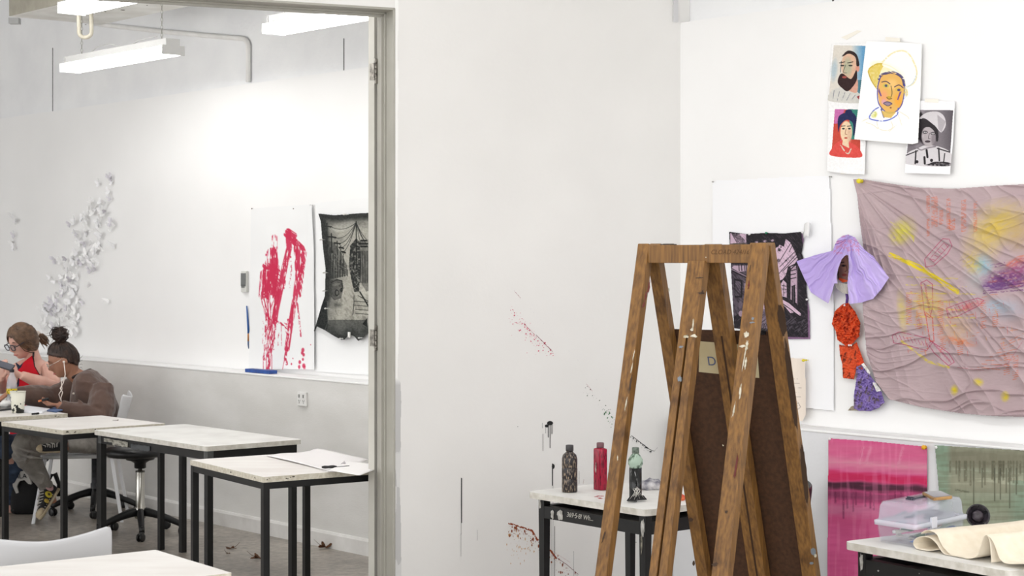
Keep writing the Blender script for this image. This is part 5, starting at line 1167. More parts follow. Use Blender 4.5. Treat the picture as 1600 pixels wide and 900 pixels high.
# things on the people's table
cb = onH(28, 645, .741); cb_z = cb.y
t = thing('paper_cup', 'black and white paper cup at the table edge before the seated people', 'cup', cb)
sc = cb.y / FP; rT, rB, hc = 12 * sc, 9.3 * sc, 34 * sc
cm = mat('cup_print', (222, 220, 208), rough=.5)
nt = cm.node_tree; bsn = nt.nodes['Principled BSDF']; tcn = nt.nodes.new('ShaderNodeTexCoord'); sep = nt.nodes.new('ShaderNodeSeparateXYZ'); nt.links.new(tcn.outputs['Object'], sep.inputs[0])
nn = nt.nodes.new('ShaderNodeTexNoise'); nn.inputs['Scale'].default_value = 38; nn.inputs['Detail'].default_value = 1; nt.links.new(tcn.outputs['Object'], nn.inputs[0])
ma = nt.nodes.new('ShaderNodeMath'); ma.operation = 'MULTIPLY_ADD'; ma.inputs[1].default_value = -2.6; nt.links.new(sep.outputs[2], ma.inputs[0]); nt.links.new(nn.outputs[0], ma.inputs[2])
rp_ = nt.nodes.new('ShaderNodeValToRGB'); rp_.color_ramp.interpolation = 'CONSTANT'; rp_.color_ramp.elements[0].color = (*lin((222, 220, 206)), 1); rp_.color_ramp.elements[1].position = .43; rp_.color_ramp.elements[1].color = (*lin((30, 30, 28)), 1)
nt.links.new(ma.outputs[0], rp_.inputs[0]); nt.links.new(rp_.outputs[0], bsn.inputs['Base Color'])
MB().lathe(cb, [(rB * .96, 0), (rB, .001), (rT, hc - .002), (rT * .96, hc - .002), (rB * .9, .01), (.001, .01)], 28, caps=False).build('cup_body', cm, t)
MB().lathe(cb, [(rT * .97, hc - .004), (rT * 1.04, hc - .004), (rT * 1.04, hc), (rT * .95, hc)], 28, caps=False).build('rim', mat('cup_rim', (220, 218, 208), rough=.5), t)
bb_ = Vector((P(18.5, 600, 11.55).x, 11.55, .741)); sc = 11.55 / FP
M_clear = mat('clear_plastic', (224, 228, 236), rough=.08, alpha=.35, spec=.8)
t = thing('water_bottle', 'clear plastic drink bottle with black cap and yellow label', 'bottle', bb_)
H_ = P(0, 577, 11.55).z - .741
R_ = 8.2 * sc
MB().lathe(bb_, [(R_ * .9, 0), (R_, .006), (R_, .06), (R_ * .92, .075), (R_, .09), (R_ * 1.0, H_ * .58), (R_ * .8, H_ * .76), (R_ * .42, H_ * .88), (R_ * .40, H_ * .94)], 24).build('bottle_body', M_clear, t)
MB().lathe(bb_, [(R_ * 1.01, H_ * .36), (R_ * 1.01, H_ * .50)], 24, caps=False).build('label', mat('yellow_label', (222, 196, 40), (90, 80, 30), scale=90, rough=.5, lo=.38, hi=.42), t)
MB().lathe(bb_, [(R_ * .44, H_ * .92), (R_ * .46, H_ * .925), (R_ * .46, H_ * .995), (R_ * .40, H_)], 20).build('cap', mat('black_cap', (26, 26, 34), rough=.4), t)
M_pad = mat('pad_paper', (228, 229, 234), rough=.7)
def slab(pts, h0, h1, name, m, label, cat, parent=None):
    q = [onH(x, y, h1) for x, y in pts]
    o = MB().prism([(p.x, p.y) for p in q], h0, h1).build(name, m, parent, bevel=.001)
    if label: tag(o, label, cat)
    return o
slab([(22, 641.5), (40, 633.5), (78, 638), (66, 643.5)], .741, .752, 'sketch_pad', M_pad, 'white sketch pad lying behind the paper cup', 'pad')
slab([(-20, 636), (18, 632), (24, 637), (-10, 641)], .742, .752, 'tablet', mat('dark_tablet', (44, 46, 50), rough=.3), 'dark flat tablet at the left end of the table', 'tablet')
slab([(72, 641), (84, 636), (98, 640), (88, 643)], .741, .748, 'denim_pouch', mat('denim_pouch', (92, 112, 150), (74, 92, 130), scale=80, rough=.9), 'small blue denim pouch on the table below the brown cuff', 'pouch')
rr = random.Random(6)
q = [onH(x, y, .753) for x, y in [(-4, 636), (6, 632), (18, 634), (17, 639), (4, 640)]]
mb = MB(); mb.ball(onH(8, 634, .755) + Z3 * .012, (.045, .03, .026), 8)
o = mb.build('crumpled_tissue', mat('tissue', (232, 230, 228), rough=.9, bump=.6, bscale=60)); tag(o, 'crumpled white tissue on the dark tablet by the left picture edge', 'tissue')
tx = bpy.data.textures.new('crumple', 'CLOUDS'); tx.noise_scale = .03
dm = o.modifiers.new('d', 'DISPLACE'); dm.texture = tx; dm.strength = .03
ma_, mb_ = onH(50, 646.8, .747), onH(60.5, 645.8, .747)
t = thing('marker', 'black marker lying beside the paper cup', 'marker', ma_ - Z3 * .006); MB().tube([ma_, ma_.lerp(mb_, .6)], .0055, 8).build('barrel', M_blackp, t); MB().tube([ma_.lerp(mb_, .6), mb_], .0062, 8).build('cap', M_blackp, t)
# scrap on the chipped table
ma_ = onH(181, 656.5, .744)
tag(MB().tube([onH(176, 656.5, .743), ma_, onH(185, 656.3, .744)], [.001, .0015, .003], 6).build('pencil_stub', mat('stub', (110, 96, 84), rough=.6)), 'tiny pencil stub on the chipped white table', 'pencil')
# black backpack with a white panel
bz = 11.95
bp0 = Vector((P(42, 790, bz).x, bz, 0))
t = thing('backpack', 'black backpack with white lettered flap on the floor beside the chair', 'bag', bp0)
rs = []
for z, w, d in [(.0, .075, .06), (.01, .095, .08), (.06, .105, .09), (.16, .10, .085), (.24, .085, .07), (.275, .05, .04)]:
    rs.append([bp0 + Vector((w * math.copysign(abs(math.cos(a)) ** .7, math.cos(a)), d * math.copysign(abs(math.sin(a)) ** .7, math.sin(a)), z)) for a in [k * math.pi / 12 for k in range(24)]])
M_bag = mat('black_nylon', (16, 16, 18), rough=.8, bump=.3, bscale=60)
MB().rings(rs).build('bag_body', M_bag, t)
fl = [P(x, y, bz - .10) for x, y in [(18, 741), (28, 737), (42, 736), (46, 748), (49, 757), (44, 756), (38, 750), (30, 752), (26, 760), (29, 770), (25, 771), (20, 760)]]
MB().extr(fl, Y3 * .05).build('white_flap', mat('white_canvas_flap', (178, 176, 172), rough=.9), t, bevel=.004)
text_part('lettering', 'FILA', P(32, 744.5, bz - .104), .044, Vector((1, 0, .06)), Z3, mat('black_lettering', (22, 22, 30), rough=.7), t, ext=.0006)
MB().tube([P(72, 758, bz), P(80, 742, bz), P(86, 740, bz), P(92, 756, bz), P(92, 775, bz)], [.03, .035, .035, .03, .03], 8, flat=.4).build('strap', M_bag, t)

# ------------------------------------------------------------------ collage of the right wall
M_tissue = vcmat('purple_tissue_paper', rough=.6)
c = Cv(1240, 360, 1396, 482, 1.7, XC, bg=(184, 164, 224), a=0)
hood = [(332, 318), (400, 296), (464, 280), (470, 260), (480, 240), (500, 226), (520, 222), (545, 232), (565, 260), (585, 282), (610, 300), (640, 340), (668, 378), (640, 420), (610, 455), (570, 468), (524, 474), (520, 440), (516, 400), (522, 340), (520, 300), (512, 296), (496, 312), (484, 345), (478, 375), (482, 400), (470, 400), (462, 430), (448, 472), (420, 455), (385, 432), (360, 380)]
c.a = c.inpoly(hood) * 1.0
A_ = np.arctan2(c.Y - 372, c.X - 1326); rd = np.hypot(c.X - 1326, c.Y - 372)
_w = (c.noise(16) - .5) * 7
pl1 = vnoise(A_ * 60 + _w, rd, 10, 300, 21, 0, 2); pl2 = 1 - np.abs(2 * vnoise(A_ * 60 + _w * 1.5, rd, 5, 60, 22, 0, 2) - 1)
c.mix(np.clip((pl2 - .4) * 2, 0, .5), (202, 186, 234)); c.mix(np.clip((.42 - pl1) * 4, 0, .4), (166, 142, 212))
top = c.inpoly([(466, 300), (470, 255), (500, 224), (525, 222), (560, 250), (560, 300), (530, 280), (505, 290)]); c.mix(top * np.clip((c.noise(2.5) - .5) * 4, 0, .45), (206, 120, 156))
c.h = .012 + .045 * np.exp(-(rd / 45) ** 2) + .03 * np.clip(rd / 50, 0, 1) * pl1 + .010 * pl2
t = thing('hooded_figure_collage', 'figure collage with draped purple tissue hood, ribbed collar and half-hidden face', 'collage', onN(1318, 475, NRU - .02))
c.build('tissue_hood', M_tissue, pN(NRU), .03, t, solid=.001)
c = Cv(1298, 395, 1328, 448, 2.4, XC, bg=(128, 92, 80), a=0)
c.a = c.inpoly([(478, 340), (486, 300), (520, 296), (522, 392), (500, 396), (482, 384)]) * 1.0
c.ell(508, 330, 16, 40, (150, 110, 92), .8, 0, .6); c.line([(490, 324), (504, 322)], 1.6, (40, 26, 24)); c.ell(503, 335, 9, 4, (60, 40, 36)); c.ell(503, 335, 4, 3, (20, 16, 16)); c.line([(512, 332), (516, 352), (508, 356)], 1.2, (84, 52, 44)); c.ell(506, 368, 10, 5, (120, 56, 52)); c.poly([(486, 378), (518, 388), (518, 400), (486, 396)], (214, 84, 40)); c.line([(480, 300), (484, 380)], 2, (60, 36, 34))
c.h = .012 * np.exp(-((c.X - 1318) / 8) ** 2); c.build('face', M_paper, pN(NRU), .018, t)
c = Cv(1300, 430, 1326, 464, 2.6, XC, bg=(222, 218, 212), a=0)
c.a = c.inpoly([(470, 372), (480, 378), (486, 394), (520, 402), (520, 438), (500, 434), (478, 418), (468, 400)]) * 1.0
c.c += (np.sin(c.X * 3.3) * 8)[..., None]; c.h = .01 + .004 * np.sin(c.X * 3.3)
c.build('ribbed_collar', M_paper, pN(NRU), .020, t)
MB().tube([onN(1323, 458, NRU - .02), onN(1324, 466, NRU - .02), onN(1323, 474, NRU - .02)], .006, 8).build('purple_cord', mat('purple_cord', (96, 62, 140), rough=.6), t)
OG = (204, 74, 34)
def creased(name, pts, bg, x0, y0, x1, y1, col2, off, label=None, parent=None, seed=1, amp=.012, sc_=6):
    c = Cv(x0, y0, x1, y1, 2.2, XC, bg=bg, a=0); c.seed = seed; c.a = c.inpoly(pts) * 1.0
    n1 = c.noise(sc_, sc_ * .7, .4); n2 = c.noise(sc_ * .5); r1 = 1 - np.abs(2 * n1 - 1); c.h = amp * .8 * r1 ** 2 + amp * .35 * n2 + .004
    c.mix(np.clip((c.noise(3, 6, .3) - .55) * 5, 0, .8), col2); c.mix(np.clip((r1 - .8) * 3, 0, .4), tuple(min(255, v + 30) for v in bg)); return c.build(name, M_paper, pN(NRU), off, parent, solid=.001)
t2 = thing('orange_torso_collage', 'crumpled orange painted paper body hanging below the purple hood', 'collage', onN(1326, 590, NRU - .02))
creased('torso', [(470, 500), (500, 472), (520, 468), (545, 500), (564, 540), (560, 590), (530, 622), (515, 628), (480, 602), (474, 570), (460, 545)], OG, 1297, 470, 1346, 544, (150, 40, 22), .016, parent=t2, seed=5, amp=.02, sc_=5)
creased('left_leg', [(486, 618), (524, 626), (552, 610), (556, 650), (546, 720), (540, 745), (500, 740), (498, 690), (490, 660)], (206, 76, 38), 1308, 532, 1344, 595, (96, 34, 24), .012, parent=t2, seed=9, amp=.008)
creased('right_leg', [(548, 606), (562, 640), (576, 680), (588, 700), (560, 716), (548, 690), (550, 650)], (212, 70, 34), 1335, 530, 1358, 582, (150, 50, 30), .014, parent=t2, seed=12, amp=.008)
for x, y in ((1319.5, 477), (1326.5, 539.5), (1330, 539.5)): MB().ball(onN(x, y, NRU - .04), .0045, 8).build('pin_head', mat('white_pin', (236, 226, 226), rough=.3), t2)
t3 = thing('purple_boot_collage', 'crumpled purple and silver paper foot below the orange leg', 'collage', onN(1352, 641, NRU - .02))
creased('boot', [(548, 700), (566, 690), (590, 716), (620, 760), (640, 790), (652, 828), (630, 848), (600, 860), (560, 858), (540, 850), (540, 800), (548, 750)], (132, 112, 176), 1330, 566, 1386, 646, (110, 96, 92), .012, parent=t3, seed=15, amp=.018, sc_=5)
creased('silver_toe', [(517, 857), (530, 842), (548, 838), (560, 852), (556, 858)], (150, 138, 120), 1322, 630, 1346, 646, (90, 80, 70), .014, parent=t3, seed=18, amp=.006)
creased('white_cuff', [(566, 690), (576, 684), (600, 718), (596, 732)], (232, 230, 226), 1342, 562, 1364, 592, (200, 196, 190), .024, parent=t3, seed=21, amp=.004)
creased('white_cuff', [(606, 756), (616, 752), (640, 786), (622, 790)], (226, 224, 222), 1360, 592, 1380, 618, (196, 194, 190), .026, parent=t3, seed=23, amp=.004)
# loose sheets on the right ledge
q = [onN(1235, 662, NRD + .02), onN(1262, 663, NRD + .02), onN(1310, 666, NRD + .03), onN(1280, 661, NRU - .02)]
flat_sheet([(1240, 664), (1262, 660), (1316, 663), (1290, 668)], LEDR + .001, 'paper_sheet', M_sh, 'white paper scraps lying on the ledge right of the easel', curl=lambda u, v: .004 * math.sin(5 * u) ** 2)
# ------------------------------------------------------------------ right room table things
def zb(px, py, h=.741): return onH(px, py, h)
# dark painted bottle
def bottle(px, py, W, ytop, profile, mats, label, cname, capm, capp, extra=None):
    b = zb(px, py); s = b.y / FP; Hh = (py - ytop) * s * 1.0; R = W / 2 * s
    t = thing('paint_bottle', label, 'bottle', b)
    MB().lathe(b, [(r * R, h * Hh) for r, h in profile], 28).build('bottle_body', mats, t)
    MB().lathe(b, [(r * R, h * Hh) for r, h in capp], 24).build('cap', capm, t); return t, b, s, Hh, R
M_b1 = mat('paint_smeared_dark_bottle', (30, 26, 30), (150, 132, 112), scale=230, rough=.3, stretch=(1, 1, .22), lo=.36, hi=.48, detail=6)
M_b2 = mat('crimson_painted_bottle', (158, 20, 52), (92, 10, 34), scale=200, rough=.25, stretch=(1, 1, .2), lo=.38, hi=.5, detail=5)
prf = [(.92, 0), (1, .015), (1, .26), (.97, .28), (1, .30), (1, .50), (.97, .52), (1, .54), (1, .70), (.86, .79), (.45, .85), (.40, .90)]
bottle(890, 768.5, 24.5, 695, prf, M_b1, 'dark paint-smeared round bottle, leftmost of three on the stained table', '', mat('charcoal_cap', (66, 64, 66), rough=.6, bump=.2), [(.44, .87), (.50, .875), (.50, .985), (.44, 1)])
b_, s_ = None, None
b = zb(938, 765); s = b.y / FP
t = thing('paint_bottle', 'square-shouldered crimson paint bottle, middle one of three', 'bottle', b); W = 12.9 * s; Hh = (766 - 692.5) * s
mb = MB(); rs = []
for r, h in [(.94, 0), (1, .015), (1, .84), (.96, .87), (.5, .89), (.42, .90)]:
    rs.append([b + (U3 * math.copysign(abs(math.cos(a)) ** .45, math.cos(a)) * W + N3 * math.copysign(abs(math.sin(a)) ** .45, math.sin(a)) * W * .7) * r * (.80) + Z3 * h * Hh for a in [k * math.pi / 16 for k in range(32)]])
mb.rings(rs).build('bottle_body', M_b2, t)
MB().lathe(b, [(W * .42, .89 * Hh), (W * .45, .895 * Hh), (W * .45, .99 * Hh), (W * .4, Hh)], 20).build('cap', mat('dull_maroon_cap', (112, 78, 84), rough=.6), t)
smear(t, b + Z3 * Hh * .48 - N3 * W * .60 - U3 * W * .15, U3, -N3, .005, .02, 3, mat('pale_scrape', (206, 190, 184), (120, 40, 50), scale=80, rough=.6))
b = zb(993, 779); s = b.y / FP
t = thing('paint_bottle', 'clear bottle half full of black paint with green-tinted shoulder, rightmost of three', 'bottle', b); R = 10.0 * s; Hh = (779 - 699) * s
M_gcl = mat('green_tinted_plastic', (176, 200, 182), (70, 96, 76), scale=90, rough=.12, alpha=.75, stretch=(1, 1, .3), lo=.38, hi=.5)
MB().lathe(b, [(R * .9, 0), (R, .004), (R * 1.0, .60 * Hh)], 24).build('black_paint', mat('glossy_black_paint', (20, 22, 22), rough=.15), t)
MB().lathe(b, [(R * .98, .60 * Hh), (R * .95, .63 * Hh), (R * 1.18, .68 * Hh), (R * 1.16, .76 * Hh), (R * .8, .84 * Hh), (R * .5, .88 * Hh), (R * .48, .90 * Hh)], 28).build('bottle_shoulder', M_gcl, t)
MB().lathe(b, [(R * .54, .885 * Hh), (R * .56, .89 * Hh), (R * .56, .985 * Hh), (R * .5, Hh)], 20).build('cap', mat('green_grey_cap', (112, 124, 114), (70, 80, 72), scale=90, rough=.6), t)
binder_clip('left black binder clip leaning on the black paint bottle', zb(987, 785) + Z3 * .004, Vector((.9, -.4, .0)), Vector((.55, .1, 1)), 1.15)
binder_clip('right black binder clip lying against its twin beside the black bottle', zb(1003, 783) + Z3 * .004, Vector((.9, .4, 0)), Vector((-.55, .05, 1)), 1.15)
def crumple(px, py, size, m, label, seed, st=.03, sc_=.03, name='crumpled_foil', z=.5):
    b = zb(px, py); mb = MB(); mb.ball(b + Z3 * size[2] * z, size, 12); o = mb.build(name, m)
    tx = bpy.data.textures.new('cr%d' % seed, 'VORONOI'); tx.noise_scale = sc_; d = o.modifiers.new('s', 'SUBSURF'); d.levels = d.render_levels = 1; d = o.modifiers.new('d', 'DISPLACE'); d.texture = tx; d.strength = st; d.mid_level = .3
    return tag(o, label, 'scrap')
crumple(1011, 764, (.055, .03, .022), mat('crumpled_foil_rag', (206, 204, 206), (96, 96, 110), scale=30, rough=.35), 'crumpled paint-stained foil palette behind the black bottle', 1)
crumple(1044, 772, (.03, .025, .008), mat('pink_paper', (226, 180, 172), (232, 120, 60), scale=26, rough=.8), 'crumpled pink and orange paper scrap on the stained table behind the easel', 2, .015)
crumple(1064, 781, (.02, .02, .012), mat('red_paper', (214, 110, 70), (200, 60, 60), scale=26, rough=.8), 'small red and orange paper scrap nearer the easel legs', 3, .012)

# art box
e6u = V3(e6); p6v = V3(p6)
cn = zb(1431, 857); cl6 = zb(1368, 847); cr6 = zb(1509, 838)
ex = (cr6 - cn); lenx = ex.length; ex = ex.normalized(); ey = (cl6 - cn); leny = ey.length; ey = ey.normalized()
cen = cn + ex * lenx / 2 + ey * leny / 2
t = thing('art_box', 'clear plastic art tool box full of paint tubes on the lower right table', 'box', cen)
M_box = mat('frosted_clear_plastic', (214, 218, 234), rough=.15, alpha=.17, spec=.8)
def rr_ring(kx, ky, z, r=.18, n=6):
    out = []; hx, hy = lenx / 2 * kx, leny / 2 * ky; rc = min(hx, hy) * r
    for (sx, sy, a0) in ((1, 1, 0), (-1, 1, 90), (-1, -1, 180), (1, -1, 270)):
        for k in range(n): a = math.radians(a0 + 90 * k / (n - 1)); out.append(cen + ex * (sx * (hx - rc) + rc * math.cos(a)) + ey * (sy * (hy - rc) + rc * math.sin(a)) + Z3 * z)
    return out
zr_ = onV(1440, 821, v2(cn), v2(-ey)).z - .741; zt_ = onV(1432, 792, v2(cn), v2(-ey)).z - .741
MB().rings([rr_ring(.92, .92, 0), rr_ring(.94, .94, .003), rr_ring(1, 1, zr_ - .012), rr_ring(.97, .97, zr_ - .012), rr_ring(.91, .91, .006), rr_ring(.5, .5, .005)], caps=False).build('box_body', M_box, t)
MB().rings([rr_ring(1.00, 1.00, zr_ - .014), rr_ring(1.055, 1.07, zr_ - .012), rr_ring(1.06, 1.08, zr_ + .002), rr_ring(1.0, 1.0, zr_ + .004)], caps=False).build('rim', mat('milky_plastic_rim', (214, 218, 230), rough=.25, alpha=.7), t)
zl = zt_
MB().rings([rr_ring(1.0, 1.0, zr_ + .002), rr_ring(.97, .97, zr_ + .01), rr_ring(.95, .93, zl - .014), rr_ring(.90, .86, zl), rr_ring(.5, .5, zl + .001), rr_ring(.02, .02, zl + .001)], caps=False).build('lid', mat('frosted_lid_plastic', (214, 218, 234), rough=.15, alpha=.36, spec=.8), t)
MB().box(cen + Z3 * (zl + .003) + ey * .02, ex * .055, ey * .012, Z3 * .003).box(cen + Z3 * (zl + .004) - ex * .04 + ey * .02, ex * .004, ey * .014, Z3 * .006).build('handle', mat('dark_handle', (70, 70, 84), rough=.3), t)
MB().box(cen - ey * (leny / 2 + .004) + Z3 * zr_ - ex * .06, ex * .018, ey * .004, Z3 * .018).build('latch', mat('milky_latch', (214, 216, 226), rough=.3), t)
MB().rings([rr_ring(.88, .86, zr_ + .002), rr_ring(.88, .86, zr_ + .006)]).build('tray', mat('translucent_tray', (190, 194, 206), rough=.3, alpha=.45), t)
rr = random.Random(8)
cols = [(214, 212, 206), (206, 200, 190), (70, 120, 80), (60, 110, 180), (226, 226, 224), (90, 60, 70), (190, 186, 170), (120, 124, 140), (176, 96, 84), (60, 60, 76)]
for k in range(26):
    ci = rr.randrange(len(cols)); lx = rr.uniform(-.38, .38) * lenx; ly = rr.uniform(-.36, .30) * leny; a = rr.uniform(0, 3.14); d = (ex * math.cos(a) + ey * math.sin(a) * .6).normalized(); z = .016 + .022 * (k % 3)
    if k < 8: ly = -.36 * leny; lx = (-.40 + .1 * k) * lenx; d = ex; z = .014 + .018 * (k % 2)
    p0 = cen + ex * lx + ey * ly + Z3 * z; L = rr.uniform(.018, .034); w = V3(Vector((-d.y, d.x)))
    tt = thing('paint_tube', 'paint tube lying among others inside the clear art box', 'tube', p0, 'paint tubes inside the clear art box')
    f = [p0 - d * L + w * .010 + Z3 * .001, p0 - d * L - w * .010 + Z3 * .001, p0 + d * L * .7 - w * .007 - Z3 * .006, p0 + d * L * .7 + w * .007 - Z3 * .006]
    MB().hexa([f[0], f[1], f[2], f[3], f[0] + Z3 * .002, f[1] + Z3 * .002, f[2] + Z3 * .013, f[3] + Z3 * .013]).build('tube_body', mat('tube_%d' % ci, cols[ci], rough=.4), tt)
    MB().lathe(p0 + d * L * .7, [(.0055, 0), (.0055, .008)], 10, axis=d).build('cap', mat('tube_cap_%d' % (k % 3), [(30, 30, 34), (230, 230, 228), (40, 60, 110)][k % 3], rough=.5), tt)
for k in range(9):
    p0 = cen + ex * rr.uniform(-.3, .3) * lenx + ey * rr.uniform(-.3, .2) * leny + Z3 * (zr_ + .012 + .004 * (k % 3)); a = rr.uniform(-.4, .4); d = ex * math.cos(a) + ey * math.sin(a); L = rr.uniform(.03, .07)
    tt = tag(MB().tube([p0 - d * L, p0 + d * L * .5, p0 + d * L], [.003, .005, .003], 8).build('drawing_tool', mat('tool_%d' % (k % 3), [(36, 38, 60), (60, 60, 66), (120, 122, 134)][k % 3], rough=.4)), 'dark drawing tool in the upper tray of the art box', 'tool', 'drawing tools in the upper tray of the art box')
# phone on the lid
ztop = .741 + zl + .007
pq = [onH(x, y, ztop + .008) for x, y in [(1440, 769.5), (1470, 767.5), (1489, 776), (1459, 779)]]
t = thing('smartphone', 'smartphone in a wooden case lying on the art box lid', 'phone', sum(pq, Vector()) / 4 - Z3 * .01)
MB().prism([(p.x, p.y) for p in rquad([v2(p) for p in pq], .012)], ztop, ztop + .010).build('case', mat('wooden_phone_case', (176, 138, 86), (140, 104, 62), scale=40, rough=.5), t, bevel=.002)
cpq = sum(pq, Vector()) / 4
MB().prism([(p.x, p.y) for p in rquad([v2(cpq + (p - cpq) * .88) for p in pq], .010)], ztop + .010, ztop + .0112).build('screen', mat('phone_glass', (120, 122, 132), rough=.12), t)
# black round bowl behind the box
pc = P(1528, 806, 6.22); ax = Vector((-.12, -1, .25)).normalized(); s = 6.22 / FP
t = thing('black_bowl', 'small round black dish standing on edge behind the art box', 'dish', Vector((pc.x, pc.y, .741)))
MB().lathe(pc + ax * 0, [(.002, -.03), (12 * s, -.024), (17 * s, -.008), (18.6 * s, .004), (18.0 * s, .006), (15 * s, -.004), (9 * s, -.012), (.002, -.014)], 30, axis=ax).build('dish', mat('glossy_black', (18, 17, 20), (50, 44, 52), scale=40, rough=.2), t)
MB().lathe(pc + ax * -.012, [(.004, 0), (9 * s, .002), (8.5 * s, .01), (.004, .012)], 20, axis=ax).build('hub', mat('dark_plum', (40, 34, 40), (84, 76, 84), scale=60, rough=.35), t)
# folded canvas
M_canvas = mat('raw_cream_canvas', (232, 222, 204), (226, 215, 195), scale=30, rough=.85, bump=.2, bscale=300)
pA6 = zb(1430, 858); pB6 = zb(1552, 882); dA = (pB6 - pA6).normalized(); nA = Vector((-dA.y, dA.x))
def prof(pts): return [onV(1280 + x / 3.75, 660 + y / 3.75, v2(pA6), nA) for x, y in pts]
def canvas(pts, L, seed):
    q = prof(smoothp(pts)); q = [Vector((p.x, p.y, max(p.z, .7435))) for p in q]; rows = []
    for j in range(10):
        f = j / 9; e = p6v * L * f; rows.append([p + e * (1 + .0) + Z3 * .003 * math.sin(f * 6 + i * .2) * (p.z > .76) for i, p in enumerate(q)])
    return rows
mb = MB(); mb.sheet(canvas([(596, 652), (620, 640), (655, 640), (690, 655), (712, 700), (745, 750), (790, 785), (850, 797), (905, 792), (930, 770), (950, 715), (965, 675), (985, 668), (1000, 700), (1006, 760), (1010, 822)], .75, 1))
o1 = mb.build('canvas_sheet', M_canvas, solid=.0022); tag(o1, 'cream canvas sheet folded in waves on the lower right table', 'canvas')
mb = MB(); mb.sheet(canvas([(690, 745), (640, 752), (585, 748), (556, 722), (552, 696), (566, 680), (600, 674), (650, 682), (690, 712), (715, 752), (745, 778), (800, 797), (870, 806)], .72, 2))
mb.build('inner_fold', M_canvas, o1, solid=.002)
mb = MB(); mb.sheet(canvas([(985, 668), (1010, 690), (1035, 740), (1060, 800), (1100, 826), (1180, 828), (1330, 822)], .70, 3)); mb.build('outer_fold', M_canvas, o1, solid=.002)
# ------------------------------------------------------------------ people
def W(px, py, z): return P(px, py, z)
def Rm(pxr, z): return pxr * z / FP
def head_pts(mb, c, f, u, s=1.0):
    f = f.normalized(); u = (u - f * u.dot(f)).normalized(); r = f.cross(u); nth, nph = 56, 72
    def surf(th, ph):
        x, y, z = .073 * math.sin(th) * math.cos(ph), .093 * math.sin(th) * math.sin(ph), -.115 * math.cos(th)
        if z < 0:
            t = -z / .115; x *= 1 - .30 * t ** 1.4
            if y > 0: y *= 1 + .62 * t * t
            else: y *= 1 - .30 * t
        if y > 0:
            g = lambda a, b: math.exp(-a * a - b * b)
            y += .026 * g(x / .011, (z + .020) / .017) + .013 * g(x / .008, (z - .002) / .018)
            y -= .009 * g((abs(x) - .030) / .015, (z - .006) / .012)
            y += .004 * g(x / .045, (z - .028) / .010) + .007 * g(x / .020, (z + .056) / .007) + .0065 * g(x / .017, (z + .069) / .006)
            y -= .003 * g(x / .03, (z + .0625) / .003)
            y += .010 * g(x / .020, (z + .096) / .014) + .003 * g((abs(x) - .035) / .016, (z + .03) / .02)
        return c + (r * x + f * y + u * z) * s
    mb.rings([[surf(math.pi * (i + .5) / nth, 2 * math.pi * k / nph) for k in range(nph)] for i in range(nth)])
    for sg in (-1, 1):
        M = Matrix((r, f, u)).transposed(); mb.ball(c + (r * sg * .073 - f * .008 + u * -.004) * s, (.008 * s, .018 * s, .030 * s), 8, M=M)
    return r, f, u
def hand(mb, wrist, d, palmn, s=1.0, curl=.5, thumb=1):
    """wrist point, direction of the hand, palm normal (side the fingers curl to)"""
    d = d.normalized(); n = (palmn - d * palmn.dot(d)).normalized(); w = d.cross(n)
    mb.rings([[wrist + d * (x * s) + (w * math.cos(a) * hw + n * math.sin(a) * hn) * s for a in [k * math.pi / 6 for k in range(12)]] for x, hw, hn in [(-.02, .024, .018), (.01, .027, .016), (.04, .038, .015), (.07, .041, .014), (.088, .038, .011)]])
    for i, (off, L) in enumerate([(-.030, .068), (-.010, .078), (.011, .072), (.030, .056)]):
        p = wrist + (d * .080 + w * off) * s; a = 0; pts = [p - d * .012 * s, p]; seg = [L * .45, L * .32, L * .25]
        for q in seg:
            a += curl * (.9 + .12 * i); p = p + (d * math.cos(a) + n * math.sin(a)) * q * s; pts.append(p)
        mb.tube(pts, [.009 * s, .0095 * s, .009 * s, .0082 * s, .0065 * s], 8)
    p = wrist + (d * .025 - w * .026 * thumb) * s; t1 = p + (d * .030 - w * .026 * thumb + n * .012) * s; t2 = t1 + (d * .032 - w * .006 * thumb + n * .014) * s; t3 = t2 + (d * .024 + n * .01) * s
    mb.tube([p - d * .01 * s, t1, t2, t3], [.014 * s, .012 * s, .010 * s, .0075 * s], 8)
def disp(o, strength, scale, kind='CLOUDS', mid=.5):
    tx = bpy.data.textures.new('cloth_noise', kind); tx.noise_scale = scale; d = o.modifiers.new('folds', 'DISPLACE'); d.texture = tx; d.strength = strength; d.mid_level = mid; d.texture_coords = 'GLOBAL'; return o
def strands(mb, paths, r=.0028, n=5):
    for p in paths: mb.tube(p, [r * .6] + [r] * (len(p) - 2) + [r * .5], n)
M_hair1 = mat('light_brown_hair', (116, 88, 66), (76, 56, 42), scale=30, rough=.45, bump=.3, bscale=160)
M_hair2 = mat('dark_brown_hair', (66, 48, 40), (34, 25, 22), scale=30, rough=.45, bump=.3, bscale=160)
M_skin1 = mat('fair_skin', (222, 178, 162), (212, 164, 148), scale=14, rough=.5)
M_skin2 = mat('tan_skin', (170, 124, 100), (154, 108, 86), scale=14, rough=.5)
for m_ in (M_skin1, M_skin2):
    b_ = m_.node_tree.nodes['Principled BSDF']; b_.inputs['Subsurface Weight'].default_value = .15; b_.inputs['Subsurface Radius'].default_value = (.01, .004, .002); b_.inputs['Subsurface Scale'].default_value = .5
M_lip = mat('lip', (176, 96, 92), rough=.4); M_eye = mat('eye_dark', (34, 24, 20), rough=.3); M_brow = mat('brow_hair', (84, 60, 46), rough=.7)
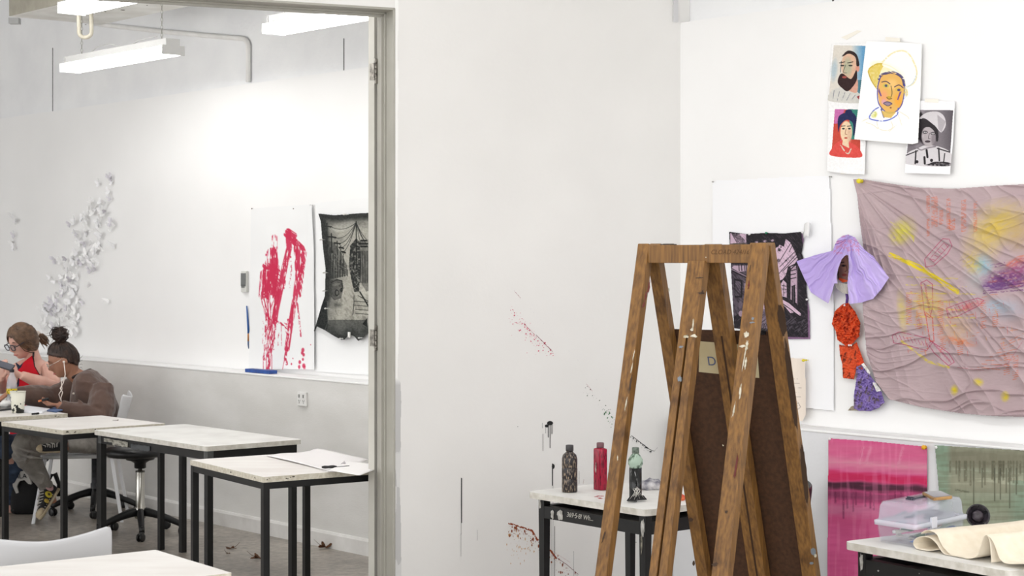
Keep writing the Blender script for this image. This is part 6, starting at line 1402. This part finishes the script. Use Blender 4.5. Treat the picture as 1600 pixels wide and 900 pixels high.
def face_parts(t, c, r, f, u, s, brow):
    for sg in (-1, 1):
        e = c + (r * sg * .030 + f * .083 + u * .006) * s
        MB().tube([e + (r * -.013 + u * .001) * s, e + (f * .005 - u * .002) * s, e + (r * .013 + u * .001) * s], [.0012, .0026, .0012], 6).build('eyelashes', M_eye, t)
        b = c + (r * sg * .031 + f * .090 + u * .028) * s
        MB().tube([b - (r * .017) * s - f * .004, b + u * .004 * s + f * .002, b + (r * .017) * s - f * .004], [.0016, .0032, .0016], 6).build('eyebrow', brow, t)
    l = c + (f * .0985 - u * .0625) * s
    MB().tube([l - r * .022 * s - f * .010 * s, l - r * .008 * s + u * .003 * s, l + r * .008 * s + u * .003 * s, l + r * .022 * s - f * .010 * s], [.002, .0052, .0052, .002], 8).build('lips', M_lip, t)
def glasses(t, c, r, f, u, s, m, rad, thick, square=.7):
    for sg in (-1, 1):
        e = c + (r * sg * .033 + f * .112 + u * .002) * s
        pts = [e + (r * math.copysign(abs(math.cos(a)) ** square, math.cos(a)) * rad + u * math.copysign(abs(math.sin(a)) ** square, math.sin(a)) * rad * .82) * s - f * .004 * abs(math.cos(a)) for a in [k * 2 * math.pi / 20 for k in range(21)]]
        g = MB().tube(pts, thick, 6, caps=False); 
        g.tube([e + r * sg * rad * s + u * .006, e + r * sg * (rad + .012) * s - f * .02 + u * .006, c + r * sg * .079 * s + f * .0 + u * .010 * s], thick, 6)
        o = g.build('glasses_rim', m, t)
        MB().extr(pts[:-1], f * .0008).build('lens', mat('spectacle_lens', (235, 240, 245), rough=.03, trans=.95, ior=1.05), o)
    MB().tube([c + (r * -.006 + f * .113 + u * .004) * s, c + (f * .118 + u * .007) * s, c + (r * .006 + f * .113 + u * .004) * s], thick, 6).build('bridge', m, t)
def hair_cap(c, r, f, u, s, keep, sc=1.10, rid=None):
    nth, nph = 40, 64; mb = MB(); vs = []; ok = []
    for i in range(nth):
        for k in range(nph):
            th, ph = math.pi * (i + .5) / nth, 2 * math.pi * k / nph
            x, y, z = .080 * math.sin(th) * math.cos(ph), .101 * math.sin(th) * math.sin(ph), -.122 * math.cos(th)
            if z < 0: x *= 1 - .12 * (-z / .12); y *= 1 - .15 * (-z / .12) if y < 0 else 1
            vs.append(c + (r * x + f * y + u * z) * s); ok.append(keep(x, y, z))
    fs = []
    for i in range(nth - 1):
        for k in range(nph):
            q = (i * nph + k, i * nph + (k + 1) % nph, (i + 1) * nph + (k + 1) % nph, (i + 1) * nph + k)
            if all(ok[j] for j in q): fs.append(q)
    fs.append([(nth - 1) * nph + k for k in range(nph)])
    return mb.add(vs, fs, 0, True)
def ell_path(c, r, f, u, s, a, b, n=9, lift=1.03):
    """great-arc path over the skull from direction a to direction b (local x,y,z)"""
    A, B = Vector(a).normalized(), Vector(b).normalized(); out = []
    for i in range(n):
        t = i / (n - 1); v = A.slerp(B, t) if A.dot(B) > -.99 else A.lerp(B, t)
        L = lift + .02 * math.sin(math.pi * t) - .10 * max(0, 1 - t * 4); z = v.z * .122; x = v.x * .080; y = v.y * .101
        out.append(c + (r * x + f * y + u * z) * s * L)
    return out
# ---------- person in the brown sweatshirt
Z2 = 11.68
pel = Vector((-2.76, 11.70, .55))
t = thing('person', 'seated person in brown sweatshirt, hair in a messy bun, writing at the table', 'person', Vector((pel.x, pel.y, 0)), )
person2 = t
hc2 = W(99, 561, 11.62); f2 = Vector((-.86, -.22, -.46)); u2 = Vector((-.30, -.12, 1)); S2 = .98
body = MB(); r_2, f2, u2 = head_pts(body, hc2, f2, u2, S2)
nk = W(124, 590, 11.68)
body.tube([hc2 - u2 * .04 - f2 * .02, W(113, 582, 11.66), nk, W(134, 606, 11.68)], [.052, .050, .056, .07], 14)
def tors(mb, data, n=20):
    rs = []
    for (x, y, z, hw, hd, ax) in data:
        c0 = W(x, y, z); a = ax.normalized(); rs.append([c0 + a[0] * 0 * X3 + (X3 * a.x + Y3 * a.y + Z3 * a.z) * math.cos(q) * Rm(hw, z) + Vector((-a.y, a.x, 0)).normalized() * math.sin(q) * hd for q in [k * 2 * math.pi / n for k in range(n)]])
    mb.rings(rs)
tors(body, [(152, 700, 11.7, 20, .10, Vector((1, 0, 0))), (152, 680, 11.7, 27, .12, Vector((1, 0, 0))), (150, 645, 11.68, 29, .12, Vector((1, 0, 0))), (145, 615, 11.68, 29, .14, Vector((1, 0, .1))), (138, 598, 11.68, 22, .14, Vector((1, 0, .3))), (130, 590, 11.68, 12, .10, Vector((1, 0, .3)))])
ARMF = [W(122, 606, 11.86), W(78, 622, 11.80), W(14, 614, 11.55)]; ARMN = [W(160, 606, 11.56), W(158, 655, 11.42), W(90, 633, 11.38)]
body.tube([ARMF[0], ARMF[0].lerp(ARMF[1], .5), ARMF[1], ARMF[1].lerp(ARMF[2], .4), ARMF[2]], [.055, .048, .042, .038, .026], 12)
body.tube([ARMN[0], ARMN[0].lerp(ARMN[1], .5), ARMN[1], ARMN[1].lerp(ARMN[2], .4), ARMN[2]], [.055, .048, .042, .038, .026], 12)
hand(body, ARMF[2] + Vector((-.01, 0, -.005)), Vector((-.8, -.2, -.62)), Vector((.2, .2, -1)), .9, .35, 1)
hand(body, ARMN[2] + Vector((-.0, 0, .0)), Vector((-1, -.1, .05)), Vector((0, .2, 1)), .80, .55, -1)
KN1 = W(36, 696, 11.30); AN1 = W(78, 770, 11.50); HP = W(148, 690, 11.66)
body.tube([HP, KN1, KN1.lerp(AN1, .5), AN1, W(82, 785, 11.52)], [.055, .040, .038, .030, .03], 12)
KN2 = W(106, 697, 11.30)
body.tube([W(155, 694, 11.50), KN2, W(98, 698, 11.30)], [.045, .030, .026], 12)
body.build('body', M_skin2, t, remesh=.0042)
# bare ankle patch and sweatshirt
sw = MB()
tors(sw, [(150, 706, 11.7, 38, .155, Vector((1, 0, 0))), (150, 680, 11.7, 40, .165, Vector((1, 0, 0))), (149, 655, 11.69, 40, .165, Vector((1, 0, 0))), (147, 630, 11.69, 37, .17, Vector((1, 0, -.08))), (145, 610, 11.68, 32.5, .185, Vector((1, 0, -.12))), (141, 594, 11.68, 25, .18, Vector((1, 0, -.05))), (134, 584, 11.68, 18, .13, Vector((1, 0, .25))), (129, 581, 11.67, 14.5, .085, Vector((1, 0, .42)))], 24)
A = ARMF; sw.tube([A[0] + Z3 * .01, A[0].lerp(A[1], .5) - Z3 * .01, A[1] + Vector((0, 0, -.01)), A[1].lerp(A[2], .35) + Z3 * .0, A[1].lerp(A[2], .7), A[1].lerp(A[2], .93), A[2] + Vector((.015, 0, 0))], [.085, .085, .088, .078, .056, .042, .033], 16)
A = ARMN; sw.tube([A[0] + Vector((0, 0, .0)), A[0].lerp(A[1], .35), A[0].lerp(A[1], .75), A[1] + Vector((.01, 0, -.01)), A[1].lerp(A[2], .35), A[1].lerp(A[2], .7), A[1].lerp(A[2], .93), A[2] + Vector((.012, 0, 0))], [.075, .085, .095, .088, .070, .052, .042, .033], 16)
# sleeve bunching folds and body creases
def fold(mb, pts, r): mb.tube(pts, r, 8)
for (x0, y0, x1, y1, z, r) in [(104, 640, 112, 652, 11.385, .014), (112, 628, 124, 650, 11.395, .015), (122, 624, 136, 648, 11.40, .015), (97, 626, 101, 644, 11.375, .012)]:
    fold(sw, [W(x0, y0, z), W((x0 + x1) / 2 + 3, (y0 + y1) / 2, z - .012), W(x1, y1, z)], [r * .4, r, r * .4])
M_sweat = mat('brown_fleece', (94, 73, 64), (82, 62, 55), scale=12, rough=.95, bump=.15, bscale=300, sheen=.3)
swo = sw.build('sweatshirt', M_sweat, t, remesh=.006); disp(swo, .020, .09)
# neck band, cuffs, button
MB().tube([W(127.5, 584, 11.67) + (X3 * math.cos(a) * .056 + Z3 * math.cos(a) * .026 + Y3 * math.sin(a) * .084) for a in [k * 2 * math.pi / 20 for k in range(21)]], .009, 8, caps=False).build('neck_band', mat('dark_brown_rib', (52, 40, 38), rough=.9), t)
MB().ball(W(115, 615, 11.52), .007, 8).build('button', mat('pearl_button', (206, 196, 184), rough=.3), t)
MB().tube([ARMF[2] + Vector((.012, 0, .0)), ARMF[2] + Vector((.0, 0, -.003))], .032, 12).build('cuff', mat('dark_cuff', (40, 32, 30), rough=.9), t)
# trousers
M_trou = mat('grey_jersey_trousers', (142, 138, 132), (118, 114, 110), scale=10, rough=.95, bump=.2, bscale=200)
tr = MB(); tr.ball(KN1 + Vector((.01, 0, .0)), .082, 10); tr.tube([W(166, 690, 11.68), HP, W(92, 686, 11.50), KN1 + Vector((.02, 0, .0)), KN1 + Vector((.0, 0, -.05)), KN1.lerp(AN1, .45) + Vector((-.005, 0, 0)), KN1.lerp(AN1, .75), KN1.lerp(AN1, .93)], [.085, .082, .080, .078, .078, .064, .050, .042], 16)
tr.tube([W(166, 692, 11.6), W(142, 694, 11.45), W(114, 696, 11.32), W(105, 697, 11.30)], [.075, .062, .048, .034], 14)
tr.tube([W(140, 690, 11.70), W(168, 690, 11.72)], .080, 12)
for (x0, y0, x1, y1, z, r) in [(60, 708, 30, 700, 11.22, .012), (66, 716, 36, 712, 11.24, .012), (70, 742, 48, 730, 11.36, .010)]: tr.tube([W(x0, y0, z), W((x0 + x1) / 2, (y0 + y1) / 2 + 1, z - .01), W(x1, y1, z)], [r * .5, r, r * .4], 8)
disp(tr.build('trousers', M_trou, t, remesh=.006), .020, .05)
# shoes
def shoe(t, heel, toe, up, s=1.0, deco=False):
    d = (toe - heel); L = d.length; d = d.normalized(); up = (up - d * up.dot(d)).normalized(); w = d.cross(up); st = L / .27
    def ring(x, hw, z0, z1, n=14): return [heel + d * (x * L) + w * (math.copysign(abs(math.cos(a)) ** .7, math.cos(a)) * hw * st) + up * ((z0 + z1) / 2 + math.sin(a) * (z1 - z0) / 2) * st for a in [k * 2 * math.pi / n for k in range(n)]]
    o = MB().rings([ring(.0, .022, .014, .075), ring(.06, .034, .012, .10), ring(.22, .036, .012, .105), ring(.38, .038, .012, .088), ring(.55, .042, .012, .070), ring(.75, .044, .012, .056), ring(.92, .036, .012, .045), ring(1.0, .014, .014, .034)]).build('shoe', mat('black_canvas_shoe', (24, 24, 26), rough=.8), t)
    MB().rings([ring(-.01, .024, 0, .022), ring(.05, .037, 0, .024), ring(.25, .040, 0, .024), ring(.5, .043, 0, .024), ring(.75, .048, 0, .025), ring(.93, .040, 0, .026), ring(1.015, .016, .002, .026)]).build('sole', mat('cream_rubber_sole', (186, 172, 146), (160, 146, 120), scale=30, rough=.7), o)
    MB().rings([ring(.86, .043, .010, .052), ring(.95, .034, .010, .044), ring(1.012, .014, .012, .034)]).build('toe_cap', mat('cream_toe_cap', (176, 160, 132), rough=.6), o)
    for i in range(6):
        x = .36 + .075 * i; z = (.094 - .0075 * i * 1.1 + .004); a = heel + d * x * L + up * z * st
        sg = 1 if i % 2 else -1
        MB().tube([a - w * .028 * st - up * .012, a + up * .003, a + w * .028 * st + d * .018 * sg - up * .010], .0036, 6).build('lace', mat('grey_white_lace', (176, 172, 166), rough=.9), o)
    if deco:
        for (x, z, sd, r, cc) in [(.22, .07, -1, .030, (176, 140, 140)), (.42, .05, -1, .026, (186, 170, 50)), (.10, .085, -1, .022, (74, 96, 130)), (.22, .07, -1, .010, (110, 40, 40)), (.42, .05, -1, .010, (60, 50, 20)), (.62, .04, -1, .018, (176, 150, 60))]:
            p = heel + d * x * L + up * z * st - w * (.041 + (.003 if r < .012 else 0)) * st
            MB().lathe(p, [(r, 0), (r * .9, .003)], 14, axis=-w).build('flower_patch', mat('patch_%d' % (cc[0] * 7 + cc[2]), cc, rough=.8), o)
        for k in range(7):
            p = heel + d * (.35 + .09 * k) * L + up * .030 * st - w * .042 * st; MB().ball(p, .0035, 6).build('white_stitch', mat('grey_white_lace', (176, 172, 166), rough=.9), o)
    return o
shoe(t, W(99, 704, 11.28), W(57, 703, 11.18), Vector((.05, -.75, .7)))
shoe(t, W(92, 768, 11.54), W(66, 811, 11.30), Vector((-.82, -.45, .5)), deco=True)
# hair: skull cap, strands to the bun, bun loops, flyaways
bun = hc2 + u2 * .155 * S2 - f2 * .055 * S2
zl_ = lambda y: .006 + .78 * (y + .005)
keep = lambda x, y, z: (z > zl_(y)) if y > -.012 else (z > max(-.088, -.028 - 1.1 * (-y - .012)))
hb = hair_cap(hc2, r_2, f2, u2, S2, keep)
hb.build('hair', M_hair2, t, solid=.003)
hs = MB(); rr = random.Random(2); bdir = Vector((0, -.045, .13)).normalized()
for k in range(230):
    y_ = rr.uniform(-.098, .088); z_ = (zl_(y_) if y_ > -.012 else max(-.088, -.028 - 1.1 * (-y_ - .012))) + (.004 if k % 3 else rr.uniform(.01, .06))
    x_ = math.sqrt(max(0, 1 - (y_ / .101) ** 2 - (z_ / .122) ** 2)) * (1 if k % 2 else -1)
    v = Vector((x_, y_ / .101, z_ / .122))
    hs.tube(ell_path(hc2, r_2, f2, u2, S2, v, bdir + Vector((rr.uniform(-.12, .12), rr.uniform(-.12, .12), 0)), 8, .99 + rr.random() * .05), [.001] + [.0026] * 6 + [.002], 5)
# front locks that fall past the temple
for k in range(0): hs.tube([hc2 + (r_2 * -.02 + f2 * (.092) + u2 * (.075)) * S2, hc2 + (r_2 * (-.02 - .03) + f2 * (.10) + u2 * (.055 - .004 * k)) * S2, hc2 + (r_2 * (-.070) + f2 * (.06 - .004 * k) + u2 * (.040 - .006 * k)) * S2, hc2 + (r_2 * -.084 + f2 * -.01 + u2 * (.02 - .006 * k)) * S2, hc2 + (r_2 * -.07 + f2 * -.06 + u2 * .03) * S2], .003, 5)
hs.build('hair_strands', M_hair2, t)
bu = MB()
for k in range(130):
    a = rr.uniform(0, 6.28); ax = Vector((rr.gauss(0, 1), rr.gauss(0, 1), rr.gauss(0, 1))).normalized(); b1 = ax.orthogonal().normalized(); b2_ = ax.cross(b1); R = rr.uniform(.024, .050); off = Vector((rr.gauss(0, .010), rr.gauss(0, .01), rr.gauss(0, .008)))
    bu.tube([bun + off + (b1 * math.cos(a + q * .55) + b2_ * math.sin(a + q * .55)) * R * (1 + .1 * math.sin(q * 2 + k)) * Vector((1, 1, 1)).length / 1.732 for q in range(9)], [.001] + [.0026] * 7 + [.001], 5)
MB().ball(bun, (.047, .045, .040), 10).build('hair_bun', M_hair2, t)
for k in range(26):
    d = Vector((rr.gauss(0, 1), rr.gauss(0, .6), rr.gauss(.5, .7))).normalized(); p = bun + d * .038; q = Vector((rr.gauss(0, 1), rr.gauss(0, 1), rr.gauss(0, 1))) * .02
    bu.tube([p, p + d * .02 + q * .4, p + d * .032 + q, p + d * .030 + q * 1.6], [.0014, .0012, .0009, .0004], 4)
for k in range(5): p = W(124, 560 + 5 * k, 11.66); bu.tube([p, p + Vector((.012, 0, .006)), p + Vector((.022, 0, .02 - .01 * k))], [.0015, .001, .0006], 4)
bu.build('hair_bun_strands', M_hair2, t)
face_parts(t, hc2, r_2, f2, u2, S2, mat('dark_brow', (48, 34, 28), rough=.7))
glasses(t, hc2, r_2, f2, u2, S2, mat('thin_silver_frame', (206, 200, 190), rough=.25, metal=.7), .023, .0016, .9)
mw_ = mat('white_cable', (226, 214, 206), rough=.5)
er = hc2 + (r_2 * -.080 + f2 * .004 - u2 * .012) * S2
if (hc2 + r_2 * .1).y < hc2.y: er = hc2 + (r_2 * .080 + f2 * .004 - u2 * .012) * S2
MB().ball(er, .008, 8).build('earphone', mw_, t)
zz = 11.46
MB().tube([er, W(102, 585, er.y - .01), W(99, 598, zz + .06), W(94, 607, zz + .04), W(98, 613, zz + .03), W(95, 622, zz + .03), W(97, 634, zz + .02)], .0032, 6).tube([W(99, 590, er.y), W(96, 598, zz + .05), W(97, 608, zz + .04), W(92, 616, zz + .03), W(95, 626, zz + .03)], .0028, 6).build('earphone_cable', mw_, t)
# pencil case thing in the hand
ha, hb_ = W(60, 627, 11.34), W(76, 623, 11.34)
tt = thing('marker', 'small black and orange marker held in the hand at the brown cuff', 'marker', ha); MB().tube([ha, ha.lerp(hb_, .35)], .006, 8).build('cap', mat('orange_marker_tip', (214, 120, 70), rough=.5), tt); MB().tube([ha.lerp(hb_, .35), hb_], .009, 8).build('barrel', M_blackp, tt)
# ---------- person in the red halter top
t = thing('person', 'seated person in red and navy halter top, dark glasses, looking down at a phone', 'person', Vector((-3.42, 12.15, 0)))
hc1 = W(36, 531, 12.05); f1 = Vector((-.60, -.66, -.46)); u1 = Vector((-.28, -.34, 1)); S1 = 1.03
body = MB(); r1, f1, u1 = head_pts(body, hc1, f1, u1, S1)
body.tube([hc1 - u1 * .05 - f1 * .02, W(50, 556, 12.10), W(54, 572, 12.12)], [.055, .052, .065], 14)
tors(body, [(54, 700, 12.15, 20, .10, Vector((1, 0, 0))), (54, 680, 12.15, 28, .12, Vector((1, 0, 0))), (52, 640, 12.14, 31, .12, Vector((1, 0, 0))), (50, 605, 12.13, 33, .13, Vector((1, .0, 0))), (49, 582, 12.13, 35, .12, Vector((1, 0, 0))), (49, 568, 12.13, 27, .10, Vector((1, 0, 0))), (50, 561, 12.13, 14, .08, Vector((1, 0, 0)))], 22)
SN, EN, WN = W(78, 574, 12.08), W(84, 606, 11.92), W(33, 586, 11.80)
SFr, EF, WF = W(20, 574, 12.22), W(2, 606, 12.15), W(2, 590, 11.90)
body.tube([SN + Z3 * .0, SN.lerp(EN, .5), EN, EN.lerp(WN, .35), EN.lerp(WN, .75), WN], [.062, .058, .052, .050, .036, .028], 14)
body.tube([SFr, SFr.lerp(EF, .5), EF, EF.lerp(WF, .5), WF], [.056, .050, .045, .038, .028], 14)
hand(body, WN, Vector((-1, -.1, .32)), Vector((-.1, .5, .6)), .95, .42, -1)
hand(body, WF, Vector((.1, -.35, .9)), Vector((.2, .1, .3)), .90, .35, 1)
KA = W(8, 698, 11.80)
body.tube([W(50, 700, 12.1), KA, W(22, 760, 11.95), W(14, 800, 11.98)], [.06, .045, .038, .03], 12)
body.tube([W(60, 700, 12.15), W(-30, 700, 12.0), W(-25, 760, 12.1), W(-25, 800, 12.1)], [.06, .045, .038, .03], 12)
body.build('body', M_skin1, t, remesh=.0045)
hc_ = Cv(12, 550, 94, 712, 2.2, bg=(190, 14, 34), a=0)
yk = [550, 561, 568, 582, 605, 640, 680, 712]
hd_ = np.interp(hc_.Y, yk, [.06, .08, .105, .128, .138, .128, .148, .158]); hw_ = np.interp(hc_.Y, yk, [12, 16, 29, 38, 36, 34, 39, 41])
hc_.h = hd_ * np.sqrt(np.clip(1 - ((hc_.X - 50) / hw_) ** 2, 0, 1)) + .012
hc_.a = (hc_.inpoly([(27.5, 556), (24, 565), (31, 571), (36, 566), (50, 555), (53, 556), (55, 572), (64, 588), (76, 600), (86, 606), (90, 712), (12, 712), (20, 612), (26, 598), (29, 588), (27, 575), (23, 565)]) & (np.abs(hc_.X - 50) < hw_ * .97)) * 1.0
hc_.poly([(27.5, 555), (22, 565), (26, 580), (33, 574), (37, 566), (32, 560)], (32, 38, 60)); hc_.poly([(20, 588), (30, 588), (30, 602), (16, 620)], (32, 38, 60))
hc_.line([(51.5, 555), (54.5, 572), (64, 588), (76, 600), (88, 606)], 2.4, (22, 20, 24))
hc_.build('halter_top', vcmat('jersey_fabric', rough=.75), lambda dx, off: 12.13 - off, 0, t, solid=.004)
MB().tube([W(55, 543, 12.12), W(52.5, 550, 12.06), W(52, 557, 12.02)], [.005, .006, .007], 8).build('halter_strap', mat('black_trim', (24, 22, 26), rough=.6), t)
# jeans
M_jean = mat('blue_denim', (62, 76, 98), (46, 58, 78), scale=30, rough=.9, bump=.2, bscale=200)
je = MB(); je.ball(KA, .088, 10); je.ball(W(52, 694, 12.14), .15, 12); je.tube([W(60, 706, 12.15), W(50, 700, 12.1), KA + Vector((0, 0, .0)), KA.lerp(W(22, 760, 11.95), .5), W(22, 762, 11.95), W(14, 785, 11.97)], [.13, .11, .088, .086, .066, .056], 14)
je.tube([W(60, 700, 12.15), W(-30, 700, 12.0), W(-25, 760, 12.1), W(-25, 785, 12.1)], [.12, .085, .065, .055], 12)
disp(je.build('jeans', M_jean, t, remesh=.007), .014, .05)
shoe(t, W(10, 806, 12.02), W(-16, 812, 11.86), Vector((0, 0, 1)))
shoe(t, W(-26, 808, 12.15), W(-50, 814, 12.0), Vector((0, 0, 1)))
keep = lambda x, y, z: not (y > .030 and z < .062 - .30 * abs(x)) and not (z < -.07)
hair_cap(hc1, r1, f1, u1, S1, keep).build('hair', M_hair1, t, solid=.003)
tie = W(59, 524, 12.20); bd1 = tie - hc1; ld = Vector((bd1.dot(r1) / .080, bd1.dot(f1) / .101, bd1.dot(u1) / .122)).normalized()
hs = MB()
for k in range(220):
    sg = 1 if k % 2 else -1; p_ = rr.uniform(-.3, .85)
    top_ = Vector((sg * .03, math.cos(p_ * 1.6) * .6 + .15, .85 + .3 * p_ * 0)).normalized()
    mid = Vector((sg * rr.uniform(.55, 1.0), rr.uniform(-.1, .42), rr.uniform(-.35, .55))).normalized()
    pa_ = ell_path(hc1, r1, f1, u1, S1, top_, mid, 6, 1.02) + ell_path(hc1, r1, f1, u1, S1, mid, ld + Vector((rr.uniform(-.1, .1), 0, rr.uniform(-.1, .1))), 6, 1.02)[1:]
    hs.tube(pa_, [.0015] + [.0028] * (len(pa_) - 2) + [.002], 5)
for k in range(40):
    o_ = Vector((rr.gauss(0, .008), rr.gauss(0, .008), rr.gauss(0, .008))); hs.tube([tie + o_ * .4, W(64, 526, 12.22) + o_ * 1.2, W(69, 531, 12.22) + o_ * 1.5, W(74, 537, 12.20) + o_ * rr.uniform(.5, 1.8)], [.003, .005, .004, .001], 5)
hs.build('hair_strands', M_hair1, t)
MB().tube([tie + (Vector((0, math.cos(a), math.sin(a))) * .022) + Vector((.006 * math.sin(a * 3), 0, 0)) for a in [k * 2 * math.pi / 16 for k in range(17)]], .010, 8, caps=False).build('scrunchie', mat('white_scrunchie', (226, 216, 206), (190, 176, 166), scale=60, rough=.9), t)
face_parts(t, hc1, r1, f1, u1, S1, M_brow)
glasses(t, hc1, r1, f1, u1, S1, mat('dark_navy_frame', (28, 30, 44), rough=.3), .024, .0034, .65)
pq0 = W(5, 570.5, 11.70)
tt = thing('smartphone', 'dark smartphone held up by the person in the red halter top', 'phone', pq0 - Z3 * .02)
dx_, dy_ = Vector((.1, .88, .45)).normalized(), Vector((-.93, -.05, .30)).normalized(); dy_ = (dy_ - dx_ * dx_.dot(dy_)).normalized()
MB().box(pq0, dx_ * .036, dy_ * .070, dx_.cross(dy_) * .0045).build('case', mat('dark_phone_case', (44, 44, 50), rough=.35), tt, bevel=.003)
MB().box(pq0 + dx_.cross(dy_) * (.0052 if dx_.cross(dy_).z > 0 else -.0052), dx_ * .032, dy_ * .064, dx_.cross(dy_) * .0006).build('screen', mat('phone_screen', (96, 98, 108), rough=.15), tt)
